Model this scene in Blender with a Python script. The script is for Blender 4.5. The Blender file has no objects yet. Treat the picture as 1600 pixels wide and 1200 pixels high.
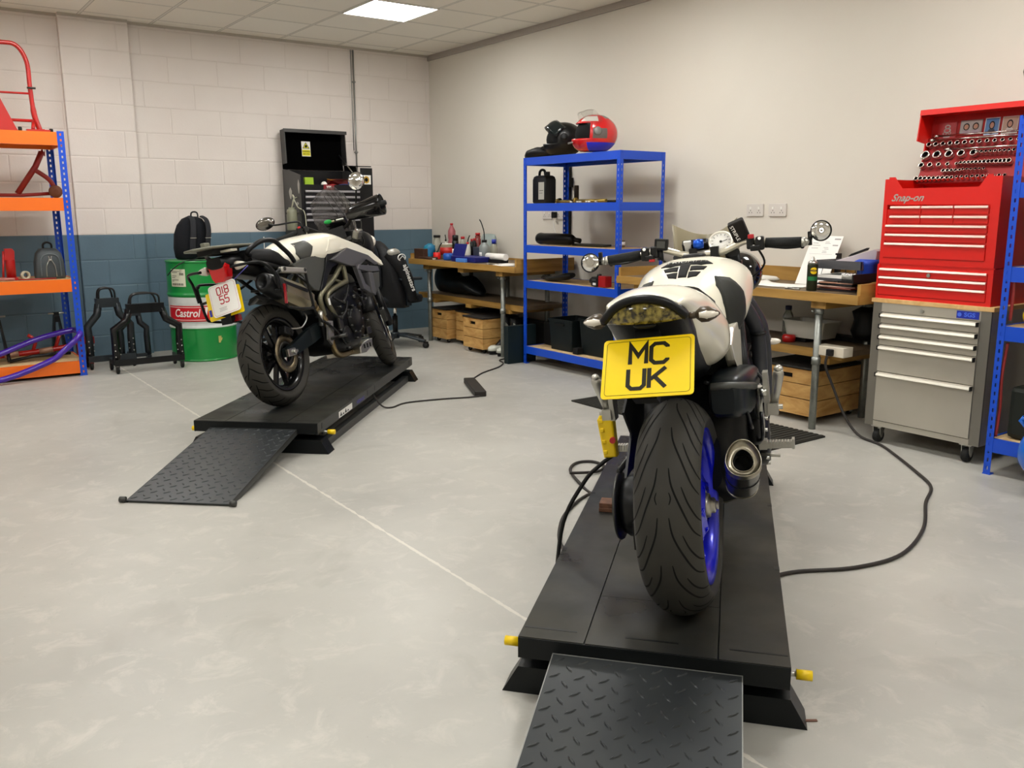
import bpy, bmesh, math, random
from math import sin, cos, pi, radians, sqrt, atan2, tan
from mathutils import Vector, Matrix
from mathutils.bvhtree import BVHTree

# ------------------------------------------------------------ camera, view
S = bpy.context.scene
COL = S.collection
cam_d = bpy.data.cameras.new('camera')
cam = bpy.data.objects.new('camera', cam_d); COL.objects.link(cam); S.camera = cam
FPX = 1368.0
cam_d.sensor_fit = 'HORIZONTAL'; cam_d.sensor_width = 36.0
cam_d.lens = 36.0 * FPX / 1600.0
cam_d.clip_start = 0.05; cam_d.clip_end = 100
YAW, PITCH, ROLL = radians(35.62), radians(11.17), radians(-0.18)
_d = Vector((sin(YAW)*cos(PITCH), cos(YAW)*cos(PITCH), -sin(PITCH)))
_r = Vector((cos(YAW), -sin(YAW), 0)); _u = _r.cross(_d)
_r2 = _r*cos(ROLL) + _u*sin(ROLL); _u2 = -_r*sin(ROLL) + _u*cos(ROLL)
_m = Matrix((_r2, _u2, -_d)).transposed().to_4x4(); _m.translation = Vector((-5.079, -8.621, 1.293))
cam.matrix_world = _m
S.view_settings.view_transform = 'Standard'; S.view_settings.look = 'None'
S.view_settings.gamma = 1.0; S.view_settings.use_curve_mapping = False
S.view_settings.exposure = 0.0
# world: a faint neutral fill outside the closed room
W = bpy.data.worlds.new('world'); S.world = W; W.use_nodes = True
W.node_tree.nodes['Background'].inputs[0].default_value = (0.8, 0.85, 0.9, 1)
W.node_tree.nodes['Background'].inputs[1].default_value = 0.3
LIGHT_STRENGTH = 31.5
LIGHT_COLOR = (1.0, 0.985, 0.95)
H = 2.94            # ceiling height
PANELS = [(x, y) for x in (-1.370, -3.770, -6.770) for y in (-1.713, -4.113, -6.513, -8.913)]

# ------------------------------------------------------------ materials
def lin(h):
    h = h.lstrip('#'); v = [int(h[i:i+2], 16)/255 for i in (0, 2, 4)]
    return tuple([(c/12.92 if c <= .04045 else ((c+.055)/1.055)**2.4) for c in v]) + (1,)
_mc = {}
def mat(name, color, rough=.5, metal=0., noise=None, bump=None, coat=0., trans=0., alpha=1., emit=None, ior=None, scratch=None):
    """noise=(scale, amount, color2)  bump=(scale, strength)"""
    if name in _mc: return _mc[name]
    m = bpy.data.materials.new(name); m.use_nodes = True; _mc[name] = m
    nt = m.node_tree; N = nt.nodes; L = nt.links; b = N['Principled BSDF']
    c = lin(color) if isinstance(color, str) else color
    b.inputs['Base Color'].default_value = c
    b.inputs['Roughness'].default_value = rough; b.inputs['Metallic'].default_value = metal
    if max(c[:3]) < .03 and metal < .5: b.inputs['Specular IOR Level'].default_value = .28
    b.inputs['Coat Weight'].default_value = coat; b.inputs['Coat Roughness'].default_value = .06
    b.inputs['Transmission Weight'].default_value = trans
    b.inputs['Alpha'].default_value = alpha
    if ior: b.inputs['IOR'].default_value = ior
    if emit:
        b.inputs['Emission Color'].default_value = c; b.inputs['Emission Strength'].default_value = emit
    tc = None
    if noise or bump:
        tc = N.new('ShaderNodeTexCoord')
    if noise:
        n = N.new('ShaderNodeTexNoise'); n.inputs['Scale'].default_value = noise[0]; n.inputs['Detail'].default_value = 6
        L.new(tc.outputs['Object'], n.inputs['Vector'])
        r = N.new('ShaderNodeValToRGB'); r.color_ramp.elements[0].position = .5-noise[1]*.5; r.color_ramp.elements[1].position = .5+noise[1]*.5
        c2 = lin(noise[2]) if isinstance(noise[2], str) else noise[2]
        r.color_ramp.elements[0].color = c; r.color_ramp.elements[1].color = c2
        L.new(n.outputs['Fac'], r.inputs['Fac']); L.new(r.outputs['Color'], b.inputs['Base Color'])
    if bump:
        n = N.new('ShaderNodeTexNoise'); n.inputs['Scale'].default_value = bump[0]; n.inputs['Detail'].default_value = 3
        L.new(tc.outputs['Object'], n.inputs['Vector'])
        u = N.new('ShaderNodeBump'); u.inputs['Strength'].default_value = bump[1]; u.inputs['Distance'].default_value = .004
        L.new(n.outputs['Fac'], u.inputs['Height']); L.new(u.outputs['Normal'], b.inputs['Normal'])
    return m

def wood_mat(name, c1, c2, scale=(1, 1, 1), rough=.55, grain=9.):
    if name in _mc: return _mc[name]
    m = bpy.data.materials.new(name); m.use_nodes = True; _mc[name] = m
    nt = m.node_tree; N = nt.nodes; L = nt.links; b = N['Principled BSDF']
    tc = N.new('ShaderNodeTexCoord'); mp = N.new('ShaderNodeMapping'); mp.inputs['Scale'].default_value = scale
    L.new(tc.outputs['Object'], mp.inputs['Vector'])
    n = N.new('ShaderNodeTexNoise'); n.inputs['Scale'].default_value = grain; n.inputs['Detail'].default_value = 8; n.inputs['Distortion'].default_value = 1.2
    L.new(mp.outputs['Vector'], n.inputs['Vector'])
    r = N.new('ShaderNodeValToRGB'); r.color_ramp.elements[0].position = .32; r.color_ramp.elements[1].position = .68
    r.color_ramp.elements[0].color = lin(c1); r.color_ramp.elements[1].color = lin(c2)
    L.new(n.outputs['Fac'], r.inputs['Fac']); L.new(r.outputs['Color'], b.inputs['Base Color'])
    b.inputs['Roughness'].default_value = rough
    u = N.new('ShaderNodeBump'); u.inputs['Strength'].default_value = .15; u.inputs['Distance'].default_value = .003
    L.new(n.outputs['Fac'], u.inputs['Height']); L.new(u.outputs['Normal'], b.inputs['Normal'])
    return m

M_black = mat('black_plastic', '#141414', .45, bump=(60, .1))
M_blackgloss = mat('black_gloss', '#0a0a0b', .12, coat=.5)
M_rubber = mat('rubber', '#1b1b1a', .75)
M_steel = mat('steel', '#b9b9b4', .28, 1.)
M_dsteel = mat('dark_steel', '#4a4a48', .4, .9)
M_chrome = mat('chrome', '#e6e6e4', .06, 1.)
M_alu = mat('cast_aluminium', '#b8b6ae', .38, .9)
M_white = mat('white_plastic', '#e8e6e0', .4)
M_paper = mat('paper', '#efece6', .8)
M_red = mat('red_paint', '#b01414', .3, coat=.3)
M_yellow = mat('yellow_plastic', '#e8c400', .45)

# ------------------------------------------------------------ geometry
def V(*a): return Vector(a)
class MB:
    """collects shapes into one mesh; i = material slot"""
    def __init__(s): s.bm = bmesh.new()
    def _tag(s, faces, i, sm):
        for f in faces: f.material_index = i; f.smooth = sm
    def box(s, x0, x1, y0, y1, z0, z1, i=0, mt=None, bev=0.):
        if x0 > x1: x0, x1 = x1, x0
        if y0 > y1: y0, y1 = y1, y0
        if z0 > z1: z0, z1 = z1, z0
        P = [(x0,y0,z0),(x1,y0,z0),(x1,y1,z0),(x0,y1,z0),(x0,y0,z1),(x1,y0,z1),(x1,y1,z1),(x0,y1,z1)]
        if mt: P = [mt @ Vector(p) for p in P]
        v = [s.bm.verts.new(p) for p in P]
        fs = [s.bm.faces.new([v[k] for k in f]) for f in ((0,3,2,1),(4,5,6,7),(0,1,5,4),(1,2,6,5),(2,3,7,6),(3,0,4,7))]
        s._tag(fs, i, False)
        if bev:
            es = list({e for f in fs for e in f.edges})
            r = bmesh.ops.bevel(s.bm, geom=es, offset=bev, segments=2, profile=.5, affect='EDGES')
            s._tag(r['faces'], i, False)
        return s
    def obox(s, c, size, rot=None, i=0, bev=0.):
        m = Matrix.Translation(c)
        if rot is not None: m = m @ (rot if isinstance(rot, Matrix) else Matrix.Rotation(rot, 4, 'Z')).to_4x4()
        a, b, d = size
        return s.box(-a/2, a/2, -b/2, b/2, -d/2, d/2, i, m, bev)
    def ring(s, pts): return [s.bm.verts.new(p) for p in pts]
    def loft(s, rings, i=0, sm=True, caps=True, closed=True, loop=False):
        R = [s.ring(r) for r in rings]; n = len(R[0]); fs = []
        pairs = list(zip(R[:-1], R[1:])) + ([(R[-1], R[0])] if loop else [])
        for a, b in pairs:
            for k in range(n if closed else n-1):
                k2 = (k+1) % n
                try: fs.append(s.bm.faces.new((a[k], a[k2], b[k2], b[k])))
                except ValueError: pass
        s._tag(fs, i, sm)
        if caps and not loop and closed:
            c = []
            for r, rev in ((R[0], True), (R[-1], False)):
                try: c.append(s.bm.faces.new(r[::-1] if rev else r))
                except ValueError: pass
            s._tag(c, i, False)
        return R
    def tube(s, pts, r, n=10, i=0, caps=True, closed=False, flat=1.):
        pts = [Vector(p) for p in pts]; m = len(pts)
        rr = r if isinstance(r, (list, tuple)) else [r]*m
        T = []
        for k in range(m):
            if closed: t = pts[(k+1) % m]-pts[k-1]
            else: t = pts[min(k+1, m-1)]-pts[max(k-1, 0)]
            T.append(t.normalized() if t.length > 1e-9 else Vector((0, 0, 1)))
        up = Vector((0, 0, 1)) if abs(T[0].z) < .9 else Vector((1, 0, 0))
        a = T[0].cross(up).normalized(); rings = []
        for k in range(m):
            a = (a - T[k]*a.dot(T[k]))
            a = a.normalized() if a.length > 1e-6 else T[k].orthogonal().normalized()
            b = T[k].cross(a)
            rings.append([pts[k] + a*cos(2*pi*j/n)*rr[k] + b*sin(2*pi*j/n)*rr[k]*flat for j in range(n)])
        s.loft(rings, i, True, caps, True, closed); return s
    def cyl(s, p0, p1, r0, r1=None, n=24, i=0, sm=True):
        p0, p1 = Vector(p0), Vector(p1); r1 = r0 if r1 is None else r1
        t = (p1-p0).normalized(); a = t.orthogonal().normalized(); b = t.cross(a)
        s.loft([[p + a*cos(2*pi*j/n)*r + b*sin(2*pi*j/n)*r for j in range(n)] for p, r in ((p0, r0), (p1, r1))], i, sm)
        return s
    def lathe(s, prof, c=(0,0,0), axis='Z', n=40, i=0, loop=False, caps=True, idx=None):
        """prof: list of (radius, height) along axis"""
        c = Vector(c); ax = {'X': (V(1,0,0), V(0,1,0), V(0,0,1)), 'Y': (V(0,1,0), V(0,0,1), V(1,0,0)), 'Z': (V(0,0,1), V(1,0,0), V(0,1,0))}[axis] if isinstance(axis, str) else (axis.normalized(), axis.orthogonal().normalized(), axis.normalized().cross(axis.orthogonal().normalized()))
        R = []
        for r, h in prof: R.append([c + ax[0]*h + ax[1]*cos(2*pi*j/n)*r + ax[2]*sin(2*pi*j/n)*r for j in range(n)])
        s.loft(R, i, True, caps and not loop, True, loop); return s
    def prism(s, poly, d0, d1, plane='XZ', i=0, mt=None, bev=0., sm=False):
        """extrude 2-D polygon between d0 and d1 along the remaining axis"""
        f = {'XZ': lambda p, d: V(p[0], d, p[1]), 'XY': lambda p, d: V(p[0], p[1], d), 'YZ': lambda p, d: V(d, p[0], p[1])}[plane]
        a = [f(p, d0) for p in poly]; b = [f(p, d1) for p in poly]
        if mt: a = [mt @ p for p in a]; b = [mt @ p for p in b]
        A, B = s.ring(a), s.ring(b); n = len(A); fs = []
        for k in range(n): fs.append(s.bm.faces.new((A[k], A[(k+1)%n], B[(k+1)%n], B[k])))
        s._tag(fs, i, sm)
        caps = [s.bm.faces.new(A[::-1]), s.bm.faces.new(B)]
        s._tag(caps, i, False); fs += caps
        if bev:
            es = list({e for f_ in caps for e in f_.edges})
            r = bmesh.ops.bevel(s.bm, geom=es, offset=bev, segments=2, profile=.5, affect='EDGES'); s._tag(r['faces'], i, False)
        return s
    def sphere(s, c, r, i=0, n=16, m=10, sc=(1,1,1)):
        c = Vector(c); rings = []
        for k in range(1, m):
            a = pi*k/m - pi/2
            rings.append([c + V(cos(2*pi*j/n)*cos(a)*r*sc[0], sin(2*pi*j/n)*cos(a)*r*sc[1], sin(a)*r*sc[2]) for j in range(n)])
        R = s.loft(rings, i, True, False)
        for ring, z, rev in ((R[0], -1, True), (R[-1], 1, False)):
            p = s.bm.verts.new(c + V(0, 0, z*r*sc[2])); fs = []
            for k in range(n):
                q = (ring[k], ring[(k+1)%n], p); fs.append(s.bm.faces.new(q[::-1] if rev else q))
            s._tag(fs, i, True)
        return s
    def quad(s, pts, i=0):
        f = s.bm.faces.new(s.ring([Vector(p) for p in pts])); s._tag([f], i, False); return s
    def xform(s, m, since=0):
        s.bm.verts.ensure_lookup_table()
        for v in s.bm.verts[since:]: v.co = m @ v.co
        return s
    def build(s, name, mats, parent=None, sub=0, bevel=0., solid=0.):
        bmesh.ops.recalc_face_normals(s.bm, faces=s.bm.faces)
        me = bpy.data.meshes.new(name); s.bm.to_mesh(me); s.bm.free()
        for m in (mats if isinstance(mats, (list, tuple)) else [mats]): me.materials.append(m)
        o = bpy.data.objects.new(name, me); COL.objects.link(o)
        if parent is not None: o.parent = parent
        if solid:
            md = o.modifiers.new('solid', 'SOLIDIFY'); md.thickness = solid; md.offset = 0
        if bevel:
            md = o.modifiers.new('bevel', 'BEVEL'); md.width = bevel; md.segments = 2; md.limit_method = 'ANGLE'; md.angle_limit = radians(40)
        if sub:
            md = o.modifiers.new('sub', 'SUBSURF'); md.levels = sub; md.render_levels = sub
        return o

def tag(o, label=None, cat=None, group=None, kind=None):
    if label: o['label'] = label
    if cat: o['category'] = cat
    if group: o['group'] = group
    if kind: o['kind'] = kind
    return o
def thing(name, label, cat, loc=(0,0,0), rz=0., group=None, rot=None):
    o = bpy.data.objects.new(name, None); COL.objects.link(o); o.empty_display_size = .1
    o.location = loc; o.rotation_euler = rot if rot else (0, 0, rz)
    return tag(o, label, cat, group)
def single(mb, name, mats, label, cat, loc=None, rz=0., group=None, rot=None, **k):
    o = mb.build(name, mats, None, **k)
    if loc: o.location = loc
    o.rotation_euler = rot if rot else (0, 0, rz)
    return tag(o, label, cat, group)
def struct(mb, name, mats, parent=None, label=None):
    o = mb.build(name, mats, parent)
    if parent is None: o['kind'] = 'structure'
    if label: o['label'] = label
    return o
def dup(root, loc=None, rz=None, label=None, scale=None):
    r = root.copy(); COL.objects.link(r)
    if loc is not None: r.location = loc
    if rz is not None: r.rotation_euler = (0, 0, rz)
    if label: r['label'] = label
    if scale: r.scale = scale
    for ch in list(root.children):
        c = ch.copy(); COL.objects.link(c); c.parent = r
        for g in list(ch.children):
            d = g.copy(); COL.objects.link(d); d.parent = c
    return r
def smooth_path(pts, n=6, closed=False):
    P = [Vector(p) for p in pts]; out = []; m = len(P)
    rng = range(m) if closed else range(m-1)
    for k in rng:
        p0 = P[(k-1) % m] if closed or k > 0 else P[0]; p1 = P[k]; p2 = P[(k+1) % m]; p3 = P[(k+2) % m] if closed or k+2 < m else P[-1]
        for j in range(n):
            t = j/n
            out.append(.5*((2*p1) + (-p0+p2)*t + (2*p0-5*p1+4*p2-p3)*t*t + (-p0+3*p1-3*p2+p3)*t**3))
    if not closed: out.append(P[-1])
    return out
def rrect(x0, x1, y0, y1, r, n=4):
    out = []
    for cx, cy, a in ((x1-r, y1-r, 0), (x0+r, y1-r, 90), (x0+r, y0+r, 180), (x1-r, y0+r, 270)):
        for k in range(n+1):
            t = radians(a + 90*k/n); out.append((cx + r*cos(t), cy + r*sin(t)))
    return out
def text_mesh(txt, size, ext=.0006, shear=0., width=1., bold=0., align='CENTER'):
    """font text turned into a mesh in the XY plane"""
    cu = bpy.data.curves.new('txt', 'FONT'); cu.body = txt; cu.size = size; cu.extrude = ext; cu.shear = shear
    cu.align_x = align; cu.align_y = 'CENTER'; cu.offset = bold; cu.resolution_u = 3
    o = bpy.data.objects.new('txt', cu); COL.objects.link(o)
    dg = bpy.context.evaluated_depsgraph_get(); me = bpy.data.meshes.new_from_object(o.evaluated_get(dg))
    bpy.data.objects.remove(o); bpy.data.curves.remove(cu)
    for v in me.vertices: v.co.x *= width
    return me
def add_text(mb, txt, size, mt, i=0, **k):
    me = text_mesh(txt, size, **k); n0 = len(mb.bm.verts); f0 = len(mb.bm.faces)
    mb.bm.from_mesh(me); mb.bm.verts.ensure_lookup_table(); mb.bm.faces.ensure_lookup_table()
    for v in mb.bm.verts[n0:]: v.co = mt @ v.co
    for f in mb.bm.faces[f0:]: f.material_index = i; f.smooth = False
    bpy.data.meshes.remove(me); return mb
def frame_mt(o, x, y):
    """matrix with local X along x, local Y along y, at o"""
    x = Vector(x).normalized(); z = x.cross(Vector(y)).normalized(); y = z.cross(x)
    m = Matrix((x, y, z)).transposed().to_4x4(); m.translation = Vector(o); return m
# ============================================================ the room
def floor_mat():
    m = bpy.data.materials.new('painted_concrete'); m.use_nodes = True
    N = m.node_tree.nodes; L = m.node_tree.links; b = N['Principled BSDF']
    tc = N.new('ShaderNodeTexCoord')
    def noise(sc, det, rough=.6, dist=0., vec=None, stretch=None):
        n = N.new('ShaderNodeTexNoise'); n.inputs['Scale'].default_value = sc; n.inputs['Detail'].default_value = det
        n.inputs['Roughness'].default_value = rough; n.inputs['Distortion'].default_value = dist
        if stretch:
            mp = N.new('ShaderNodeMapping'); mp.inputs['Scale'].default_value = stretch; mp.inputs['Rotation'].default_value = (0, 0, .6)
            L.new(tc.outputs['Object'], mp.inputs['Vector']); L.new(mp.outputs['Vector'], n.inputs['Vector'])
        else: L.new(tc.outputs['Object'], n.inputs['Vector'])
        return n.outputs['Fac']
    def ramp(fac, p0, c0, p1, c1):
        r = N.new('ShaderNodeValToRGB'); r.color_ramp.elements[0].position = p0; r.color_ramp.elements[1].position = p1
        r.color_ramp.elements[0].color = c0; r.color_ramp.elements[1].color = c1; L.new(fac, r.inputs['Fac']); return r.outputs['Color']
    def mix(t, fac, a, c):
        x = N.new('ShaderNodeMixRGB'); x.blend_type = t
        if isinstance(fac, float): x.inputs[0].default_value = fac
        else: L.new(fac, x.inputs[0])
        L.new(a, x.inputs[1])
        if isinstance(c, tuple): x.inputs[2].default_value = c
        else: L.new(c, x.inputs[2])
        return x.outputs[0]
    base = ramp(noise(.9, 8, .62), .3, lin('#9d9b94'), .7, lin('#b2b0a8'))
    base = mix('MIX', ramp(noise(7, 10, .7, .6), .52, (0,0,0,1), .66, (.5,.5,.5,1)), base, lin('#bfbbb2'))
    # scuffs: small dark scratches
    base = mix('MIX', ramp(noise(16, 6, .75, 1.5, stretch=(1, 3.2, 1)), .66, (0,0,0,1), .73, (.75,.75,.75,1)), base, lin('#85827a'))
    base = mix('MIX', ramp(noise(70, 3, .5), .74, (0,0,0,1), .78, (.6,.6,.6,1)), base, lin('#6f6c64'))
    base = mix('MIX', ramp(noise(3.1, 5, .5, 1.), .6, (0,0,0,1), .72, (.35,.35,.35,1)), base, lin('#949188'))
    # the pale worn joint line at x = -3.52
    sx = N.new('ShaderNodeSeparateXYZ'); L.new(tc.outputs['Object'], sx.inputs[0])
    a = N.new('ShaderNodeMath'); a.operation = 'ADD'; a.inputs[1].default_value = 3.515; L.new(sx.outputs[0], a.inputs[0])
    ab = N.new('ShaderNodeMath'); ab.operation = 'ABSOLUTE'; L.new(a.outputs[0], ab.inputs[0])
    wob = N.new('ShaderNodeMath'); wob.operation = 'MULTIPLY_ADD'; wob.inputs[1].default_value = .03; L.new(noise(12, 4), wob.inputs[0]); L.new(ab.outputs[0], wob.inputs[2])
    lt = N.new('ShaderNodeMath'); lt.operation = 'LESS_THAN'; lt.inputs[1].default_value = .0215; L.new(wob.outputs[0], lt.inputs[0])
    sc = N.new('ShaderNodeMath'); sc.operation = 'MULTIPLY'; sc.inputs[1].default_value = .75; L.new(lt.outputs[0], sc.inputs[0])
    base = mix('MIX', sc.outputs[0], base, lin('#d2cec2'))
    L.new(base, b.inputs['Base Color'])
    rr = N.new('ShaderNodeMapRange'); rr.inputs[3].default_value = .3; rr.inputs[4].default_value = .5
    L.new(noise(5, 6), rr.inputs[0]); L.new(rr.outputs[0], b.inputs['Roughness'])
    u = N.new('ShaderNodeBump'); u.inputs['Strength'].default_value = .12; u.inputs['Distance'].default_value = .004
    L.new(noise(9, 6), u.inputs['Height']); L.new(u.outputs['Normal'], b.inputs['Normal'])
    return m

def block_mat(name, axis, offx, dado=True, mortar=.0035, colour='#dfd6cf', dark='#c9c0b7'):
    """painted blockwork, 450 x 225 mm; axis = wall direction (0 = x, 1 = y)"""
    m = bpy.data.materials.new(name); m.use_nodes = True
    N = m.node_tree.nodes; L = m.node_tree.links; b = N['Principled BSDF']
    tc = N.new('ShaderNodeTexCoord'); sx = N.new('ShaderNodeSeparateXYZ'); L.new(tc.outputs['Object'], sx.inputs[0])
    cx = N.new('ShaderNodeCombineXYZ')
    ax = N.new('ShaderNodeMath'); ax.operation = 'ADD'; ax.inputs[1].default_value = offx; L.new(sx.outputs[axis], ax.inputs[0])
    az = N.new('ShaderNodeMath'); az.operation = 'ADD'; az.inputs[1].default_value = -1.098 + .225*20; L.new(sx.outputs[2], az.inputs[0])
    L.new(ax.outputs[0], cx.inputs[0]); L.new(az.outputs[0], cx.inputs[1])
    def brick(mo, sm):
        t = N.new('ShaderNodeTexBrick'); t.offset = .5; t.offset_frequency = 2; t.squash = 1
        t.inputs['Scale'].default_value = 1; t.inputs['Brick Width'].default_value = .45; t.inputs['Row Height'].default_value = .225
        t.inputs['Mortar Size'].default_value = mo; t.inputs['Mortar Smooth'].default_value = sm
        L.new(cx.outputs[0], t.inputs['Vector']); return t
    t = brick(mortar, .3); t2 = brick(.010, .9)
    n = N.new('ShaderNodeTexNoise'); n.inputs['Scale'].default_value = 2.2; n.inputs['Detail'].default_value = 6; L.new(tc.outputs['Object'], n.inputs['Vector'])
    def ramp2(c0, c1):
        r = N.new('ShaderNodeValToRGB'); r.color_ramp.elements[0].position = .35; r.color_ramp.elements[1].position = .65
        r.color_ramp.elements[0].color = lin(c0); r.color_ramp.elements[1].color = lin(c1); L.new(n.outputs['Fac'], r.inputs['Fac']); return r.outputs['Color']
    up = ramp2(colour, '#e3dbd4')
    if dado:
        lo = ramp2('#546c7b', '#5b7483')
        lt = N.new('ShaderNodeMath'); lt.operation = 'LESS_THAN'; lt.inputs[1].default_value = 1.098; L.new(sx.outputs[2], lt.inputs[0])
        mx = N.new('ShaderNodeMixRGB'); L.new(lt.outputs[0], mx.inputs[0]); L.new(up, mx.inputs[1]); L.new(lo, mx.inputs[2]); colr = mx.outputs[0]
    else: colr = up
    mu = N.new('ShaderNodeMixRGB'); mu.blend_type = 'MULTIPLY'; L.new(t.outputs['Fac'], mu.inputs[0]); L.new(colr, mu.inputs[1]); mu.inputs[2].default_value = (.93, .92, .91, 1)
    L.new(mu.outputs[0], b.inputs['Base Color']); b.inputs['Roughness'].default_value = .55
    n2 = N.new('ShaderNodeTexNoise'); n2.inputs['Scale'].default_value = 55; n2.inputs['Detail'].default_value = 4; L.new(tc.outputs['Object'], n2.inputs['Vector'])
    u2 = N.new('ShaderNodeBump'); u2.inputs['Strength'].default_value = .18; u2.inputs['Distance'].default_value = .003; L.new(n2.outputs['Fac'], u2.inputs['Height'])
    u = N.new('ShaderNodeBump'); u.inputs['Strength'].default_value = .6; u.inputs['Distance'].default_value = .004; u.invert = True
    L.new(t2.outputs['Fac'], u.inputs['Height']); L.new(u2.outputs['Normal'], u.inputs['Normal']); L.new(u.outputs['Normal'], b.inputs['Normal'])
    return m

def ceiling_mat():
    m = bpy.data.materials.new('suspended_ceiling'); m.use_nodes = True
    N = m.node_tree.nodes; L = m.node_tree.links; b = N['Principled BSDF']
    tc = N.new('ShaderNodeTexCoord'); mp = N.new('ShaderNodeMapping'); mp.inputs['Location'].default_value = (.470+60*.6, .213+60*.6, 0)
    L.new(tc.outputs['Object'], mp.inputs['Vector'])
    t = N.new('ShaderNodeTexBrick'); t.offset = 0; t.squash = 1
    t.inputs['Scale'].default_value = 1; t.inputs['Brick Width'].default_value = .6; t.inputs['Row Height'].default_value = .6
    t.inputs['Mortar Size'].default_value = .011; t.inputs['Mortar Smooth'].default_value = 0
    t.inputs['Color1'].default_value = lin('#f0ece2'); t.inputs['Color2'].default_value = lin('#ece6da'); t.inputs['Mortar'].default_value = lin('#dedad0')
    L.new(mp.outputs[0], t.inputs['Vector'])
    t3 = N.new('ShaderNodeTexBrick'); t3.offset = 0; t3.squash = 1
    t3.inputs['Scale'].default_value = 1; t3.inputs['Brick Width'].default_value = .6; t3.inputs['Row Height'].default_value = .6
    t3.inputs['Mortar Size'].default_value = .0145; t3.inputs['Mortar Smooth'].default_value = 0
    L.new(mp.outputs[0], t3.inputs['Vector'])
    sub = N.new('ShaderNodeMath'); sub.operation = 'SUBTRACT'; L.new(t3.outputs['Fac'], sub.inputs[0]); L.new(t.outputs['Fac'], sub.inputs[1])
    mx = N.new('ShaderNodeMixRGB'); L.new(sub.outputs[0], mx.inputs[0]); L.new(t.outputs['Color'], mx.inputs[1]); mx.inputs[2].default_value = lin('#8d877a')
    L.new(mx.outputs[0], b.inputs['Base Color']); b.inputs['Roughness'].default_value = .9
    n2 = N.new('ShaderNodeTexNoise'); n2.inputs['Scale'].default_value = 120; L.new(tc.outputs['Object'], n2.inputs['Vector'])
    u = N.new('ShaderNodeBump'); u.inputs['Strength'].default_value = .2; u.inputs['Distance'].default_value = .002; L.new(n2.outputs['Fac'], u.inputs['Height'])
    L.new(u.outputs['Normal'], b.inputs['Normal'])
    return m

XL, YB = -9.2, -11.0
f = MB(); f.box(XL-.1, .1, YB-.1, .1, -.1, 0); struct(f, 'floor', floor_mat(), label='painted pale grey concrete workshop floor')
f = MB(); f.box(XL-.1, .1, YB-.1, .1, H, H+.1); struct(f, 'ceiling', ceiling_mat(), label='suspended tile ceiling')
wl = MB(); wl.box(XL, 0, 0, .12, 0, H)
m_block = block_mat('painted_blockwork', 0, 2.747 + .45*20 - .225)
struct(wl, 'wall_left', m_block, label='painted blockwork wall with slate blue lower band')
wp = MB(); wp.box(-3.63, -3.08, -.07, 0, 0, H)
struct(wp, 'trim_1', block_mat('pilaster_blockwork', 0, 3.63 + .45*20), label='shallow painted blockwork pilaster')
m_plaster = mat('painted_plaster', '#d4cec2', .6, noise=(1.3, .6, '#d8d2c7'), bump=(30, .06))
wr = MB(); wr.box(0, .12, YB, .12, 0, H); struct(wr, 'wall_right', m_plaster, label='plain cream plastered wall')
wb = MB(); wb.box(XL, 0, YB-.12, YB, 0, H); struct(wb, 'wall_back', m_plaster)
wf = MB(); wf.box(XL-.12, XL, YB, .12, 0, H); struct(wf, 'wall_front', m_plaster)
tr = MB(); tr.box(-.018, 0, YB, 0, H-.055, H); struct(tr, 'trim_2', mat('trim_shadow_grey', '#a8a098', .6), label='grey edge trim under the ceiling, its shadow in the colour')  # the grey takes in the shadow of the edge angle
tr = MB(); tr.box(XL, 0, -.018, 0, H-.022, H); tr.box(-3.63, -3.08, -.088, -.07, H-.022, H); struct(tr, 'trim_3', mat('pale_trim', '#b9b2a6', .6))

# recessed ceiling lights
M_lamp = mat('lamp_diffuser', (1, .97, .92, 1), .4)
_b = M_lamp.node_tree.nodes['Principled BSDF']; _b.inputs['Emission Color'].default_value = (*LIGHT_COLOR, 1); _b.inputs['Emission Strength'].default_value = LIGHT_STRENGTH
lab = ['bright square LED panel set in the tiled ceiling', ]
proto = None
for k, (x, y) in enumerate(PANELS):
    if proto is None:
        t = thing('ceiling_light', lab[0], 'ceiling light', (x, y, H), group=None)
        d = MB(); d.box(-.288, .288, -.288, .288, -.006, -.003); d.build('diffuser', M_lamp, t)
        fr = MB()
        for a in (-1, 1):
            fr.box(-.299, .299, a*.299, a*.287, -.010, .0); fr.box(a*.299, a*.287, -.287, .287, -.010, .0)
        fr.build('frame', M_white, t); proto = t
    else:
        dup(proto, (x, y, H), 0, 'square LED panel in the ceiling nearer the camera, out of the picture')['group'] = 'ceiling lights behind the camera'

# conduit on the left wall
c = MB(); c.tube([(-.90, -.014, H-.03), (-.90, -.014, 1.2)], .0085, 10); 
for z in (2.6, 1.9): c.box(-.918, -.882, -.022, 0, z-.006, z+.006); c.cyl((-.90,-.014,z-.012),(-.90,-.014,z+.012),.0125,n=12)
c.tube([(-.925, -.010, H-.03), (-.925, -.010, 1.92)], .0045, 8)
single(c, 'conduit_pipe', mat('galvanised', '#9b9b97', .4, .7), 'thin galvanised conduit pipe running down the block wall behind the black tool chest', 'pipe')
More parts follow.
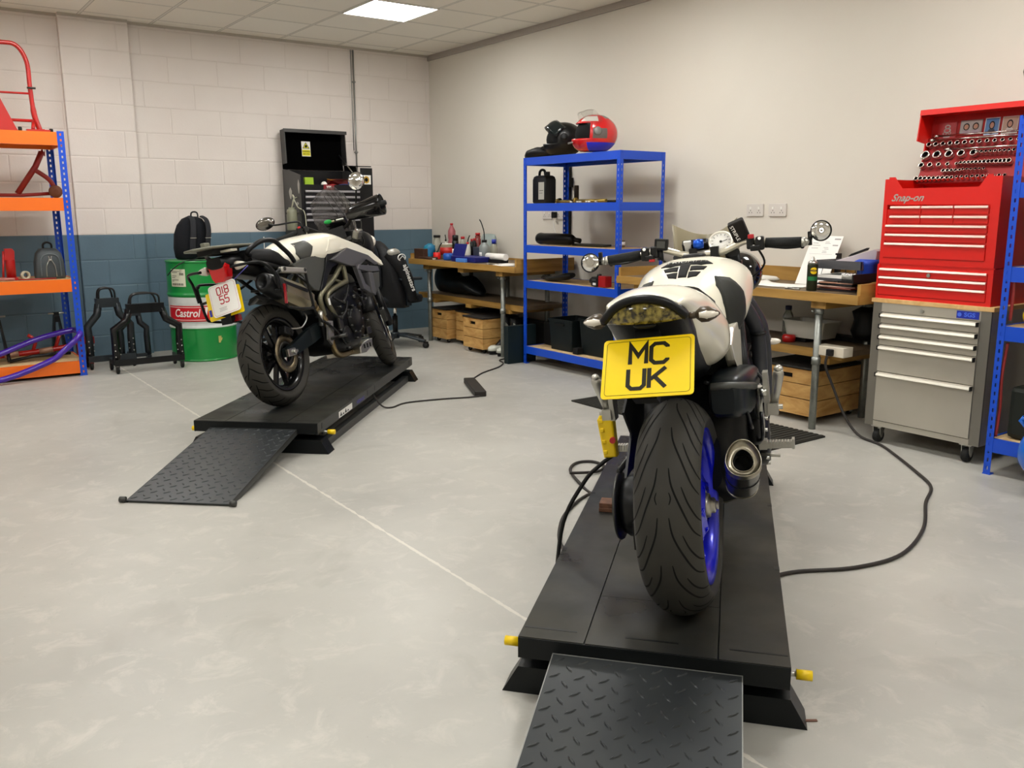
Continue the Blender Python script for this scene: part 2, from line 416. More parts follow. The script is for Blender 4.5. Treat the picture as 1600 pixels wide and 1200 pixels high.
# ============================================================ motorcycle lifts
M_liftTop = mat('lift_deck', '#23262a', .42, .35, noise=(3.5, .5, '#3a382f'), bump=(9, .08))
_n = M_liftTop.node_tree; _b = _n.nodes['Principled BSDF']; _t = _n.nodes.new('ShaderNodeTexNoise'); _t.inputs['Scale'].default_value = 2.6; _t.inputs['Detail'].default_value = 7
_c = _n.nodes.new('ShaderNodeTexCoord'); _n.links.new(_c.outputs['Object'], _t.inputs['Vector']); _r = _n.nodes.new('ShaderNodeMapRange'); _r.inputs[1].default_value = .35; _r.inputs[2].default_value = .65; _r.inputs[3].default_value = .22; _r.inputs[4].default_value = .55
_n.links.new(_t.outputs['Fac'], _r.inputs[0]); _n.links.new(_r.outputs[0], _b.inputs['Roughness'])
M_liftBlk = mat('lift_black', '#101314', .38, .2)
M_liftGrey = mat('lift_grey', '#3a3b39', .45, .3)
M_tread = mat('tread_plate', '#2b2f33', .36, .45, noise=(5, .6, '#3a3d3d'))
M_edge = mat('worn_edge', '#8b8c88', .45, .6)
def make_lift(name, label, loc, rz, side_label=False):
    t = thing(name, label, 'motorcycle lift', loc, rz)
    L, Wd, zt = 2.2, .35, .175
    d = MB()
    d.box(0, L, .1738, Wd, zt-.006, zt); d.box(0, L, -Wd, -.1738, zt-.006, zt)
    d.box(0, .30, -.170, .170, zt-.006, zt, 0) ; d.box(.302, L, -.170, .170, zt-.006, zt, 0)
    d.box(.0, L, -.36+.012, .348, zt-.012, zt-.0065, 1)
    for a, b in ((.20, .345), (-.345, -.20), (-.07, .07)):       # slots near the loading edge
        d.box(.055, .062, a, b, zt-.0005, zt+.0006, 1)
    for s in (-1, 1):                                             # small notches in the side edges
        for x in (.62, 1.25): d.box(x, x+.03, s*.335, s*.3506, zt-.004, zt+.0008, 1)
    d.build('deck', [M_liftTop, M_liftBlk], t)
    e = MB()
    for s in (-1, 1):
        e.box(0, L, s*.344, s*.35, zt-.062, zt-.006, 0)
        for x in (.06, .95, 1.12, 2.1): e.box(x, x+.018, s*.3495, s*.3512, zt-.045, zt-.012, 1)
    e.box(-.004, 0, -.35, .35, zt-.060, zt-.002, 1); e.box(L, L+.004, -.35, .35, zt-.062, zt-.002, 1)
    e.build('deck_rail', [M_liftGrey, M_liftBlk], t)
    b = MB()
    for x0, x1 in ((.015, .115), (L-.115, L-.015)):               # cross feet, trapezoid ends
        b.prism([(-.40, 0), (.40, 0), (.355, .078), (-.355, .078)], x0, x1, 'YZ', 1)
    for s in (-1, 1): b.box(.1, L-.1, s*.30, s*.345, 0, .045, 0)
    b.build('base_frame', [M_liftGrey, M_liftBlk], t)
    sc = MB()
    for s in (-1, 1):
        sc.obox((1.05, s*.27, .088), (1.75, .012, .052), Matrix.Rotation(radians(-1.2), 4, 'Y'), 0)
        sc.cyl((1.05, s*.25, .09), (1.05, s*.30, .09), .016, n=12, i=1)
    for s in (-.13, .13): sc.obox((1.05, s, .085), (1.7, .012, .05), Matrix.Rotation(radians(1.2), 4, 'Y'), 0)
    sc.build('scissor_arm', [M_dsteel, M_steel], t)
    for s in (-1, 1):
        p = MB(); p.cyl((.10, s*.30, .105), (.10, s*.395, .105), .007, n=10, i=1)
        p.cyl((.10, s*.372, .105), (.10, s*.412, .105), .0135, n=14, i=0)
        tag(p.build('locking_pin', [M_yellow, M_steel], t), 'yellow capped steel locking pin')
    r = MB()                                                      # ramp: sloping tread plate
    rl, zr = .86, .140
    sl = atan2(zr-.012, rl)
    mt = Matrix.Translation((-.006, .010, zr)) @ Matrix.Rotation(pi, 4, 'Z') @ Matrix.Rotation(sl, 4, 'Y')
    ln = sqrt(rl*rl + (zr-.012)**2)
    r.box(0, ln, -.245, .245, -.006, 0, 0, mt)
    for s in (-1, 1): r.box(0, ln, s*.245, s*.2425, -.030, 0.0008, 1, mt)
    r.box(0, .003, -.245, .245, -.025, .0008, 1, mt)
    ny, nx = 15, 27
    for a in range(nx):
        for c in range(ny):
            if (a + c) % 2: continue
            px, py = .025 + a*(ln-.05)/(nx-1), -.222 + c*.444/(ny-1)
            an = radians(38 if (a//1) % 2 else -52)
            m2 = mt @ Matrix.Translation((px, py, 0)) @ Matrix.Rotation(an, 4, 'Z')
            r.loft([[m2 @ V(x*.6 if k else x, y*(.5 if k else 1), 0.0032*k) for x, y in ((-.018, 0), (-.008, .0042), (.008, .0042), (.018, 0), (.008, -.0042), (-.008, -.0042))] for k in (0, 1)], 0, False)
    ro = r.build('ramp', [M_tread, M_edge if not side_label else M_liftGrey], t)
    for s in (-1, 1):
        w = MB(); w.lathe([(0, -.013), (.014, -.013), (.014, .013), (0, .013)], (-rl-.004, .01+s*.262, .0145), 'Y', 16)
        w.build('roller', M_dsteel, ro)
    if side_label:
        q = MB(); q.box(.36, .62, -.3515, -.3512, .118, .155, 0)
        for k, (a, c) in enumerate(((.40, 1), (.445, 0), (.49, 1), (.535, 0))):
            q.prism([(a-.02, .124), (a, .150 if c else .136), (a+.02, .124)], -.3520, -.3516, 'XZ', 1)
        add_text(q, 'HYDRAULIC', .03, frame_mt((.80, -.3518, .133), (1, 0, 0), (0, 0, 1)), 2, ext=.0002)
        q.build('maker_label', [M_white, M_liftBlk, mat('violet_print', '#5a55b0', .5)], t)
    return t
LIFT1 = make_lift('motorcycle_lift', 'black scissor motorcycle lift under the touring bike by the green drum, ramp lowered', (-3.52, -4.05, 0), radians(47.5), True)
LIFT2 = make_lift('motorcycle_lift', 'nearest black scissor motorcycle lift under the blue-wheeled bike, its ramp running out of the picture', (-3.575, -7.13, 0), radians(40.3))

# ============================================================ motorcycle pieces
def tyre(mb, R, w, c, rim, yc=0., xc=0., n=96, mi=0):
    """returns surface function P(theta_deg, s, off)"""
    A = radians(66)
    def prof(s):
        a = s*A; return w/2*sin(a)/sin(A), R - c*(1-cos(a))/(1-cos(A))
    P = []
    yb = w*.36
    P.append((rim, -yb)); P.append((rim+.012, -yb-.006)); P.append((rim+.03, -w*.47))
    for k in range(-8, 9):
        y, r = prof(k/8); P.append((r, y))
    P += [(rim+.03, w*.47), (rim+.012, yb+.006), (rim, yb), (rim-.004, 0)]
    mb.lathe(P, (xc, yc, R), 'Y', n, mi, loop=True)
    def surf(th, s, off=0.):
        y, r = prof(s); y2, r2 = prof(s+.01); t = V(y2-y, r2-r, 0); nn = V(-t.y, t.x, 0).normalized()
        if nn.y < 0: nn = -nn
        y += nn.x*off; r += nn.y*off; th = radians(th)
        return V(xc + r*cos(th), yc + y, R + r*sin(th))
    return surf
def groove(mb, surf, pts, w, i=1, off=.0005, n=6):
    """ribbon lying on the tread; pts (theta, s)"""
    Q = [V(a, s*30, 0) for a, s in pts]
    Q = smooth_path(Q, n); L_, R_ = [], []
    P3 = [surf(q.x, q.y/30, off) for q in Q]; N3 = [(surf(q.x, q.y/30, off+.01)-p).normalized() for q, p in zip(Q, P3)]
    m = len(P3)
    for k in range(m):
        t = (P3[min(k+1, m-1)] - P3[max(k-1, 0)]).normalized(); sd = t.cross(N3[k])
        f = w*(.35 + .65*sin(pi*min(1, max(0, k/(m-1))))**.6)
        L_.append(P3[k]+sd*f/2); R_.append(P3[k]-sd*f/2)
    a, b = mb.ring(L_), mb.ring(R_)
    fs = [mb.bm.faces.new((a[k], a[k+1], b[k+1], b[k])) for k in range(m-1)]
    mb._tag(fs, i, True)
M_tyre = mat('tyre_rubber', '#2c2b28', .62, noise=(6, .5, '#383630'), bump=(90, .08))
M_groove = mat('tread_groove', '#070707', .9)
M_rimblue = mat('rim_blue', '#0a14c8', .28, .25, coat=.4)
M_rimblack = mat('rim_black', '#0c0d0e', .25, .3, coat=.3)
M_bikewhite = mat('pearl_white', '#ebe6d4', .22, coat=.6)
M_bikeblack = mat('bike_black', '#0e0f10', .38, .1, bump=(25, .05))
M_bikegloss = mat('bike_gloss_black', '#10161a', .16, .2, coat=.4)
M_grey = mat('bike_grey', '#4b4c49', .42, .35)
M_yplate = mat('plate_yellow', '#f2d000', .35, coat=.3)
M_platetext = mat('plate_text', '#1d1a10', .4)
M_mirror = mat('mirror_glass', '#f0f0f0', .02, 1.)
M_clear = mat('clear_lens', '#ece5d6', .15, 0, trans=.12, coat=.5)
M_gasket = mat('grip_rubber', '#1c1d1c', .7, bump=(160, .3))

def wheel_rim(mb, R, r, w, yc=0., xc=0., nsp=10, split=True, hub=.05, swid=.022, dish=.03, i=0, depth=.016):
    c = (xc, yc, R)
    P = [(r+.010, -w/2), (r+.010, -w/2+.006), (r-.010, -w/2+.014), (r-.022, -w*.2), (r-.024, w*.2), (r-.010, w/2-.014), (r+.010, w/2-.006), (r+.010, w/2), (r-.004, w/2-.004), (r-.020, w/2-.016), (r-.031, w*.2), (r-.031, -w*.2), (r-.020, -w/2+.016), (r-.004, -w/2+.004)]
    mb.lathe(P, c, 'Y', 72, i, loop=True)
    mb.lathe([(.012, -w*.36), (hub*.8, -w*.36), (hub, -w*.2), (hub, w*.2), (hub*.8, w*.36), (.012, w*.36)], c, 'Y', 36, i)
    for k in range(nsp):
        base = 2*pi*k/nsp
        for sgn in ((-1, 1) if split else (0,)):
            rings = []
            for q in range(6):
                f = q/5; rr = hub*.8 + (r-.026-hub*.8)*f
                an = base + sgn*(.05+.10*f); wd = swid*(1-.35*f)
                yo = yc - dish*(1-f)**1.5
                cx, cz = xc + rr*cos(an), R + rr*sin(an); tx, tz = -sin(an), cos(an)
                rings.append([V(cx+tx*wd/2, yo-depth, cz+tz*wd/2), V(cx+tx*wd/2*.6, yo+depth, cz+tz*wd/2*.6), V(cx-tx*wd/2*.6, yo+depth, cz-tz*wd/2*.6), V(cx-tx*wd/2, yo-depth, cz-tz*wd/2)])
            mb.loft(rings, i, False)
def disc(mb, c, ro, ri, th, i=0, holes=0, i2=1):
    mb.lathe([(ri, -th/2), (ro, -th/2), (ro, th/2), (ri, th/2)], c, 'Y', 48, i, loop=True)
    for k in range(holes):
        a = 2*pi*k/holes; rr = ri + (ro-ri)*(.3 + .4*(k % 3)/2)
        p = Vector(c) + V(rr*cos(a), 0, rr*sin(a)); mb.cyl(p - V(0, th*.56, 0), p + V(0, th*.56, 0), .0035, n=8, i=i2)
def sup(x, hw, zt, zb, e=2.6, n=28, yc=0., flat=None):
    """superellipse ring across the bike at station x"""
    zc, hz = (zt+zb)/2, (zt-zb)/2; out = []
    for k in range(n):
        t = 2*pi*k/n; c, s_ = cos(t), sin(t)
        out.append(V(x, yc + hw*abs(c)**(2/e)*(1 if c >= 0 else -1), zc + hz*abs(s_)**(2/e)*(1 if s_ >= 0 else -1)))
    return out
def interp(st, n):
    """catmull-rom stations"""
    P = [Vector(s[:3]) for s in st]; out = []
    Z = [Vector((s[3], s[4] if len(s) > 4 else 0, 0)) for s in st]
    A = smooth_path(P, n); B = smooth_path(Z, n)
    return [(*a, b.x, b.y) for a, b in zip(A, B)]
def bvh_of(o):
    me = o.data; return BVHTree.FromPolygons([v.co.copy() for v in me.vertices], [tuple(p.vertices) for p in me.polygons])
def patch(mb, bvh, poly, orig, ux, uy, d, i=0, off=.0015, rings=6, sub=3):
    """star-shaped polygon (in plane orig+u*ux+v*uy) laid on a surface by projecting along d"""
    ux, uy, d = Vector(ux), Vector(uy), Vector(d).normalized(); o = Vector(orig); P = []
    for k in range(len(poly)):
        a, b = Vector(poly[k]), Vector(poly[(k+1) % len(poly)])
        for j in range(sub): P.append(a + (b-a)*j/sub)
    c = sum(P, Vector((0, 0)))/len(P)
    def pr(p, of):
        w = o + ux*p.x + uy*p.y; h = bvh.ray_cast(w - d*1.0, d, 3.0)
        if h[0] is None: return w
        nn = h[1] if h[1].dot(d) < 0 else -h[1]
        return h[0] + nn*of
    R = []
    for q in range(rings):
        f = (q+.2)/(rings-.8); R.append([pr(c + (p-c)*f, off) for p in P])
    R.append([pr(p, -.001) for p in P])
    mb.loft(R, i, True, caps=True)
def strokes(mb, segs, mt, w, i=0, z=.0022):
    """flat capital strokes: polylines in the plate plane"""
    for pl in segs:
        P = [Vector(p) for p in pl]; m = len(P); La, Ra = [], []
        closed = (P[0]-P[-1]).length < 1e-6
        if closed: P = P[:-1]; m -= 1
        for k in range(m):
            a = P[k-1] if (closed or k > 0) else P[k]; b = P[(k+1) % m] if (closed or k < m-1) else P[k]
            t1 = (P[k]-a); t2 = (b-P[k]); t1 = t1.normalized() if t1.length > 1e-9 else t2.normalized(); t2 = t2.normalized() if t2.length > 1e-9 else t1
            n1, n2 = Vector((-t1.y, t1.x)), Vector((-t2.y, t2.x)); n_ = (n1+n2); n_ = n_.normalized() if n_.length > 1e-6 else n1
            f = w/2/max(.35, n_.dot(n1)); La.append(P[k]+n_*f); Ra.append(P[k]-n_*f)
        rng = m if closed else m-1
        A = [mb.bm.verts.new(mt @ V(p.x, p.y, z)) for p in La]; B = [mb.bm.verts.new(mt @ V(p.x, p.y, z)) for p in Ra]
        fs = [mb.bm.faces.new((A[k], B[k], B[(k+1) % m], A[(k+1) % m])) for k in range(rng)]
        mb._tag(fs, i, False)
def oct_(x0, x1, y0, y1, c=.22):
    w = (x1-x0)*c; return [(x0, y0+w), (x0, y1-w), (x0+w, y1), (x1-w, y1), (x1, y1-w), (x1, y0+w), (x1-w, y0), (x0+w, y0), (x0, y0+w)]
def glyph(ch, w, h):
    c = w*.22
    G = {'M': [[(0, 0), (0, h), (w/2, h*.42), (w, h), (w, 0)]],
         'C': [[(w, h*.78), (w, h-c), (w-c, h), (c, h), (0, h-c), (0, c), (c, 0), (w-c, 0), (w, c), (w, h*.22)]],
         'U': [[(0, h), (0, c), (c, 0), (w-c, 0), (w, c), (w, h)]],
         'K': [[(0, 0), (0, h)], [(w, h), (w*.08, h*.42)], [(w*.30, h*.58), (w, 0)]],
         '0': [oct_(0, w, 0, h)], '1': [[(w/2, 0), (w/2, h)]],
         '8': [oct_(0, w, 0, h*.5, .2), oct_(0, w, h*.5, h, .2)],
         '5': [[(w, h), (0, h), (0, h*.55), (w-c, h*.55), (w, h*.55-c), (w, c), (w-c, 0), (c, 0), (0, c), (0, h*.15)]]}
    return G[ch]
def glyphs(mb, txt, w, h, gap, mt, sw, i=0, cx=0., y0=0., z=.0022):
    tot = sum((sw if c == '1' else w) for c in txt) + gap*(len(txt)-1); x = cx - tot/2
    for ch in txt:
        cw = sw if ch == '1' else w
        strokes(mb, [[(x+p[0], y0+p[1]) for p in pl] for pl in glyph(ch, cw, h)], mt, sw, i, z); x += cw + gap
def bike_root(name, label, loc, head, lean, s):
    o = thing(name, label, 'motorcycle', loc, rot=(-lean, 0, head)); o.scale = (s, s, s); return o
# ============================================================ bike with blue wheels (nearest)
B2 = bike_root('motorcycle', 'white naked motorcycle with blue wheels and yellow MC UK plate on the nearest lift',
               (-3.298, -7.009, .1765), radians(35.5), radians(6.2), .96)
def build_b2(B):
    # rear tyre: long sweeping V grooves
    m = MB(); sf = tyre(m, .315, .182, .062, .216)
    for k in range(15):
        t0 = k*24
        for s in (-1, 1):
            groove(m, sf, [(t0, s*.13), (t0+9, s*.20), (t0+20, s*.42), (t0+31, s*.68), (t0+36, s*.92)], .0056)
            groove(m, sf, [(t0+9, s*.42), (t0+17, s*.58), (t0+24, s*.80), (t0+27, s*.97)], .0052)
            if k % 3 == 0: groove(m, sf, [(t0+12, s*.14), (t0+15, s*.18), (t0+18, s*.14)], .0035)
    m.build('rear_tyre', [M_tyre, M_groove], B)
    m = MB(); wheel_rim(m, .315, .216, .162, nsp=5, split=True, hub=.062, swid=.10, dish=.045, depth=.03)
    m.lathe([(.06, -.066), (.11, -.055), (.14, -.04), (.14, -.02), (.06, -.02)], (0, 0, .315), 'Y', 36, 0)
    r = m.build('rear_wheel', M_rimblue, B)
    m = MB(); m.lathe([(0, -.098), (.020, -.098), (.024, -.094), (.024, -.084), (.036, -.082), (.040, -.066), (0, -.066)], (0, 0, .315), 'Y', 6, 0)
    m.lathe([(.038, -.072), (.052, -.068), (.052, -.060), (.038, -.060)], (0, 0, .315), 'Y', 32, 0, loop=True)
    m.lathe([(0, -.106), (.012, -.106), (.013, -.096), (0, -.096)], (0, 0, .315), 'Y', 16, 0)
    tag(m.build('hub_nut', M_alu, r), 'bare metal hub nut')
    # single-sided swingarm on the left, chain side
    m = MB()
    m.lathe([(.02, .085), (.085, .085), (.092, .10), (.092, .15), (.080, .168), (.05, .172), (.02, .172)], (0, 0, .315), 'Y', 40, 0)
    m.loft([[V(x, y+a*wy, z+b*hz) for a, b in ((-1, -1), (1, -1), (1, 1), (-1, 1))] for x, y, z, wy, hz in ((0, .125, .315, .024, .075), (.12, .125, .33, .028, .062), (.28, .10, .37, .03, .05), (.44, .08, .40, .03, .05), (.52, 0.06, .42, .06, .05))], 0, True)
    m.build('swingarm', M_bikeblack, B)
    m = MB(); m.lathe([(.03, .176), (.10, .176), (.103, .181), (.10, .186), (.03, .186)], (0, 0, .315), 'Y', 44, 0)
    m.tube([(0, .181, .418), (.3, .10+.05, .455), (.52, .12, .47)], .006, 6, flat=2); m.build('chain_sprocket', M_dsteel, B)
    m = MB(); m.prism([(-.10, .62), (-.02, .66), (.20, .60), (.16, .50), (.02, .44), (-.14, .44), (-.02, .54)], .125, .132, 'XZ'); m.build('chain_guard', M_black, B)
    m = MB(); disc(m, (0, .10, .315), .11, .07, .005, 0, 18); 
    m.box(-.12, -.05, .085, .125, .22, .30, 1); m.build('rear_brake_disc', [M_steel, M_black], B)
    # front wheel, fork, mudguard
    m = MB(); sf = tyre(m, .30, .12, .045, .222, xc=1.43)
    for k in range(18):
        for s in (-1, 1): groove(m, sf, [(k*20, s*.12), (k*20+12, s*.45), (k*20+19, s*.9)], .004)
    m.build('front_tyre', [M_tyre, M_groove], B)
    m = MB(); wheel_rim(m, .30, .217, .095, xc=1.43, nsp=5, split=True, hub=.04, swid=.03); m.build('front_wheel', M_rimblue, B)
    m = MB()
    for s in (-1, 1): disc(m, (1.43, s*.065, .30), .16, .125, .005, 0, 24)
    m.build('front_brake_disc', [M_steel, M_black], B)
    m = MB()
    for s in (-1, 1):
        m.cyl((1.45, s*.10, .28), (1.22, s*.10, .72), .026, n=20, i=0); m.cyl((1.24, s*.10, .68), (1.02, s*.10, 1.0), .028, n=20, i=1)
    m.box(1.03, 1.09, -.13, .13, .93, .965, 1); m.box(1.14, 1.20, -.13, .13, .76, .80, 1); m.build('fork', [M_dsteel, M_bikeblack], B)
    m = MB()
    R_ = []
    for k in range(12):
        a = radians(20 + k*13); R_.append([V(1.43+(.325-.03*abs(q)**2)*cos(a), q*.068, .30+(.325-.03*abs(q)**2)*sin(a)) for q in (-1, -.8, -.4, 0, .4, .8, 1)] + [V(1.43+(.318-.03*abs(q)**2)*cos(a), q*.063, .30+(.318-.03*abs(q)**2)*sin(a)) for q in (1, .8, .4, 0, -.4, -.8, -1)])
    m.loft(R_, 0); m.build('front_mudguard', M_bikewhite, B)
    for s in (-1, 1):
        m = MB(); m.lathe([(.0, .0), (.05, .0), (.085, .06), (.09, .12), (.088, .125), (.0, .125)], (1.20, s*.10, .90), 'X', 32); h = m.build('headlight', M_blackgloss, B)
        m = MB(); m.lathe([(0, .135), (.05, .132), (.084, .124), (0, .124)], (1.20, s*.10, .90), 'X', 32); m.build('lens', M_clear, h)
    # engine, frame, exhaust
    m = MB()
    m.loft([sup(x, hw, zt, zb, 5, 24) for x, hw, zt, zb in ((.20, .10, .48, .30), (.26, .165, .62, .24), (.42, .195, .66, .20), (.60, .20, .66, .20), (.72, .17, .72, .24), (.86, .13, .78, .30), (.92, .08, .74, .36))], 0)
    m.lathe([(0, -.225), (.07, -.225), (.088, -.215), (.092, -.17), (0, -.17)], (.56, 0, .37), 'Y', 36, 0)
    m.lathe([(0, -.215), (.05, -.215), (.062, -.205), (.062, -.17), (0, -.17)], (.38, 0, .46), 'Y', 30, 0)
    for k in range(10):
        a = 2*pi*k/10; m.cyl((.56+.082*cos(a), -.225, .37+.082*sin(a)), (.56+.082*cos(a), -.19, .37+.082*sin(a)), .006, n=8, i=1)
    for k in range(6): m.box(.66, .84, -.165, .165, .50+k*.032, .508+k*.032, 0)
    m.build('engine', [M_bikeblack, M_steel], B)
    # rounded dark cover behind the seat rails (right)
    m = MB()
    R_ = []
    for x, y0, y1, zt, zb in ((.06, -.10, -.165, .655, .57), (.12, -.085, -.190, .675, .545), (.22, -.08, -.208, .675, .53), (.34, -.08, -.214, .668, .525), (.46, -.10, -.212, .65, .53), (.52, -.12, -.18, .62, .54)):
        R_.append(sup(x, abs(y1-y0)/2, zt, zb, 4, 24, (y0+y1)/2))
    m.loft(R_, 0); m.tube([(.05, -.10, .655), (.06, -.15, .655), (.12, -.190, .642), (.2, -.212, .625)], .011, 10, 1)
    m.build('engine_cover', [mat('cover_dark', '#141a1e', .33, .2), M_grey], B)
    m = MB()
    for s in (-1, 1):
        for dx, dy in ((0, 0), (.055, .012)):
            P = smooth_path([(.66+dx, s*(.150+dy), .84), (.70+dx, s*(.192+dy), .74), (.71+dx, s*(.198+dy), .60), (.66+dx, s*(.19+dy), .46), (.60+dx, s*(.18+dy), .40)], 6)
            m.tube(P, .026, 14, 0)
        for z in (.72, .56): m.tube([(.69, s*.199, z-.006), (.69, s*.199, z+.006)], .0285, 14, 1)
        m.tube([(.62, s*.15, .80), (.30, s*.13, .72), (.05, s*.09, .80)], .016, 12, 1); m.tube([(.48, s*.17, .42), (.50, s*.15, .80)], .02, 12, 1)
    m.build('frame', [mat('frame_charcoal', '#33353a', .38, .4), M_bikeblack], B)
    m = MB()
    A0, A1 = V(-.070, -.190, .470), V(.20, -.155, .300); ax = (A1-A0).normalized(); sx_ = ax.cross(V(0, 0, 1)).normalized(); up = sx_.cross(ax)
    def tri(c, r, ez=1.12, n=32):
        out = []
        for k in range(n):
            t = 2*pi*k/n; rr = r*.78*(1 + .045*cos(3*(t-pi/2))); out.append(c + sx_*rr*cos(t) + up*rr*ez*sin(t))
        return out
    e = A0 - ax*.012
    m.loft([tri(e+ax*.08, .033), tri(e+ax*.026, .035), tri(e+ax*.0245, .0365), tri(e+ax*.026, .038), tri(e+ax*.034, .040), tri(e+ax*.006, .058), tri(e+ax*.002, .0605), tri(e+ax*.006, .063), tri(e+ax*.034, .0645)], 1, caps=False)
    m.loft([tri(e+ax*.028, .0342), tri(e+ax*.078, .0335), tri(e+ax*.079, .001)], 2, caps=False)
    m.loft([tri(A0+ax*.022, .060), tri(A0+ax*.20, .062), tri(A0+ax*.24, .058)], 0, caps=False)
    m.loft([tri(A0+ax*.115, .0625), tri(A0+ax*.125, .0625)], 3); m.loft([tri(A0+ax*.236, .0605), tri(A0+ax*.242, .0605)], 1)
    m.loft([tri(A0+ax*.24, .058), tri(A0+ax*.30, .030), tri(A0+ax*.34, .024)], 0)
    m.tube(smooth_path([A1+ax*.0, (.30, -.14, .27), (.45, -.06, .20), (.66, -.03, .19), (.86, 0, .25), (.93, 0, .42)], 5), .024, 14, 1)
    m.build('exhaust', [mat('muffler_steel', '#3d3c39', .25, .9), mat('exhaust_steel', '#a09a8a', .30, 1.), M_groove, M_bikeblack], B)
    # foot pegs
    for s in (-1, 1):
        m = MB()
        m.prism([(.40, .36), (.45, .36), (.47, .44), (.40, .50), (.33, .62), (.28, .62), (.34, .46)], s*.185, s*.20, 'XZ', 1)
        m.box(.405, .445, s*.195, s*.225, .372, .402, 0)
        for k in range(9): m.box(.408, .442, s*(.222+k*.0095), s*(.229+k*.0095), .378, .397, 0)
        m.box(.412, .438, s*.22, s*.31, .374, .390, 0); m.box(.408, .442, s*.303, s*.311, .372, .404, 0)
        m.cyl((.47, s*.20, .34), (.47, s*.262, .335), .006, n=10, i=0)
        m.build('rider_footpeg', [M_alu, M_bikeblack], B)
        m = MB()
        m.prism([(.25, .52), (.30, .52), (.30, .60), (.27, .66), (.22, .66), (.235, .58)], s*.235, s*.250, 'XZ', 0)
        m.loft([sup(0, .010+.005*q, .012+.003*q, -.012-.003*q, 3, 14) for q in range(1)], 0) if False else None
        P = [(.262, s*.262, .555), (.250, s*.272, .60), (.228, s*.282, .655), (.222, s*.284, .668)]
        m.tube(P, [.012, .014, .017, .012], 12, 0, flat=.8); m.sphere((.226, s*.283, .668), .014, 0, 12, 8)
        m.box(.235, .29, s*.245, s*.275, .525, .56, 0); m.cyl((.262, s*.235, .545), (.262, s*.288, .545), .008, n=10, i=0)
        m.build('passenger_footpeg', M_alu, B)
    m = MB(); m.box(.345, .60, -.15, .13, .27, .76, 0, bev=.02); m.box(.60, .80, -.12, .12, .60, .86, 0); m.build('dark_filler', M_bikeblack, B)  # black filler added so the gap between rear tyre and engine stays dark
    # hoses, spring, reservoir in the dark middle
    m = MB()
    for P in ([(.20, -.16, .58), (.16, -.19, .55), (.14, -.2, .52), (.18, -.2, .50)], [(.30, -.22, .52), (.24, -.225, .48), (.28, -.22, .44), (.34, -.2, .42)], [(.10, -.08, .66), (.2, -.14, .62), (.3, -.19, .60)], [(.40, -.2, .64), (.33, -.235, .60), (.36, -.22, .50)]):
        m.tube(smooth_path(P, 6), .0055, 8, 0); m.build('hose', M_black, B); m = MB()
    m.cyl((.33, -.222, .56), (.36, -.222, .56), .016, n=16, i=1); m.cyl((.22, -.245, .60), (.22, -.225, .60), .012, n=12, i=1)
    m.cyl((.36, -.21, .60), (.40, -.205, .44), .010, n=12, i=1); m.tube([(.33, -.222, .56), (.22, -.235, .60), (.36, -.21, .60), (.40, -.205, .44)], .006, 8, 0)
    m.build('brake_linkage', [M_black, M_steel], B)
    m = MB(); m.tube(smooth_path([(.27, -.222, .61), (.31, -.215, .54), (.36, -.215, .47), (.42, -.205, .39)], 5), .011, 8, 0, flat=.6); m.build('heel_guard', M_alu, B)
    m = MB(); m.cyl((.30, -.02, .48), (.26, 0, .74), .022, n=16, i=0)
    P = [(.30-.04*k/60 + .035*cos(k*.75), -.02+.02*k/60 + .035*sin(k*.75), .50+.22*k/60) for k in range(61)]
    m.tube(P, .006, 8, 1); m.build('shock_absorber', [M_dsteel, M_black], B)
    # tail
    st = interp([(-.345, .088, .948, .925), (-.29, .106, .962, .905), (-.16, .130, .974, .800), (-.03, .150, .955, .740), (.08, .160, .915, .70), (.20, .150, .875, .69), (.30, .10, .85, .72)], 4)
    m = MB(); rings = []
    for x, hw, zt, zb, _ in st: rings.append(sup(x, hw, zt, zb, 2.5, 36))
    m.loft(rings, 0); tail = m.build('tail_unit', M_bikewhite, B)
    bv = bvh_of(tail)
    m = MB(); rings = []
    for x, hw, zt, zb in ((-.352, .090, .940, .902), (-.340, .102, .948, .892), (-.30, .106, .940, .865), (-.20, .105, .92, .79), (-.05, .10, .88, .70), (.10, .10, .80, .66), (.2, .09, .75, .66)): rings.append(sup(x, hw, zt, zb, 2.4, 32))
    m.loft(rings, 0)
    m.tube(smooth_path([(-.340, .104, .905), (-.358, .06, .944), (-.366, 0, .957), (-.358, -.06, .944), (-.340, -.104, .905)], 6), .011, 12, 0)
    m.build('undertray', M_bikeblack, B)
    m = MB(); R_ = []
    for q in range(13):
        f = -1 + 2*q/12; w_ = (1-abs(f)**2.2)
        R_.append([V(-.362 - .014*(1-f*f)*cos(a) + .028*f*f, f*.108, .922 - .020*f*f + .027*w_*sin(a)) for a in [2*pi*j/16 for j in range(16)]])
    m.loft(R_, 0); tag(m.build('tail_light', None or LENS, B), 'smoked tail light lens')
    # number plate
    pr = MB(); c = V(-.388, -.008, .793); yd = V(cos(radians(50)), 0, sin(radians(50)))
    mt = frame_mt(c, (0, -1, .02), yd)
    pr.xform(Matrix()); pr.prism(rrect(-.113, .113, -.084, .084, .010), -.0015, .0015, 'XY', 0, mt)
    plate = pr.build('number_plate', M_yplate, B)
    tx = MB(); glyphs(tx, 'MC', .040, .055, .012, mt, .0105, 0, .002, .009); glyphs(tx, 'UK', .040, .055, .012, mt, .0105, 0, -.001, -.060)
    strokes(tx, [[(x, y) for x, y in rrect(-.104, .104, -.076, .076, .008)] + [rrect(-.104, .104, -.076, .076, .008)[0]]], mt, .0011, 0)
    tag(tx.build('plate_lettering', M_platetext, plate), 'dark lettering reading MC UK')
    m = MB(); m.prism([(-.42, .72), (-.38, .70), (-.22, .84), (-.31, .88)], -.03, .03, 'XZ', 0)
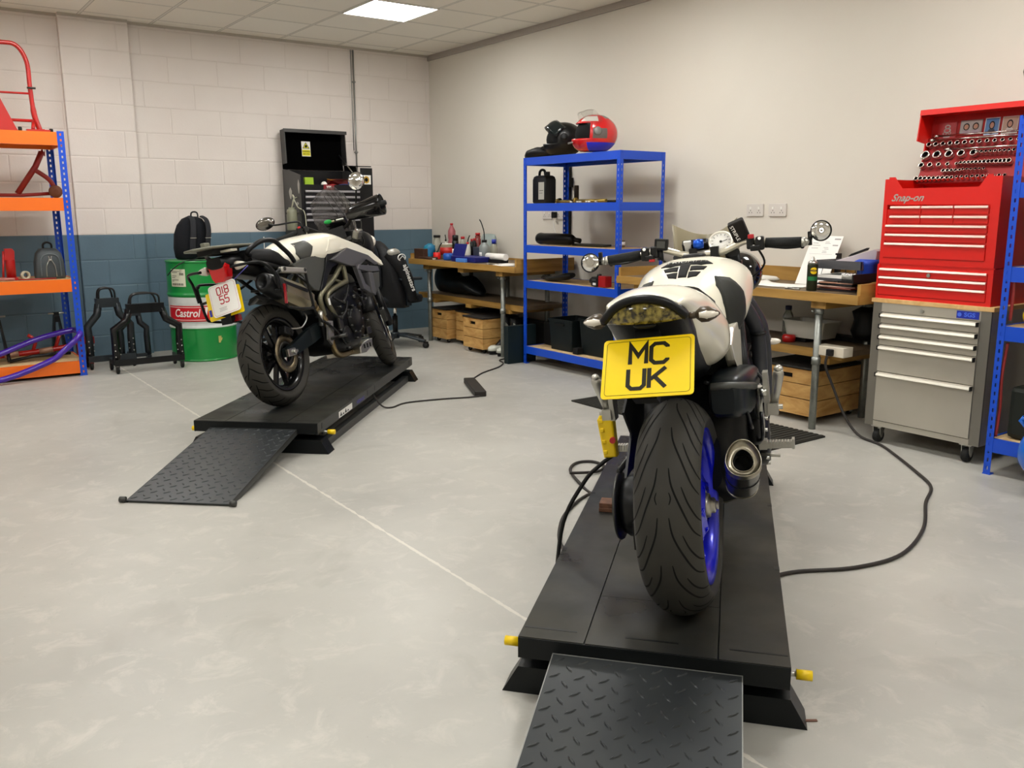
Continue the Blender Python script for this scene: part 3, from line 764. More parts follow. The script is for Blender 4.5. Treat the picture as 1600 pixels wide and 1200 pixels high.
    m.sphere((-.340, 0, .890), .018, 0, 16, 8, (.7, 1.6, .5)); m.build('plate_bracket', M_black, B)
    # indicators
    for y, s in ((.085, 1), (-.10, -1)):
        m = MB(); m.tube([(-.29, y*.9, .900), (-.30, y+s*.03, .903)], .009, 10, 1)
        R_ = [[V(-.302 + rx*cos(a), y+s*d, .903 + rz*sin(a)) for a in [2*pi*j/14 for j in range(14)]] for d, rx, rz in ((.022, .008, .010), (.034, .017, .020), (.052, .019, .0195), (.070, .012, .011), (.080, .003, .003))]
        m.loft(R_, 1)
        R_ = [[V(-.304 - rx*cos(a), y+s*d, .903 + rz*sin(a)) for a in [-pi/2 + pi*j/10 for j in range(11)]] for d, rx, rz in ((.031, .0165, .010), (.050, .0205, .0145), (.068, .013, .009), (.077, .006, .003))]
        m.loft(R_, 0, caps=False, closed=False); tag(m.build('indicator', [M_clear, mat('smoked_plastic', '#4a3f30', .3)], B), 'clear diamond rear indicator')
    # tank
    st = interp([(.16, .060, .850, .74), (.24, .088, .905, .72), (.33, .128, .955, .70), (.43, .172, .990, .70), (.54, .192, 1.008, .735), (.66, .196, 1.008, .79), (.76, .178, .985, .83), (.85, .12, .95, .87), (.89, .06, .93, .89)], 4)
    m = MB(); m.loft([sup(x, hw, zt, zb, 2.35, 40) for x, hw, zt, zb, _ in st], 0); tank = m.build('fuel_tank', M_bikewhite, B)
    bv = bvh_of(tank)
    for s in (-1, 1):
        m = MB(); patch(m, bv, [(.335, .81), (.33, .87), (.345, .925), (.38, .952), (.425, .94), (.46, .89), (.465, .82), (.445, .772), (.37, .762)], (0, 0, 0), (1, 0, 0), (0, 0, 1), (0, -s, 0), 0, .003)
        m.build('knee_pad', mat('knee_pad_grey', '#262722', .6), B)
    m = MB(); dn = (0.45, 0, -1)
    def pp(l): return [(a, b) for a, b in l]
    patch(m, bv, pp([(.47, .085), (.50, .06), (.485, 0), (.50, -.06), (.47, -.085), (.44, -.05), (.445, 0), (.44, .05)]), (0, 0, 1.0), (1, 0, 0), (0, 1, 0), (0, 0, -1), 0, .0025, 4)
    patch(m, bv, pp([(.45, .017), (.45, -.017), (.34, -.013), (.34, .013)]), (0, 0, 1.0), (1, 0, 0), (0, 1, 0), (0, 0, -1), 0, .0028, 4)
    for s in (-1, 1):
        patch(m, bv, pp([(.425, s*.02), (.43, s*.07), (.40, s*.062), (.385, s*.02)]), (0, 0, 1.0), (1, 0, 0), (0, 1, 0), (0, 0, -1), 0, .0025, 4)
        patch(m, bv, pp([(.375, s*.018), (.38, s*.055), (.35, s*.045), (.335, s*.018)]), (0, 0, 1.0), (1, 0, 0), (0, 1, 0), (0, 0, -1), 0, .0025, 4)
    pad = m.build('tank_pad', mat('pad_black', '#0a0a0a', .8), B)
    m = MB(); hit_ = bv.ray_cast(V(.468, 0, 1.5), V(0, 0, -1)); q = hit_[0] + hit_[1]*.0035
    yv = V(1, 0, 0) - hit_[1]*hit_[1].x
    add_text(m, 'TRIUMPH', .026, frame_mt(q, (0, -1, 0), yv), 0, ext=.0004, width=1.25); m.build('pad_lettering', M_steel, pad)
    m = MB(); m.lathe([(0, .012), (.035, .012), (.042, .006), (.042, 0), (0, 0)], bv.ray_cast(V(.66, 0, 1.5), V(0, 0, -1))[0], 'Z', 32); m.build('filler_cap', M_black, B)
    # white panels beneath the tank
    for s in (-1, 1):
        m = MB(); m.prism([(.16, .76), (.26, .80), (.50, .80), (.64, .80), (.60, .70), (.54, .62), (.48, .575), (.42, .58), (.33, .665), (.24, .70)], s*.128, s*.158, 'XZ', 0, bev=.008)
        m.build('side_panel', M_bikewhite, B)
    m = MB(); m.loft([sup(x, hw, zt, zb, 3, 24) for x, hw, zt, zb in ((.02, .10, .955, .90), (.08, .13, .925, .84), (.18, .12, .880, .80), (.30, .08, .872, .80))], 0); m.build('seat', mat('seat_vinyl', '#1c1c1d', .6, bump=(200, .2)), B)
    # handlebar and controls
    HB = [(.885, .365, 1.018), (.900, .22, 1.028), (.925, .16, 1.040), (.965, .075, 1.010), (.97, 0, 1.008)]
    path = smooth_path(HB + [(x, -y, z) for x, y, z in HB[-2::-1]], 6)
    m = MB(); m.tube(path, .0125, 14, 0); m.box(.945, .995, -.055, -.025, .985, 1.03, 1); m.box(.945, .995, .025, .055, .985, 1.03, 1)
    m.build('handlebar', [mat('bar_cream', '#dcd6c6', .25, .5), M_black], B)
    for s in (-1, 1):
        m = MB(); m.cyl((.886, s*.358, 1.018), (.899, s*.232, 1.027), .0185, n=20, i=0)
        m.cyl((.884, s*.372, 1.0175), (.886, s*.358, 1.018), .016, .0185, n=20, i=1); m.sphere((.884, s*.374, 1.0175), .0145, 1, 14, 8)
        m.build('grip', [M_gasket, M_alu], B)
        m = MB()
        m.obox((.895, s*.212, 1.028), (.052, .03, .05), None, 0, .006); m.obox((.905, s*.178, 1.032), (.045, .028, .046), None, 0, .006)
        m.obox((.878, s*.195, 1.012), (.03, .035, .02), None, 0, .004)
        m.cyl((.872, s*.212, 1.045), (.868, s*.212, 1.047), .006, n=10, i=1); m.cyl((.872, s*.19, 1.02), (.868, s*.19, 1.02), .005, n=10, i=1)
        if s < 0: m.obox((.880, s*.182, 1.056), (.022, .022, .016), None, 2, .003)
        else: m.obox((.868, s*.185, 1.002), (.012, .022, .010), None, 2, .002)
        m.build('switchgear', [M_black, M_white, mat('red_switch', '#a81c22', .4)], B)
        m = MB(); m.tube(smooth_path([(.93, s*.185, 1.02), (.955, s*.23, 1.012), (.945, s*.30, 1.0), (.935, s*.355, 1.0)], 5), .0065, 8, 0, flat=.7); m.sphere((.935, s*.358, 1.0), .0085, 0, 10, 8)
        m.build('lever', M_black if s < 0 else M_dsteel, B)
        # bar-end mirrors
        c = V(.865, s*.425, 1.052 if s < 0 else 1.016); nrm = V(-1, s*.10 - .12, -.02 if s < 0 else .10).normalized()
        m = MB(); m.tube([(.884, s*.372, 1.0175), (.885, s*.385, 1.02), (.872, s*.395, c.z)], .008, 10, 1); m.obox((.884, s*.386, 1.028), (.02, .014, .05), None, 1, .003)
        m.lathe([(0, -.016), (.02, -.014), (.034, -.004), (.0375, .002), (.0365, .005), (.035, .003), (0, .003)], c, nrm, 32, 1)
        mm = m.build('bar_end_mirror', [M_black, M_black], B)
        m = MB(); m.lathe([(0, .0068), (.018, .0062), (.0345, .0048), (.0345, .003), (0, .003)], c, nrm, 32, 0); m.build('mirror_glass', M_mirror, mm)
    # brake reservoir in its sleeve, with lettering, and the small box on the left
    m = MB(); mt = Matrix.Translation((.925, -.135, 1.085)) @ Matrix.Rotation(radians(-18), 4, 'X') @ Matrix.Rotation(radians(-12), 4, 'Y')
    m.box(-.028, .028, -.030, .030, -.040, .034, 0, mt, .006); rs = m.build('fluid_reservoir', mat('reservoir_sleeve', '#16120f', .85), B)
    m = MB(); add_text(m, 'STRIPLE', .018, mt @ frame_mt((-.0285, .014, -.004), (0, -.12, -1), (0, -1, .12)), 0, ext=.0003); m.build('sleeve_lettering', M_white, rs)
    m = MB(); m.obox((.90, .150, 1.058), (.03, .05, .044), Matrix.Rotation(radians(8), 4, 'X'), 0, .004)
    m.obox((.8843, .150, 1.058), (.002, .030, .026), Matrix.Rotation(radians(8), 4, 'X'), 1); m.cyl((.905, .158, 1.0), (.905, .158, 1.04), .012, n=12)
    m.build('clutch_reservoir', [M_black, M_grey], B)
    # clocks
    n_ = V(-.80, .02, .62).normalized(); c = V(1.0, -.062, 1.040)
    m = MB(); m.lathe([(0, -.04), (.036, -.03), (.043, 0), (.047, .008), (.047, .014), (.041, .014), (.040, .006), (0, .006)], c, n_, 36, 0)
    ck = m.build('tachometer', mat('bezel_cream', '#e4dfd2', .3, .3), B)
    m = MB(); m.lathe([(0, .008), (.040, .008), (.040, .006), (0, .006)], c, n_, 36, 0)
    X_ = n_.cross(V(0, 0, 1)).normalized(); Y_ = X_.cross(n_)
    X_ = -X_ if X_.y > 0 else X_; Y_ = n_.cross(X_); mt = frame_mt(c + n_*.0084, X_, Y_)
    for k in range(11):
        a = radians(220 - k*26); m.obox(mt @ V(.033*cos(a), .033*sin(a), 0), (.007, .0018, .0006), mt.to_3x3().to_4x4() @ Matrix.Rotation(a, 4, 'Z'), 1)
    m.obox(mt @ V(.010, .002, .001), (.030, .002, .001), mt.to_3x3().to_4x4() @ Matrix.Rotation(radians(20), 4, 'Z'), 1); m.cyl(c+n_*.008, c+n_*.011, .005, n=12, i=1)
    m.build('dial', [M_white, M_black], ck)
    m = MB(); m.obox((1.0, .035, 1.035), (.03, .10, .055), Matrix.Rotation(radians(-38), 4, 'Y'), 0, .006); m.obox((.983, .062, 1.040), (.01, .03, .05), Matrix.Rotation(radians(-38), 4, 'Y'), 1, .003)
    m.build('digital_display', [M_black, M_white], B)
    m = MB(); m.lathe([(.0, -.02), (.016, -.018), (.020, 0), (.016, .018), (0, .02)], (.955, .018, 1.045), 'Y', 20); m.cyl((.955, .03, 1.045), (.955, .03, 1.062), .007, n=10); tag(m.build('ignition_switch', mat('anodised_blue', '#1450c0', .3, .6), B), 'bright blue anodised cap')
    # fly screen
    m = MB(); R_ = []
    for q in range(17):
        f = -1 + 2*q/16; y = f*.125; xo = 1.15 - .10*f*f; zt = 1.075 + .055*abs(f)**1.8
        R_.append([V(xo, y, .90), V(xo-.005, y, .98), V(xo-.02, y, zt), V(xo-.016, y, zt+.001), V(xo+.0, y, .98), V(xo+.005, y, .90)])
    m.loft(R_, 0); m.build('fly_screen', mat('screen_cream', '#8c8268', .4), B)
    m = MB(); m.tube(smooth_path([(.93, -.20, 1.01), (.96, -.22, .95), (1.0, -.17, .90), (1.05, -.10, .88)], 6), .004, 8); m.tube(smooth_path([(.93, .17, 1.01), (1.0, .12, .96), (1.06, .05, .92)], 6), .004, 8); m.build('cable', M_black, B)
    # radiator + front indicators seen past the right side
    m = MB(); m.box(.92, .96, -.17, .17, .46, .78, 0); m.sphere((1.0, -.19, .66), .045, 1, 18, 10, (1.4, .8, .7))
    m.build('radiator', [M_black, M_grey], B)
    for s in (-1, 1):
        m = MB(); m.tube([(1.12, s*.13, .63), (1.12, s*.2, .63)], .007, 8, 1)
        m.sphere((1.12, s*.225, .63), .022, 0, 16, 10, (.8, 1.4, .6)); m.build('front_indicator', [M_clear, M_black], B)
    # side stand
    m = MB(); m.tube([(.62, .14, .22), (.66, .24, .08), (.665, .262, .040)], .011, 12); m.box(.64, .70, .235, .285, .031, .040); m.build('side_stand', M_bikeblack, B)
LENS = mat('smoked_lens', '#2c2610', .15, coat=.8, noise=(70, .22, '#8a7c3a'))
build_b2(B2)
# ============================================================ touring bike by the drum
B1 = bike_root('motorcycle', 'white and black adventure motorcycle with 018 55 plate, leaning on the farther lift',
               (-3.233, -3.761, .1775), radians(37.3), radians(10.5), .945)
M_olive = mat('frame_olive', '#6e6b56', .38, .55)
M_panel = mat('panel_grey', '#3f403c', .5)
M_shroud = mat('shroud_grey', '#5b5a5c', .38, .35)
M_tan = mat('brushed_steel', '#958b72', .34, .85)
M_eng = mat('engine_black', '#08090a', .4, .3, bump=(40, .15))
def build_b1(B):
    ST = radians(24); hd = Vector((1.15, 0, .93)); axs = Vector((-sin(radians(24)), 0, cos(radians(24))))
    SM = Matrix.Translation(hd) @ Matrix.Rotation(ST, 4, axs) @ Matrix.Translation(-hd)
    m = MB(); sf = tyre(m, .317, .155, .050, .225)
    for k in range(28):
        t0 = k*360/28
        for s in (-1, 1):
            o = 0 if s > 0 else 5
            groove(m, sf, [(t0+o, s*.10), (t0+o+3, s*.35), (t0+o+8, s*.62), (t0+o+12, s*.93)], .0075)
        if k % 2 == 0: groove(m, sf, [(t0, -.20), (t0+8, -.12), (t0+14, .02), (t0+19, .14)], .008)
    m.build('rear_tyre', [M_tyre, M_groove], B)
    m = MB(); wheel_rim(m, .317, .219, .125, nsp=10, split=False, hub=.05, swid=.022, dish=.01); m.build('rear_wheel', M_rimblack, B)
    m = MB(); disc(m, (0, -.085, .317), .118, .078, .005, 0, 20, 1); disc(m, (0, -.083, .317), .080, .05, .004, 1)
    m.build('rear_brake_disc', [mat('disc_brown', '#7d725c', .38, .8), M_dsteel], B)
    m = MB(); m.obox((.02, -.10, .45), (.09, .05, .05), Matrix.Rotation(radians(20), 4, 'Y'), 0, .008); m.cyl((.0, -.13, .455), (.0, -.09, .455), .014, n=12, i=0); m.cyl((.045, -.13, .44), (.045, -.09, .44), .014, n=12, i=0)
    m.tube(smooth_path([(.05, -.12, .46), (.14, -.14, .455), (.22, -.14, .50), (.24, -.12, .54)], 5), .005, 8, 1); m.build('rear_brake_caliper', [M_black, M_steel], B)
    m = MB()
    for s in (-1, 1):
        m.loft([[V(x, s*y+a*.017, z+b*hz) for a, b in ((-1, -1), (1, -1), (1, 1), (-1, 1))] for x, y, z, hz in ((-.06, .112, .325, .026), (.03, .112, .332, .036), (.25, .112, .385, .052), (.40, .10, .41, .048), (.46, .08, .42, .03))], 0, False)
    m.box(.36, .46, -.10, .10, .385, .445, 0); m.build('swingarm', mat('swingarm_dark', '#10191b', .4, .2), B)
    for s in (-1, 1):
        m = MB(); m.box(-.075, .012, s*.128, s*.148, .300, .345, 0, bev=.004); m.cyl((-.012, s*.145, .322), (-.012, s*.162, .322), .014, n=6, i=1)
        m.box(.010, .045, s*.132, s*.142, .315, .330, 0); m.build('chain_adjuster', [M_steel, M_alu], B)
    m = MB(); m.lathe([(.04, .088), (.098, .088), (.10, .092), (.098, .096), (.04, .096)], (0, 0, .317), 'Y', 44, 0)
    m.tube([(0, .092, .415), (.42, .09, .455)], .006, 6, flat=2); m.tube([(0, .092, .219), (.42, .09, .375)], .006, 6, flat=2); m.build('chain_sprocket', M_dsteel, B)
    m = MB(); m.loft([[V(x, y*hw, z + zz) for y, zz in ((-1, -.02), (-.7, .01), (0, .025), (.7, .01), (1, -.02), (.9, -.03), (0, .012), (-.9, -.03))] for x, z, hw in ((-.06, .672, .070), (.02, .675, .08), (.12, .66, .085), (.26, .58, .08), (.34, .46, .07))], 0); m.build('rear_mudguard', M_bikeblack, B)
    # front end, turned to the left
    m = MB(); sf = tyre(m, .332, .115, .042, .238, xc=1.50)
    for k in range(26):
        for s in (-1, 1):
            groove(m, sf, [(k*13.8 + (0 if s > 0 else 6), s*.10), (k*13.8+4 + (0 if s > 0 else 6), s*.5), (k*13.8+11 + (0 if s > 0 else 6), s*.9)], .005)
    m.xform(SM); m.build('front_tyre', [M_tyre, M_groove], B)
    m = MB(); wheel_rim(m, .332, .234, .090, xc=1.50, nsp=10, split=False, hub=.038, swid=.02, dish=0); m.xform(SM); m.build('front_wheel', M_rimblack, B)
    for s in (-1, 1):
        m = MB(); disc(m, (1.50, s*.068, .332), .155, .122, .005, 0, 24); disc(m, (1.50, s*.066, .332), .124, .04, .004, 1); m.xform(SM); m.build('front_brake_disc', [M_steel, M_black], B)
        m = MB(); m.obox((1.385, s*.085, .385), (.05, .05, .11), Matrix.Rotation(radians(-24), 4, 'Y'), 0, .01); m.xform(SM); m.build('front_brake_caliper', M_dsteel, B)
        m = MB(); m.cyl((1.515, s*.10, .30), (1.39, s*.10, .58), .030, .027, 20, 0); m.cyl((1.39, s*.10, .58), (1.20, s*.10, 1.01), .023, n=20, i=1)
        m.cyl((1.30, s*.10, .78), (1.205, s*.10, 1.0), .027, n=20, i=0); m.xform(SM); m.build('fork_leg', [M_bikeblack, M_chrome], B)
    m = MB(); R_ = []
    for k in range(13):
        a = radians(30 + k*11); R_.append([V(1.50+(.362-.03*q*q)*cos(a), q*.070, .332+(.362-.03*q*q)*sin(a)) for q in (-1, -.7, -.3, 0, .3, .7, 1)] + [V(1.50+(.354-.03*q*q)*cos(a), q*.064, .332+(.354-.03*q*q)*sin(a)) for q in (1, .7, .3, 0, -.3, -.7, -1)])
    m.loft(R_, 0); m.xform(SM); m.build('front_mudguard', M_bikeblack, B)
    m = MB(); m.box(1.15, 1.24, -.13, .13, .975, 1.0, 0); m.box(1.22, 1.31, -.13, .13, .78, .81, 0); m.xform(SM); m.build('fork_yoke', M_dsteel, B)
    HB = [(.945, .42, 1.115), (.985, .24, 1.130), (1.02, .18, 1.135), (1.13, .09, 1.075), (1.14, 0, 1.07)]
    path = smooth_path(HB + [(x, -y, z) for x, y, z in HB[-2::-1]], 6)
    m = MB(); m.tube(path, .0125, 12, 0); m.box(1.11, 1.17, -.06, .06, 1.0, 1.085, 0); m.xform(SM); m.build('handlebar', M_black, B)
    for s in (-1, 1):
        m = MB(); m.cyl((.948, s*.415, 1.115), (.984, s*.255, 1.128), .018, n=18); m.xform(SM); m.build('grip', M_gasket, B)
        m = MB(); m.obox((.995, s*.225, 1.13), (.055, .04, .055), None, 0, .006); m.obox((.998, s*.18, 1.13), (.04, .03, .04), None, 0, .006); m.obox((.97, s*.22, 1.155), (.02, .02, .014), None, 1, .003)
        m.tube(smooth_path([(1.03, s*.20, 1.125), (1.05, s*.26, 1.115), (1.03, s*.38, 1.10)], 5), .007, 8); m.xform(SM); m.build('switchgear', [M_black, M_red], B)
        if s < 0:   # big glossy cuff over the right grip
            m = MB(); ax = (V(.935, -.455, 1.112) - V(.990, -.225, 1.130)).normalized()
            m.lathe([(.030, -.01), (.044, .0), (.052, .05), (.060, .11), (.072, .21), (.076, .255), (.075, .262), (.069, .255), (.056, .12), (.02, .03)], V(1.00, -.135, 1.130), ax, 32, 0)
            m.xform(SM); m.build('grip_cuff', mat('cuff_black', '#0b0b0c', .14, coat=.5), B)
        c = SM.inverted() @ V(1.0 + (.0 if s > 0 else .0), .50 if s > 0 else -.285, 1.205 if s > 0 else 1.36)
        n_ = V(-1, .25*s*0+.0, 0); n_ = SM.to_3x3().inverted() @ V(-.92, -.34, -.10 if s > 0 else .0).normalized()
        rx, ry = (.068, .042) if s > 0 else (.056, .062)
        m = MB(); b0 = V(.995, s*.20, 1.15)
        m.tube(smooth_path([b0, b0 + V(.01, s*.02, .05), c + (b0-c).normalized()*.10 + V(.01, 0, .0), c + V(.012, 0, 0)], 6), .0065, 10, 0)
        X_ = n_.cross(V(0, 0, 1)).normalized(); Y_ = X_.cross(n_)
        if s < 0: X_, Y_ = (X_*cos(.5)+Y_*sin(.5)), (Y_*cos(.5)-X_*sin(.5))
        def el(f, o): return [c + X_*cos(2*pi*k/28)*rx*f + Y_*sin(2*pi*k/28)*ry*f - n_*o for k in range(28)]
        m.loft([el(.3, .022), el(.8, .016), el(1.05, .003), el(1.06, -.003), el(.97, -.005)], 0); m.xform(SM); mm = m.build('mirror', M_black, B)
        m = MB(); m.loft([el(.97, -.0052), el(.97, -.0075), el(.5, -.0095), el(.02, -.0100)], 0); m.xform(SM); m.build('mirror_glass', mat('mirror_dull', '#8c8a86', .12, 1.) if s > 0 else M_mirror, mm)
    # screen, clocks, headlights, nose
    m = MB(); R_ = []
    for q in range(15):
        f = -1 + 2*q/14; R_.append([V(1.36-.12*f*f, f*.14+.04, 1.02), V(1.31-.12*f*f, f*.165+.045, 1.16), V(1.24-.10*f*f, f*.15+.04, 1.28), V(1.19-.05*f*f, f*.085+.03, 1.385-.035*f*f)] + [V(1.193-.05*f*f, f*.085+.03, 1.386-.035*f*f), V(1.243-.10*f*f, f*.15+.04, 1.281), V(1.313-.12*f*f, f*.165+.045, 1.161), V(1.363-.12*f*f, f*.14+.04, 1.021)])
    m.loft(R_, 0); m.build('windscreen', mat('smoked_screen', '#a39d98', .10, trans=.75, ior=1.05, alpha=.42), B)
    m = MB()
    for y in (-.08, -.03, .02, .07): m.tube(smooth_path([(1.20, y+.02, 1.33), (1.25, y, 1.24), (1.30, y-.03, 1.12), (1.30, y-.02, 1.05)], 5), .003, 6)
    m.build('screen_strut', M_grey, B)
    m = MB(); m.obox((1.17, .02, 1.115), (.045, .17, .085), Matrix.Rotation(radians(-40), 4, 'Y'), 0, .01); m.obox((1.148, .055, 1.118), (.01, .08, .06), Matrix.Rotation(radians(-40), 4, 'Y'), 1, .003)
    m.obox((1.150, -.03, 1.12), (.01, .06, .06), Matrix.Rotation(radians(-40), 4, 'Y'), 2, .003); m.build('instrument_panel', [M_blackgloss, mat('lcd', '#b9b38f', .3), M_white], B)
    m = MB(); m.sphere((1.09, .045, 1.135), .022, 0, 14, 8, (1, 1.4, .7)); tag(m.build('key_fob', mat('green_rag', '#0f9a3f', .6), B), 'bright green key fob')
    m = MB(); m.loft([sup(x, hw, zt, zb, 3, 24) for x, hw, zt, zb in ((1.18, .10, 1.05, .90), (1.28, .15, 1.06, .84), (1.40, .13, 1.04, .84), (1.48, .07, .98, .86))], 0); m.build('headlight_housing', M_bikeblack, B)
    for s in (-1, 1):
        m = MB(); m.sphere((1.46, s*.065, .96), .055, 0, 20, 12, (.6, 1, .9)); m.build('headlight', M_clear, B)
        m = MB(); m.obox((1.02, s*.20, 1.00), (.07, .05, .06), Matrix.Rotation(.4, 4, 'X'), 0, .012); m.obox((1.06, s*.17, .97), (.05, .06, .05), None, 1, .01)
        m.tube(smooth_path([(1.0, s*.18, 1.02), (1.05, s*.22, .98), (1.10, s*.19, .93), (1.08, s*.13, .90)], 5), .006, 8, 1); m.cyl((.99, s*.21, 1.03), (1.03, s*.235, 1.02), .014, n=12, i=2)
        m.build('auxiliary_lamp', [mat('lamp_grey', '#77756c', .35, .7), M_black, M_steel], B)
    # tank and panels
    st = interp([(.185, .06, .905, .86), (.23, .115, .965, .84), (.33, .155, 1.008, .822), (.45, .175, 1.030, .815), (.58, .190, 1.043, .82), (.72, .200, 1.045, .84), (.86, .190, 1.012, .86), (1.0, .15, .96, .88), (1.10, .08, .925, .89)], 4)
    m = MB(); m.loft([sup(x, hw, zt, zb, 2.6, 40) for x, hw, zt, zb, _ in st], 0); tank = m.build('fuel_tank', M_bikewhite, B); bv = bvh_of(tank)
    for s in (-1, 1):
        m = MB(); patch(m, bv, [(.285, .978), (.39, .99), (.425, .945), (.385, .88), (.30, .868), (.265, .91)], (0, 0, 0), (1, 0, 0), (0, 0, 1), (0, -s, 0), 0, .003); m.build('knee_pad', M_panel, B)
        def wp(mb):
            for v in mb.bm.verts: v.co.y += s*.075*max(0, (v.co.x-.6))**1.0*.6 if v.co.x > .6 else 0
        m = MB(); m.prism([(.55, .90), (.62, .985), (.76, .99), (.985, .930), (1.162, .875), (1.28, .80), (1.30, .765), (1.27, .77), (1.19, .80), (1.06, .855), (.80, .918), (.62, .91)], s*.165, s*.192, 'XZ', 0, bev=.006); wp(m); m.build('tank_wing', M_bikewhite, B)
        m = MB(); m.prism([(.14, .845), (.30, .875), (.58, .90), (.585, .85), (.54, .80), (.46, .71), (.40, .655), (.34, .67), (.22, .78)], s*.135, s*.168, 'XZ', 0, bev=.008); m.build('side_cover', M_panel, B)
        m = MB(); m.prism([(.58, .905), (.80, .915), (.84, .88), (.76, .83), (.60, .80), (.52, .74), (.44, .655), (.40, .66), (.52, .80)], s*.160, s*.183, 'XZ', 0, bev=.004); wp(m); m.build('side_trim', M_bikeblack, B)
        m = MB(); m.prism([(.574, .846), (.804, .914), (1.068, .850), (1.20, .775), (1.13, .775), (1.02, .83), (.90, .80), (.868, .784), (.80, .79)], s*.18, s*.21, 'XZ', 0, bev=.005)
        m.prism([(.815, .79), (.87, .785), (.915, .62), (1.04, .563), (1.05, .60), (.945, .65), (.90, .78), (1.03, .82), (1.0, .84), (.86, .80)], s*.18, s*.21, 'XZ', 0, bev=.004)
        m.prism([(.88, .76), (1.04, .73), (1.18, .725), (1.17, .76), (1.04, .775), (.90, .79)], s*.175, s*.215, 'XZ', 0, bev=.004)
        m.prism([(1.00, .73), (1.06, .72), (1.05, .60), (1.04, .56), (1.0, .58)], s*.15, s*.225, 'XZ', 0, bev=.004); m.prism([(1.08, .72), (1.17, .72), (1.14, .62), (1.06, .57)], s*.16, s*.215, 'XZ', 1, bev=.004)
        wp(m); m.build('radiator_shroud', [M_shroud, M_panel], B)
        m = MB()
        for P in ([(.77, .17, .82), (.60, .175, .72), (.43, .175, .65), (.385, .17, .605), (.395, .165, .55), (.43, .15, .50)], [(.775, .172, .815), (.77, .175, .70), (.755, .175, .69), (.56, .178, .655), (.47, .178, .62), (.465, .175, .57), (.52, .17, .495), (.57, .165, .43)]):
            m.tube(smooth_path([(a, s*b, c) for a, b, c in P], 5), .0165, 12, 0)
        m.tube([(.60, s*.17, .72), (.70, s*.174, .69)], .010, 8, 0); m.build('frame_tube', M_olive, B)
        m = MB(); m.tube([(.15, s*.13, .82), (-.22, s*.12, .90)], .014, 10); m.tube([(.40, s*.13, .56), (-.10, s*.12, .86)], .012, 10); m.build('subframe', M_bikeblack, B)
        m = MB()
        for P, cl in (([(-.40, .10, .875), (-.33, .24, .875), (-.265, .275, .825), (-.245, .28, .775), (-.235, .28, .71)], False), ([(-.21, .28, .80), (-.175, .28, .815), (.06, .28, .79), (.085, .28, .72), (.095, .28, .58), (.075, .28, .562), (-.15, .28, .588), (-.20, .28, .625), (-.225, .28, .79)], True)):
            m.tube(smooth_path([(a, s*b, c) for a, b, c in P], 5, cl), .0085, 10, 0, closed=cl)
        m.tube([(.08, s*.28, .57), (.30, s*.20, .46)], .0085, 8, 0); m.tube([(.08, s*.28, .72), (.16, s*.15, .80)], .0085, 8, 0); m.tube([(-.22, s*.28, .70), (-.25, s*.10, .72)], .008, 8, 0)
        fr = m.build('pannier_frame', M_bikeblack, B)
        if s < 0:
            m = MB(); m.obox((-.06, -.285, .802), (.27, .03, .034), Matrix.Rotation(radians(5), 4, 'Y'), 0, .006)
            for x in (-.17, .05): m.cyl((x, -.305, .806-.09*(x+.06)), (x, -.27, .806-.09*(x+.06)), .011, n=14, i=1)
            m.build('bracket', [M_alu, M_dsteel], fr)
            m = MB(); m.obox((-.205, -.293, .675), (.012, .012, .115), Matrix.Rotation(radians(10), 4, 'Y'), 0); m.build('reflector', mat('reflector_red', '#8c1116', .25, coat=.6), fr)
    # engine
    m = MB()
    m.loft([sup(x, hw, zt, zb, 4.5, 24) for x, hw, zt, zb in ((.40, .13, .52, .30), (.48, .17, .64, .25), (.62, .19, .68, .22), (.80, .19, .72, .22), (.92, .17, .76, .26), (1.0, .11, .74, .34))], 0)
    m.lathe([(0, -.215), (.075, -.215), (.09, -.205), (.094, -.16), (0, -.16)], (.74, 0, .42), 'Y', 36, 0)
    m.lathe([(0, -.205), (.05, -.205), (.06, -.195), (.06, -.16), (0, -.16)], (.60, 0, .34), 'Y', 30, 0)
    for k in range(9):
        a = 2*pi*k/9; m.cyl((.74+.085*cos(a), -.218, .42+.085*sin(a)), (.74+.085*cos(a), -.18, .42+.085*sin(a)), .0065, n=8, i=1)
    for k in range(6): m.box(.82, .96, -.175, .175, .52+k*.03, .528+k*.03, 0)
    for (x, z) in ((.66, .55), (.70, .60), (.80, .58), (.60, .48), (.86, .52)): m.cyl((x, -.205, z), (x, -.17, z), .012, n=12, i=1)
    e2 = m; m = MB()
    for P in ([(.50, -.20, .60), (.58, -.22, .56), (.66, -.215, .60), (.74, -.20, .66)], [(.46, -.19, .50), (.52, -.215, .46), (.60, -.22, .50), (.66, -.21, .56)], [(.78, -.20, .62), (.86, -.21, .56), (.92, -.19, .48)], [(.30, -.16, .50), (.38, -.19, .44), (.48, -.20, .36), (.56, -.19, .28)]):
        m.tube(smooth_path(P, 6), .0075, 8, 0); m.build('hose', M_black, B); m = MB()
        e2.cyl(P[1], (P[1][0]+.016, P[1][1]-.002, P[1][2]-.004), .0105, n=12, i=1)
    for (x, z) in ((.55, .53), (.64, .50), (.70, .30), (.56, .25), (.80, .30), (.90, .40), (.93, .55), (.86, .62), (.72, .52), (.50, .38)): e2.cyl((x, -.222, z), (x, -.19, z), .008, n=8, i=1)
    e2.obox((.52, -.205, .43), (.05, .02, .09), None, 1, .006); e2.obox((.90, -.20, .33), (.06, .02, .05), None, 1, .006)
    m.bm.free(); e2.build('engine', [M_eng, M_dsteel], B)
    m = MB(); m.box(1.02, 1.07, -.14, .14, .50, .82, 0); m.build('radiator', M_black, B)
    m = MB(); m.prism([(.84, .178), (.93, .175), (1.04, .215), (1.05, .26), (1.0, .262), (.90, .245), (.85, .225)], -.14, .14, 'XZ', 0, bev=.006)
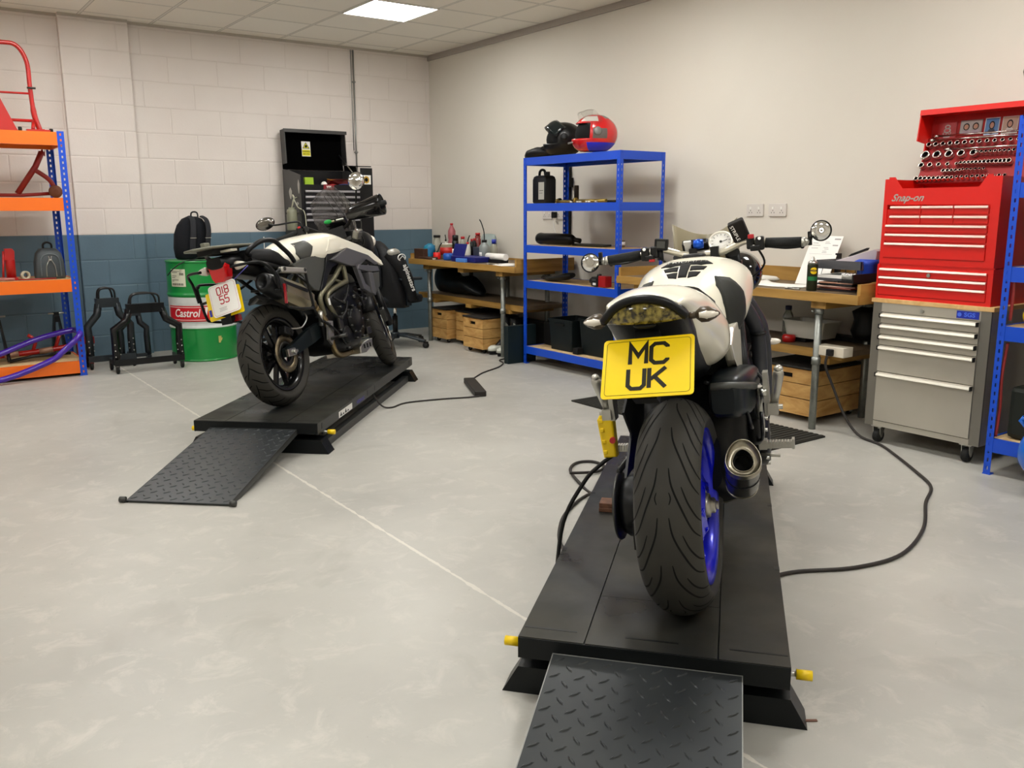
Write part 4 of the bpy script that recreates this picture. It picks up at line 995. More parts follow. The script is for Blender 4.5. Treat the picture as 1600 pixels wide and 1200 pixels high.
    for k in range(3): m.box(.90+k*.045, .918+k*.045, -.1415, -.139, .205, .235, 1)
    m.build('bash_plate', [M_alu, M_groove], B)
    m = MB(); m.tube(smooth_path([(.33, -.15, .56), (.42, -.15, .47), (.455, -.145, .40), (.47, -.14, .33), (.50, -.13, .26), (.58, -.11, .215), (.75, -.08, .20), (.95, -.04, .22), (1.05, -.02, .34), (1.03, 0, .48)], 5), .0205, 14, 0); m.build('exhaust_pipe', mat('header_bronze', '#7d6338', .35, .85, noise=(9, .6, '#a89a78')), B)
    m = MB(); A0, A1 = V(-.275, -.205, .760), V(.245, -.175, .600); ax = (A1-A0).normalized(); sx_ = ax.cross(V(0, 0, 1)).normalized(); up = sx_.cross(ax)
    def pg(c, r, e=1.0, n=8): return [c + sx_*r*cos(2*pi*(k+.5)/n) + up*r*e*1.12*sin(2*pi*(k+.5)/n) for k in range(n)]
    def rd(c, r, n=8): return pg(c, r, 1, n)
    m.loft([rd(A0+ax*.04, .018, 24), rd(A0-ax*.004, .026, 24), rd(A0-ax*.006, .040, 24), rd(A0+ax*.006, .052, 24), rd(A0+ax*.10, .062, 24), rd(A0+ax*.16, .064, 24), rd(A0+ax*.17, .060, 24)], 1)
    m.loft([pg(A0+ax*.165, .066), pg(A0+ax*.40, .074), pg(A0+ax*.50, .062), pg(A0+ax*.545, .035)], 0, False); m.tube([A1-ax*.03, A1+ax*.03, (.33, -.15, .56)], [.028, .024, .0205], 14, 2)
    m.obox(A0+ax*.28+V(0, -.062, .028), (.25, .010, .020), Matrix.Rotation(radians(17), 4, 'Y'), 1)
    m.build('silencer', [M_tan, M_bikeblack, mat('header_bronze', '#7d6338')], B)
    for s in (-1, 1):
        m = MB(); m.prism([(.40, .46), (.46, .45), (.44, .36), (.40, .30), (.36, .34)], s*.17, s*.185, 'XZ', 0); m.cyl((.40, s*.18, .34), (.40, s*.30, .35), .013, n=12, i=1); m.cyl((.30, s*.185, .44), (.285, s*.21, .53), .014, n=12, i=0)
        m.build('rider_footpeg', [M_alu, M_dsteel], B)
    m = MB(); m.box(.448, .462, -.195, -.188, .555, .60, 0); m.build('engine_label', M_white, B)
    # seat, rack, grab rails, tail
    m = MB(); m.loft([sup(x, hw, zt, zb, 3.2, 28) for x, hw, zt, zb in ((-.22, .09, .955, .90), (-.16, .14, .968, .875), (0, .155, .965, .86), (.06, .15, .945, .85), (.12, .145, .905, .83), (.20, .12, .895, .81), (.24, .08, .885, .83))], 0); m.build('seat', mat('seat_vinyl', '#1c1c1d'), B)
    m = MB()
    for s in (-1, 1): m.tube(smooth_path([(.20, s*.15, .865), (.14, s*.165, .905), (.05, s*.175, .955), (-.03, s*.18, .995), (-.14, s*.175, 1.0), (-.22, s*.16, .975), (-.25, s*.13, .945), (-.20, s*.11, .93)], 6), .0145, 12, 0)
    m.build('grab_rail', M_bikeblack, B)
    m = MB(); m.prism([(x, y) for x, y in ((-.14, -.11), (-.36, -.13), (-.52, -.09), (-.56, 0), (-.52, .09), (-.36, .13), (-.14, .11))], .985, .998, 'XY', 0, bev=.004)
    m.prism([(x, y) for x, y in ((.0, -.07), (-.34, -.09), (-.34, .09), (.0, .07))], .998, 1.003, 'XY', 1)
    m.obox((-.44, 0, 1.012), (.05, .03, .03), None, 0, .005); m.box(-.40, -.34, -.13, -.06, .960, .972, 1); m.box(-.46, -.20, -.05, .05, .955, .985, 2)
    m.build('luggage_rack', [mat('rack_grey', '#77776a', .45, .5), mat('rack_pale', '#c9c6b4', .4, .3), M_black], B)
    m = MB(); m.loft([sup(x, hw, zt, zb, 3, 20) for x, hw, zt, zb in ((-.40, .05, .94, .88), (-.30, .075, .95, .84), (-.10, .09, .93, .80), (.1, .09, .90, .78))], 0); m.prism([(-.30, .84), (-.26, .84), (-.33, .60), (-.40, .56), (-.40, .62), (-.34, .72)], -.035, .035, 'XZ', 0); m.build('tail_section', M_bikeblack, B)
    m = MB(); m.loft([[V(-.355-d, y*w, z_) for y, z_ in ((-.052, .92), (-.03, .925), (0, .908), (.03, .925), (.052, .92), (.062, .885), (.05, .825), (.03, .80), (-.03, .80), (-.05, .825), (-.062, .885))] for d, w in ((-.03, 1.05), (.02, 1.), (.032, .85))], 0, False); m.build('tail_light', mat('tail_red', '#c40a10', .12, coat=.7), B)
    for s in (-1, 1):
        m = MB(); m.tube([(-.33, s*.04, .878), (-.335, s*.10, .878)], .008, 8, 1)
        R_ = [[V(-.335 + rx*cos(a), s*d, .878 + rz*sin(a)) for a in [2*pi*j/14 for j in range(14)]] for d, rx, rz in ((.095, .016, .024), (.11, .018, .026), (.14, .014, .019), (.165, .006, .008))]
        m.loft(R_, 0); m.build('indicator', [M_clear, M_black], B)
    def plt(name, c, w, h, r, mt_, tilt=12, roll=0.):
        mt = frame_mt(c, (.10, -1, roll), (sin(radians(tilt)), 0, cos(radians(tilt)))); m = MB(); m.prism(rrect(-w/2, w/2, -h/2, h/2, r), -.002, .002, 'XY', 0, mt); return mt, m.build(name, mt_, B)
    mt, yp = plt('number_plate', V(-.378, .0, .682), .225, .165, .008, M_yplate, 14, .13)
    m = MB(); m.xform(Matrix()); m.prism([(-.108, -.055), (-.092, -.055), (-.092, -.015), (-.108, -.015)], .0021, .0026, 'XY', 0, mt)
    m.build('country_badge', mat('badge_blue', '#24249c', .4), yp)
    mt, wpl = plt('trade_plate', V(-.395, -.016, .708), .180, .186, .018, M_white, 14, .16)
    m = MB(); glyphs(m, '018', .024, .044, .010, mt, .0068, 0, .0, .028, z=.0028); glyphs(m, '55', .024, .044, .010, mt, .0068, 0, .0, -.026, z=.0028)
    o = rrect(-.082, .082, -.086, .086, .016); strokes(m, [o + [o[0]]], mt, .0012, 0, z=.0026); m.build('plate_lettering', mat('red_ink', '#b3152a', .5), wpl)
    m = MB()
    for y, w in ((-.050, .05), (-.058, .044), (-.066, .05)): m.prism([(-.02-w/2, y), (-.02+w/2, y), (-.02+w/2, y+.0018), (-.02-w/2, y+.0018)], .0021, .0027, 'XY', 0, mt)
    m.build('small_print', mat('grey_ink', '#8c8484', .6), wpl)
    m = MB(); mt2 = frame_mt(V(-.36, -.02, .588), (0, -1, 0), (0, 0, 1)); m.prism(rrect(-.055, .055, -.018, .018, .005), -.004, .004, 'XY', 0, mt2); m.build('rear_reflector', mat('reflector_red', '#8c1116'), B)
    m = MB(); m.tube(smooth_path([(-.33, -.05, .80), (-.30, -.10, .84), (-.27, -.13, .87)], 5), .003, 6); m.build('cable_tie', mat('violet_print', '#5a55b0'), B)
    m = MB(); m.tube([(.52, .15, .24), (.56, .26, .10), (.565, .285, .070)], .011, 12); m.box(.54, .60, .26, .31, .060, .068); m.build('side_stand', M_bikeblack, B)
build_b1(B1)
# ============================================================ racks
M_rackblue = mat('rack_blue', '#0a49c6', .4, .05, coat=.1)
M_orange = mat('rack_orange', '#f2700c', .4, coat=.15)
M_board = wood_mat('chipboard', '#b99a6c', '#d2b88c', (1, 1, 1), .75, 26)
def rack(name, label, loc, rz, width, depth, height, levels, bh, mbeam, mpost=M_rackblue, pw=.034, cat='shelving rack'):
    t = thing(name, label, cat, loc, rz)
    for sx, x0 in ((1, 0), (-1, width)):
        for sy, y0 in ((1, 0), (-1, depth)):
            m = MB(); th = .0022; n = int(height/.042)
            def leg(a0, a1, axis):           # one flange of the angle with keyhole slots
                w = (a1-a0); s1, s2 = a0 + w*.40, a0 + w*.62
                def bx(p, q, z0, z1):
                    if axis == 0: m.box(x0+sx*p, x0+sx*q, y0, y0+sy*th, z0, z1)
                    else: m.box(x0, x0+sx*th, y0+sy*p, y0+sy*q, z0, z1)
                bx(a0, s1, 0, height); bx(s2, a1, 0, height)
                for k in range(n+1):
                    z0 = k*.042; bx(s1, s2, z0, min(height, z0+.024))
            leg(0, pw, 0); leg(th, pw, 1)
            m.box(x0-sx*.002, x0+sx*(pw+.002), y0-sy*.002, y0+sy*(pw+.002), 0, .006)
            m.build('post', mpost, t)
    for z in levels:
        for y0, s in ((.0025, 1), (depth-.0025, -1)):
            m = MB(); m.prism([(y0, z-bh), (y0+s*.014, z-bh), (y0+s*.014, z-bh*.72), (y0+s*.004, z-bh*.68), (y0+s*.004, z-bh*.32), (y0+s*.014, z-bh*.28), (y0+s*.014, z), (y0, z)] if bh < .08 else [(y0, z-bh), (y0+s*.03, z-bh), (y0+s*.03, z-.004), (y0+s*.03, z), (y0, z)], .004, width-.004, 'YZ')
            m.build('beam', mbeam, t)
        for x0, s in ((.0025, 1), (width-.0025, -1)):
            m = MB(); m.box(x0, x0+s*.012, .017, depth-.017, z-bh, z); m.build('beam', mbeam, t)
        m = MB(); m.box(.017, width-.017, .018, depth-.018, z-.018, z-.002); m.build('shelf_board', M_board, t)
    return t
RACKM = rack('shelving_rack', 'blue boltless shelving rack carrying two helmets, against the cream wall', (-.63, -2.585, 0), -pi/2, 1.18, .46, 1.725, (1.725, 1.355, 1.012, .715, .150), .062, M_rackblue)
RACKR = rack('shelving_rack', 'blue shelving rack at the right edge beside the red tool chest', (-.72, -6.572, 0), -pi/2, 1.2, .46, 1.72, (1.715, 1.417, 1.025, .742, .186), .070, M_rackblue)
RACKO = rack('shelving_rack', 'blue and orange heavy shelving rack at the left edge holding paddock stands', (-5.62, -.94, 0), 0, 1.81, .58, 1.905, (1.898, 1.405, .775, .120), .098, M_orange, pw=.05)

# ============================================================ benches
M_bench = wood_mat('bench_top', '#5a4a38', '#7a674c', (1, .25, 1), .6, 8)
M_timber = wood_mat('timber', '#8a6527', '#b38a45', (1, .15, 1), .6, 7)
M_timberx = wood_mat('timber_cross', '#8a6527', '#b38a45', (.15, 1, 1), .6, 7)
M_galv = mat('galv_tube', '#9a9d98', .42, .8, noise=(30, .5, '#80837e'))
def bench(label, y0, y1, legs, shelf, ends):
    t = thing('workbench', label, 'workbench', (-.66, y1, 0)); ox, oy = .66, -y1
    def P(mb, *a, **k): mb.xform(Matrix.Translation((ox, oy, 0))); return mb
    m = MB(); m.box(-.66, -.02, y1, y0, .790, .822, 0); m.box(-.655, -.02, y1, y0, .775, .79, 0); P(m).build('worktop', M_bench, t)
    m = MB(); m.box(-.682, -.66, y1-.022, y0+.022, .772, .824); P(m).build('front_edge', M_timber, t)
    for y, zt in ends:
        m = MB(); s = -1 if y == y1 else 1
        m.box(-.66, -.02, y, y+s*.022, .772, zt); P(m).build('end_board', M_timberx, t)
    m = MB(); m.box(-.022, -.003, y1, y0, .80, .915 if y0 < -3 else .84); P(m).build('back_board', M_timber, t)
    for y in sorted({l[1] for l in legs}):
        m = MB(); m.box(-.64, -.05, y-.05, y+.05, .728, .775); P(m).build('bearer', M_timberx, t)
        m = MB(); m.box(-.56, -.06, y-.045, y+.045, .39, .425); P(m).build('shelf_bearer', M_timberx, t)
    sx0, sx1, sy0, sy1 = shelf
    m = MB(); m.box(sx0, sx1, sy1, sy0, .435, .470); P(m).build('lower_shelf', M_bench, t)
    m = MB(); m.box(sx0-.02, sx0, sy1, sy0, .420, .472); P(m).build('shelf_edge', M_timber, t)
    for x, y in legs:
        m = MB(); m.cyl((x, y, 0), (x, y, .728), .0215, n=20); m.cyl((x, y, .395), (x, y, .44), .027, n=20); m.cyl((x, y, .695), (x, y, .727), .027, n=20); m.cyl((x-.027, y+.02, .71), (x-.034, y+.03, .71), .006, n=8)
        P(m).build('leg', M_galv, t)
    return t
BEN1 = bench('timber workbench in the corner crowded with bottles, on scaffold tube legs', -.70, -2.50, [(-.60, -.95), (-.10, -.95), (-.60, -2.235), (-.10, -2.235), (-.10, -1.6)], (-.52, -.06, -.62, -2.46), [(-2.50, .885), (-.70, .875)])
BEN2 = bench('timber workbench between the blue rack and the red tool chest', -3.83, -5.765, [(-.627, -5.507), (-.12, -5.507), (-.60, -4.0), (-.10, -4.0)], (-.52, -.06, -3.95, -5.62), [(-5.765, .885), (-3.83, .885)])
m = MB(); m.box(-.13, -.03, -5.72, -4.9, .4715, .50); single(m, 'metal_strip', M_black, 'black metal strip at the back of the lower bench shelf by the steel cabinet', 'metal strip')
# ---- wooden crates on castors
M_crate = wood_mat('crate_pine', '#a97a3c', '#cfa564', (1, 1, 3), .6, 5)
def make_crate(label, loc, w, d, h, group):
    """local x: depth from the front, y: along the wall"""
    t = thing('wooden_crate', label, 'crate', loc, group=group)
    zb = .055; n = 3; bh = (h-zb-.012)/n
    for k in range(n):
        z0 = zb + k*bh; m = MB()
        m.box(0, .014, 0, w, z0, z0+bh-.005, 0, bev=.002) if k < n-1 else None
        if k == n-1:
            c = w/2; m.box(0, .014, 0, c-.045, z0, z0+bh-.005, 0); m.box(0, .014, c+.045, w, z0, z0+bh-.005, 0); m.box(0, .014, c-.045, c+.045, z0, z0+.03, 0); m.box(0, .014, c-.045, c+.045, z0+.058, z0+bh-.005, 0)
            m.box(.012, .015, c-.045, c+.045, z0+.03, z0+.058, 1)
        m.box(d-.014, d, 0, w, z0, z0+bh-.005, 0); m.box(.014, d-.014, 0, .014, z0, z0+bh-.005, 0); m.box(.014, d-.014, w-.014, w, z0, z0+bh-.005, 0)
        m.build('board', [M_crate, M_groove], t)
    m = MB(); m.box(.0, d, 0, w, zb-.012, zb); m.build('base', M_crate, t)
    m = MB(); m.box(-.006, d+.004, -.006, w+.006, h-.012, h, bev=.003); m.build('lid', mat('crate_lid', '#2a2724', .55), t)
    for x in (.05, d-.05):
        for y in (.045, w-.045):
            m = MB(); m.lathe([(0, -.009), (.018, -.009), (.020, -.005), (.020, .005), (.018, .009), (0, .009)], (x, y, .0205), 'Y', 18, 0); m.box(x-.012, x+.012, y-.014, y-.010, .018, .044, 1); m.box(x-.012, x+.012, y+.010, y+.014, .018, .044, 1); m.box(x-.018, x+.018, y-.018, y+.018, .040, .044, 1); m.build('castor', [M_rubber, M_steel], t)
    return t
make_crate('wooden castor crate nearest the bench leg, under the corner bench', (-.665, -2.0, 0), .33, .40, .335, 'crates under the corner workbench')
make_crate('wooden castor crate set back in the middle of the three', (-.50, -1.62, 0), .34, .40, .335, 'crates under the corner workbench')
make_crate('wooden castor crate beside the office chair, farthest of the three', (-.575, -1.225, 0), .28, .40, .345, 'crates under the corner workbench')
make_crate('large wooden castor crate under the bench by the steel cabinet', (-.535, -5.455, 0), .44, .48, .345, None)

# ============================================================ tool cabinets on the right
M_ss = mat('brushed_stainless', '#b3ada0', .38, .55, noise=(3, .5, '#bdb8ab'))
M_ssd = mat('stainless_dark', '#7f7b72', .42, .6)
M_redc = mat('tool_red', '#d4140a', .38, coat=.12)
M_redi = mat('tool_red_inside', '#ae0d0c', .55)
M_hand = mat('drawer_trim', '#e6c9bd', .3, .35)
M_oak = wood_mat('butcher_block', '#c79a5c', '#dfba80', (.2, 1, 1), .5, 12)
t = thing('roller_cabinet', 'stainless steel roller cabinet with five drawers and a wooden top under the red tool chest', 'tool cabinet', (-.61, -6.485, 0)); L = .645
m = MB(); m.box(.012, .50, 0, L, .098, .792, 0); m.box(0, .012, 0, .052, .098, .792, 1); m.box(0, .012, L-.052, L, .098, .792, 1); m.box(-.001, .012, .052, L-.052, .098, .128, 0); m.box(-.001, .012, .052, L-.052, .742, .792, 0)
m.build('body', [M_ss, M_ssd], t)
for z0, z1 in ((.682, .738), (.622, .678), (.562, .618), (.412, .558), (.132, .408)):
    m = MB(); m.box(-.006, .012, .054, L-.054, z0, z1, 0, bev=.001); d = m.build('drawer', M_ss, t)
    m = MB(); m.prism([(-.030, z1-.018), (-.026, z1-.006), (-.006, z1-.003), (-.006, z1-.022), (-.020, z1-.024)], .060, L-.060, 'XZ', 0); m.box(-.031, -.006, .0555, .061, z1-.025, z1-.002, 1); m.box(-.031, -.006, L-.061, L-.0555, z1-.025, z1-.002, 1)
    m.build('handle', [mat('handle_pale', '#e2ddcf', .3, .4), M_black], d)
m = MB(); m.box(-.004, .52, -.012, L+.012, .792, .815, bev=.002); m.build('wooden_top', M_oak, t)
m = MB(); m.cyl((-.001, .36, .765), (-.008, .36, .765), .010, n=18); m.build('lock', M_steel, t)
m = MB(); m.box(-.003, -.0005, .060, .175, .748, .786, 0); bd = m.build('brand_badge', mat('badge_blue2', '#10279c', .35), t)
m = MB(); add_text(m, 'SGS', .030, frame_mt((-.0034, .108, .767), (0, -1, 0), (0, 0, 1)), 0, ext=.0003, bold=.0008, width=1.15); m.cyl((-.0031, .160, .767), (-.0036, .160, .767), .011, n=16); m.build('badge_lettering', mat('badge_light', '#4a6fe0', .4), bd)
for x in (.045, .45):
    for y in (.07, L-.07):
        m = MB(); m.lathe([(0, -.016), (.034, -.016), (.037, -.010), (.037, .010), (.034, .016), (0, .016)], (x-.012, y, .0375), 'Y', 24, 0)
        for s in (-1, 1): m.prism([(x+.02, .092), (x-.035, .092), (x-.03, .05), (x-.015, .028), (x-.005, .03), (x+.005, .06)], y+s*.019, y+s*.022, 'XZ', 1)
        m.box(x-.04, x+.03, y-.032, y+.032, .090, .098, 1); m.build('castor', [M_rubber, M_alu], t)

t = thing('tool_chest', 'tall red tool chest with its lid open, standing on the stainless roller cabinet', 'tool chest', (-.595, -6.468, .815)); L = .628
def tdrawer(t, y0, y1, z0, z1, x=0., mats=None, hm=M_hand):
    m = MB(); m.box(x-.006, x+.004, y0, y1, z0, z1, 0); d = m.build('drawer', mats or M_redc, t)
    m = MB(); m.prism([(x-.015, z1-.010), (x-.012, z1-.001), (x-.006, z1), (x-.006, z1-.013), (x-.012, z1-.013)], y0+.002, y1-.002, 'XZ'); m.build('handle', hm, d); return d
m = MB(); m.box(.004, .40, 0, L, 0, .185, 0); m.box(.004, .012, 0, L, .185, .19, 0); m.build('lower_body', M_redc, t)
m = MB(); m.box(-.006, .004, 0, .026, 0, .185); m.box(-.006, .004, L-.012, L, 0, .185); m.box(-.004, .004, .026, L-.012, 0, .018); m.build('face_frame', M_redc, t)
for z0, z1 in ((.125, .166), (.083, .121), (.022, .079)): tdrawer(t, .030, L-.014, z0, z1)
m = MB(); m.cyl((-.006, .33, .139), (-.014, .33, .139), .010, n=16); m.build('lock', M_steel, t)
W0 = L-.006
m = MB(); m.box(.004, .38, .004, W0, .19, .48, 0); m.box(-.002, .004, .004, .05, .19, .64, 0); m.box(-.002, .004, W0-.022, W0, .19, .64, 0); m.box(-.002, .004, .05, W0-.022, .19, .222, 0); m.box(-.002, .004, .05, W0-.022, .505, .575, 0)
m.prism([(.05, .575), (.05, .650), (.075, .650), (.115, .590), (W0-.10, .590), (W0-.055, .650), (W0-.022, .650), (W0-.022, .575)], -.002, .004, 'YZ', 0)
m.box(.004, .38, .004, .010, .48, .640, 0); m.box(.004, .38, W0-.006, W0, .48, .640, 0); m.box(.37, .38, .010, W0-.006, .48, .66, 0)
m.build('upper_body', [M_redc, M_redi], t)
for z0, z1 in ((.362, .400), (.314, .352), (.226, .304)): tdrawer(t, .054, W0-.024, z0, z1)
for z0, z1 in ((.458, .498), (.410, .448)):
    for k in range(3): tdrawer(t, .054 + k*.176, .054 + k*.176 + .172, z0, z1)
m = MB(); add_text(m, 'Snap-on', .052, frame_mt((-.0024, .49, .540), (0, -1, 0), (0, 0, 1)), 0, ext=.0006, shear=.45, bold=.0012, width=1.05); m.build('maker_lettering', mat('badge_silver', '#d9d2cc', .25, .8), t)
# lid: leaning back panel with a front flange, sockets and pictures
LID = Matrix.Translation((.372, 0, .655)) @ Matrix.Rotation(radians(8), 4, 'Y')
m = MB(); m.box(0, .008, .004, W0, 0, .345, 1, LID); m.box(-.13, .008, .004, W0, .337, .347, 0, LID); m.box(-.13, .0, .004, .010, .18, .345, 0, LID); m.box(-.13, .0, W0-.006, W0, .18, .345, 0, LID); m.box(-.045, .0, .004, .010, -.03, .18, 0, LID); m.box(-.045, .0, W0-.006, W0, -.03, .18, 0, LID); m.box(-.134, -.13, .004, W0, .318, .347, 0, LID)
lid = m.build('lid', [M_redc, M_redi], t)
m = MB(); m.prism([(-.002, 0), (-.085, -.05), (-.09, -.045), (-.002, .19)], .012, W0-.012, 'XZ', 0, LID); m.build('socket_tray', mat('tray_red', '#8f0f12', .5), t)
# sockets stand on the sloping tray of the red chest
T0 = Matrix.Translation((-.595, -6.468, .815))
def tray(y, f):
    """point on the tray face: y along, f 0..1 from bottom to top"""
    p = V(-.09 + .086*f, y, -.045 + .23*f); return T0 @ (LID @ p)
TN = (T0 @ LID).to_3x3() @ V(-.94, 0, .34)
sk = None
M_sock = mat('socket_chrome', '#cfcbc4', .16, 1.)
def socket(y, f, r, ln=.03):
    global sk
    if sk is None:
        m = MB(); m.lathe([(.55, .3), (.62, 1.0), (.95, 1.0), (1.0, .95), (1.0, 0), (.5, 0)], (0, 0, 0), 'Z', 18, 0); m.lathe([(.60, .98), (.55, .35), (0, .35)], (0, 0, 0), 'Z', 18, 1, caps=False)
        sk = m.build('socket', [M_sock, M_groove]); o = sk
    else: o = sk.copy(); COL.objects.link(o)
    p = tray(y, f) + TN.normalized()*.001
    q = TN.normalized().to_track_quat('Z', 'Y'); o.rotation_mode = 'QUATERNION'; o.rotation_quaternion = q; o.location = p; o.scale = (r*1.22, r*1.22, ln)
    return o
rows = [(.93, .60, .12, 13, .0135, .009, 'top', .03), (.66, .598, .33, 5, .0215, .0165, 'second', .032), (.66, .31, .12, 9, .008, .008, 'second right', .035), (.40, .60, .40, 5, .0145, .008, 'third left', .03), (.42, .38, .13, 13, .008, .0125, 'third', .03), (.24, .46, .37, 5, .010, .008, 'fourth', .03), (.24, .35, .24, 6, .007, .007, 'fourth right', .036), (.06, .60, .40, 9, .012, .009, 'bottom', .03), (.06, .37, .12, 10, .0075, .0085, 'bottom right', .036)]
for f, y0, y1, n, r0, r1, nm, ln in rows:
    for k in range(n):
        u = k/(n-1); y = y0 + (y1-y0)*u; r = r0 + (r1-r0)*u
        o = socket(y, f, r, ln)
        sz = 'widest socket' if (k == 0 and r0 > r1) or (k == n-1 and r1 > r0) else 'chrome socket'
        tag(o, 'chrome socket in the %s row of the open red tool chest' % nm, 'socket', '%s row of sockets in the red chest' % nm)
m = MB()
for f, y0, y1 in ((1.06, .62, .06), (1.16, .60, .06), (.80, .50, .06)):
    m = MB(); a, b = tray(y0, f) + TN*.016, tray(y1, f) + TN*.016; m.cyl(a, b, .0055, n=12); m.cyl(a, a + (b-a)*.06, .012, .009, n=12)
    single(m, 'ratchet_bar', M_sock, {1.06: 'lower of the two long chrome ratchet bars above the top socket row', 1.16: 'upper of the two long chrome ratchet bars above the top socket row', .80: 'thin chrome extension bar between the first two socket rows'}[f], 'ratchet')
# things stuck inside the lid
LM = T0 @ LID
def card(y0, y1, z0, z1, x=-.003, rot=0.):
    c = LM @ V(x, (y0+y1)/2, (z0+z1)/2); return frame_mt(c, LM.to_3x3() @ V(0, -1, rot), LM.to_3x3() @ V(0, rot, 1)), (y1-y0), (z1-z0)
def photo(y0, y1, z0, z1, bg, label, frame='#c9c4c0', cat='photograph', subj='#2b2320', skin='#c79a83', top='#d8cfc8', n=1):
    mt, w, h = card(y0, y1, z0, z1); t = thing('photo_card', label, cat, mt.translation[:]); iv = Matrix.Translation(-mt.translation)
    def B(m, nm, ma): m.xform(iv); return m.build(nm, ma, t)
    m = MB(); m.box(-w/2, w/2, -h/2, h/2, -.001, .001, 0, mt); B(m, 'backing', mat(label+' frame', frame, .3))
    m = MB(); m.box(-w/2+.005, w/2-.005, -h/2+.005, h/2-.005, .001, .0013, 0, mt); B(m, 'picture', mat(label+' bg', bg, .3))
    for k in range(n):
        ox = (k-(n-1)/2)*w*.42
        m = MB()
        def ell(cx, cy, rx, ry, z, i): m.prism([(cx+rx*cos(2*pi*j/20), cy+ry*sin(2*pi*j/20)) for j in range(20)], z, z+.0002, 'XY', i, mt)
        ell(ox, -h*.30, w*.24/n**.4, h*.17, .0014, 2); ell(ox, h*.06, w*.19/n**.4, h*.24, .0016, 0); ell(ox, h*.05, w*.13/n**.4, h*.17, .0018, 1); B(m, 'portrait', [mat('ph_hair'+subj, subj, .5), mat('ph_skin', skin, .5), mat('ph_top'+top, top, .5)])
photo(.335, .455, .222, .302, '#a9a09c', 'framed photograph of two people on the red lid', '#8d8885', n=2, top='#b9a5b0')
photo(.245, .322, .215, .305, '#2f6fb5', 'portrait photograph with a blue background on the red lid', '#c9d6e6', top='#3c4658')
photo(.150, .232, .215, .305, '#c9a892', 'portrait photograph of a person with long dark hair on the red lid', '#d8cfc8', top='#e2d8cf')
mt, w, h = card(.475, .575, .205, .300); m = MB(); m.box(-w/2, w/2, -h/2, h/2, -.001, .0008, 0, mt)
for cx, cy, r in ((0, .022, .016), (0, .002, .020), (-.012, -.014, .012), (.014, -.012, .010)): m.prism([(cx+r*cos(2*pi*j/16), cy+r*.7*sin(2*pi*j/16)) for j in range(16)], .0009, .0012, 'XY', 1, mt); m.prism([(cx+r*.6*cos(2*pi*j/16), cy+r*.4*sin(2*pi*j/16)) for j in range(16)], .0013, .0015, 'XY', 0, mt)
m.box(-.018, .018, -.036, -.030, .0009, .0012, 1, mt); m.box(-.022, .022, -.027, -.022, .0009, .0012, 1, mt)
single(m, 'sticker', [mat('sticker_red', '#b0282c', .4), mat('sticker_grey', '#bdb0ac', .4)], 'faded red sticker with a grey emblem at the left of the red lid', 'sticker')
mt, w, h = card(.545, .615, .165, .190, -.004); m = MB(); m.box(-w/2, w/2, -h/2, h/2, -.001, .001, 0, mt); add_text(m, 'SIMPSON', .017, mt @ Matrix.Translation((0, 0, .0013)), 1, ext=.0002, bold=.0004, shear=.2); single(m, 'sticker', [mat('sticker_pale', '#d8c2b8', .4), M_redc], 'pale SIMPSON sticker on the left edge of the red lid', 'sticker')
# ============================================================ left rack: paddock stands and the rest
M_pred = mat('paddock_red', '#b3160f', .32, coat=.3)
M_pred2 = mat('paddock_dark_red', '#7d1413', .45, noise=(8, .6, '#9a2018'))
M_purple = mat('paddock_purple', '#3b1299', .28, coat=.4)
M_pblack = mat('paddock_black', '#0f1011', .35, coat=.2)
def tset(name, label, cat, parts, group=None):
    """several meshes in world space under one empty at the first part's base"""
    lo = Vector((1e9,)*3); hi = -lo
    for nm, mb, ma in parts:
        for v in mb.bm.verts:
            for k in range(3): lo[k] = min(lo[k], v.co[k]); hi[k] = max(hi[k], v.co[k])
    b = Vector(((lo.x+hi.x)/2, (lo.y+hi.y)/2, lo.z)); t = thing(name, label, cat, b[:], group=group)
    for nm, mb, ma in parts: mb.xform(Matrix.Translation(-b)); mb.build(nm, ma, t)
    return t
# tall red hoop stand on the top shelf
f = MB(); P = smooth_path([(-4.62, -.62, 1.93), (-4.60, -.62, 2.2), (-4.55, -.62, 2.44), (-4.42, -.62, 2.555), (-4.14, -.62, 2.57), (-4.03, -.62, 2.555), (-3.97, -.62, 2.44), (-3.965, -.62, 2.25), (-3.955, -.62, 2.05), (-3.925, -.62, 1.93)], 6)
f.tube(P, [.017 if p.z > 2.1 else .021 for p in P], 12); f.tube([(-4.60, -.62, 2.2), (-3.965, -.62, 2.205)], .008, 8); f.tube([(-4.61, -.62, 2.0), (-3.96, -.62, 2.0)], .012, 10)
f.tube([(-3.965, -.62, 2.0), (-3.99, -.74, 1.925)], .014, 8); f.tube([(-4.60, -.62, 2.0), (-4.58, -.74, 1.925)], .014, 8)
f.box(-4.04, -3.875, -.77, -.735, 1.899, 1.925); f.box(-4.64, -4.50, -.77, -.735, 1.899, 1.925); f.box(-3.945, -3.91, -.75, -.60, 1.899, 1.93); f.box(-4.64, -4.60, -.75, -.60, 1.899, 1.93)
w = MB(); w.lathe([(0, -.012), (.017, -.012), (.019, 0), (.017, .012), (0, .012)], (-3.866, -.752, 1.918), 'X', 16)
b = MB(); b.cyl((-3.99, -.645, 2.245), (-3.93, -.645, 2.245), .008, n=10)
tset('paddock_stand', 'tall red hoop paddock stand standing on the top orange shelf', 'paddock stand', [('frame', f, M_pred), ('wheel', w, M_rubber), ('bolt', b, M_dsteel)])
f = MB(); f.prism([(-4.25, 1.90), (-4.10, 1.90), (-4.12, 1.94), (-4.21, 2.16), (-4.26, 2.16)], -.82, -.79, 'XZ'); f.tube([(-4.24, -.80, 1.95), (-4.12, -.80, 1.92)], .012, 8); f.box(-4.6, -4.12, -.84, -.80, 1.90, 1.925)
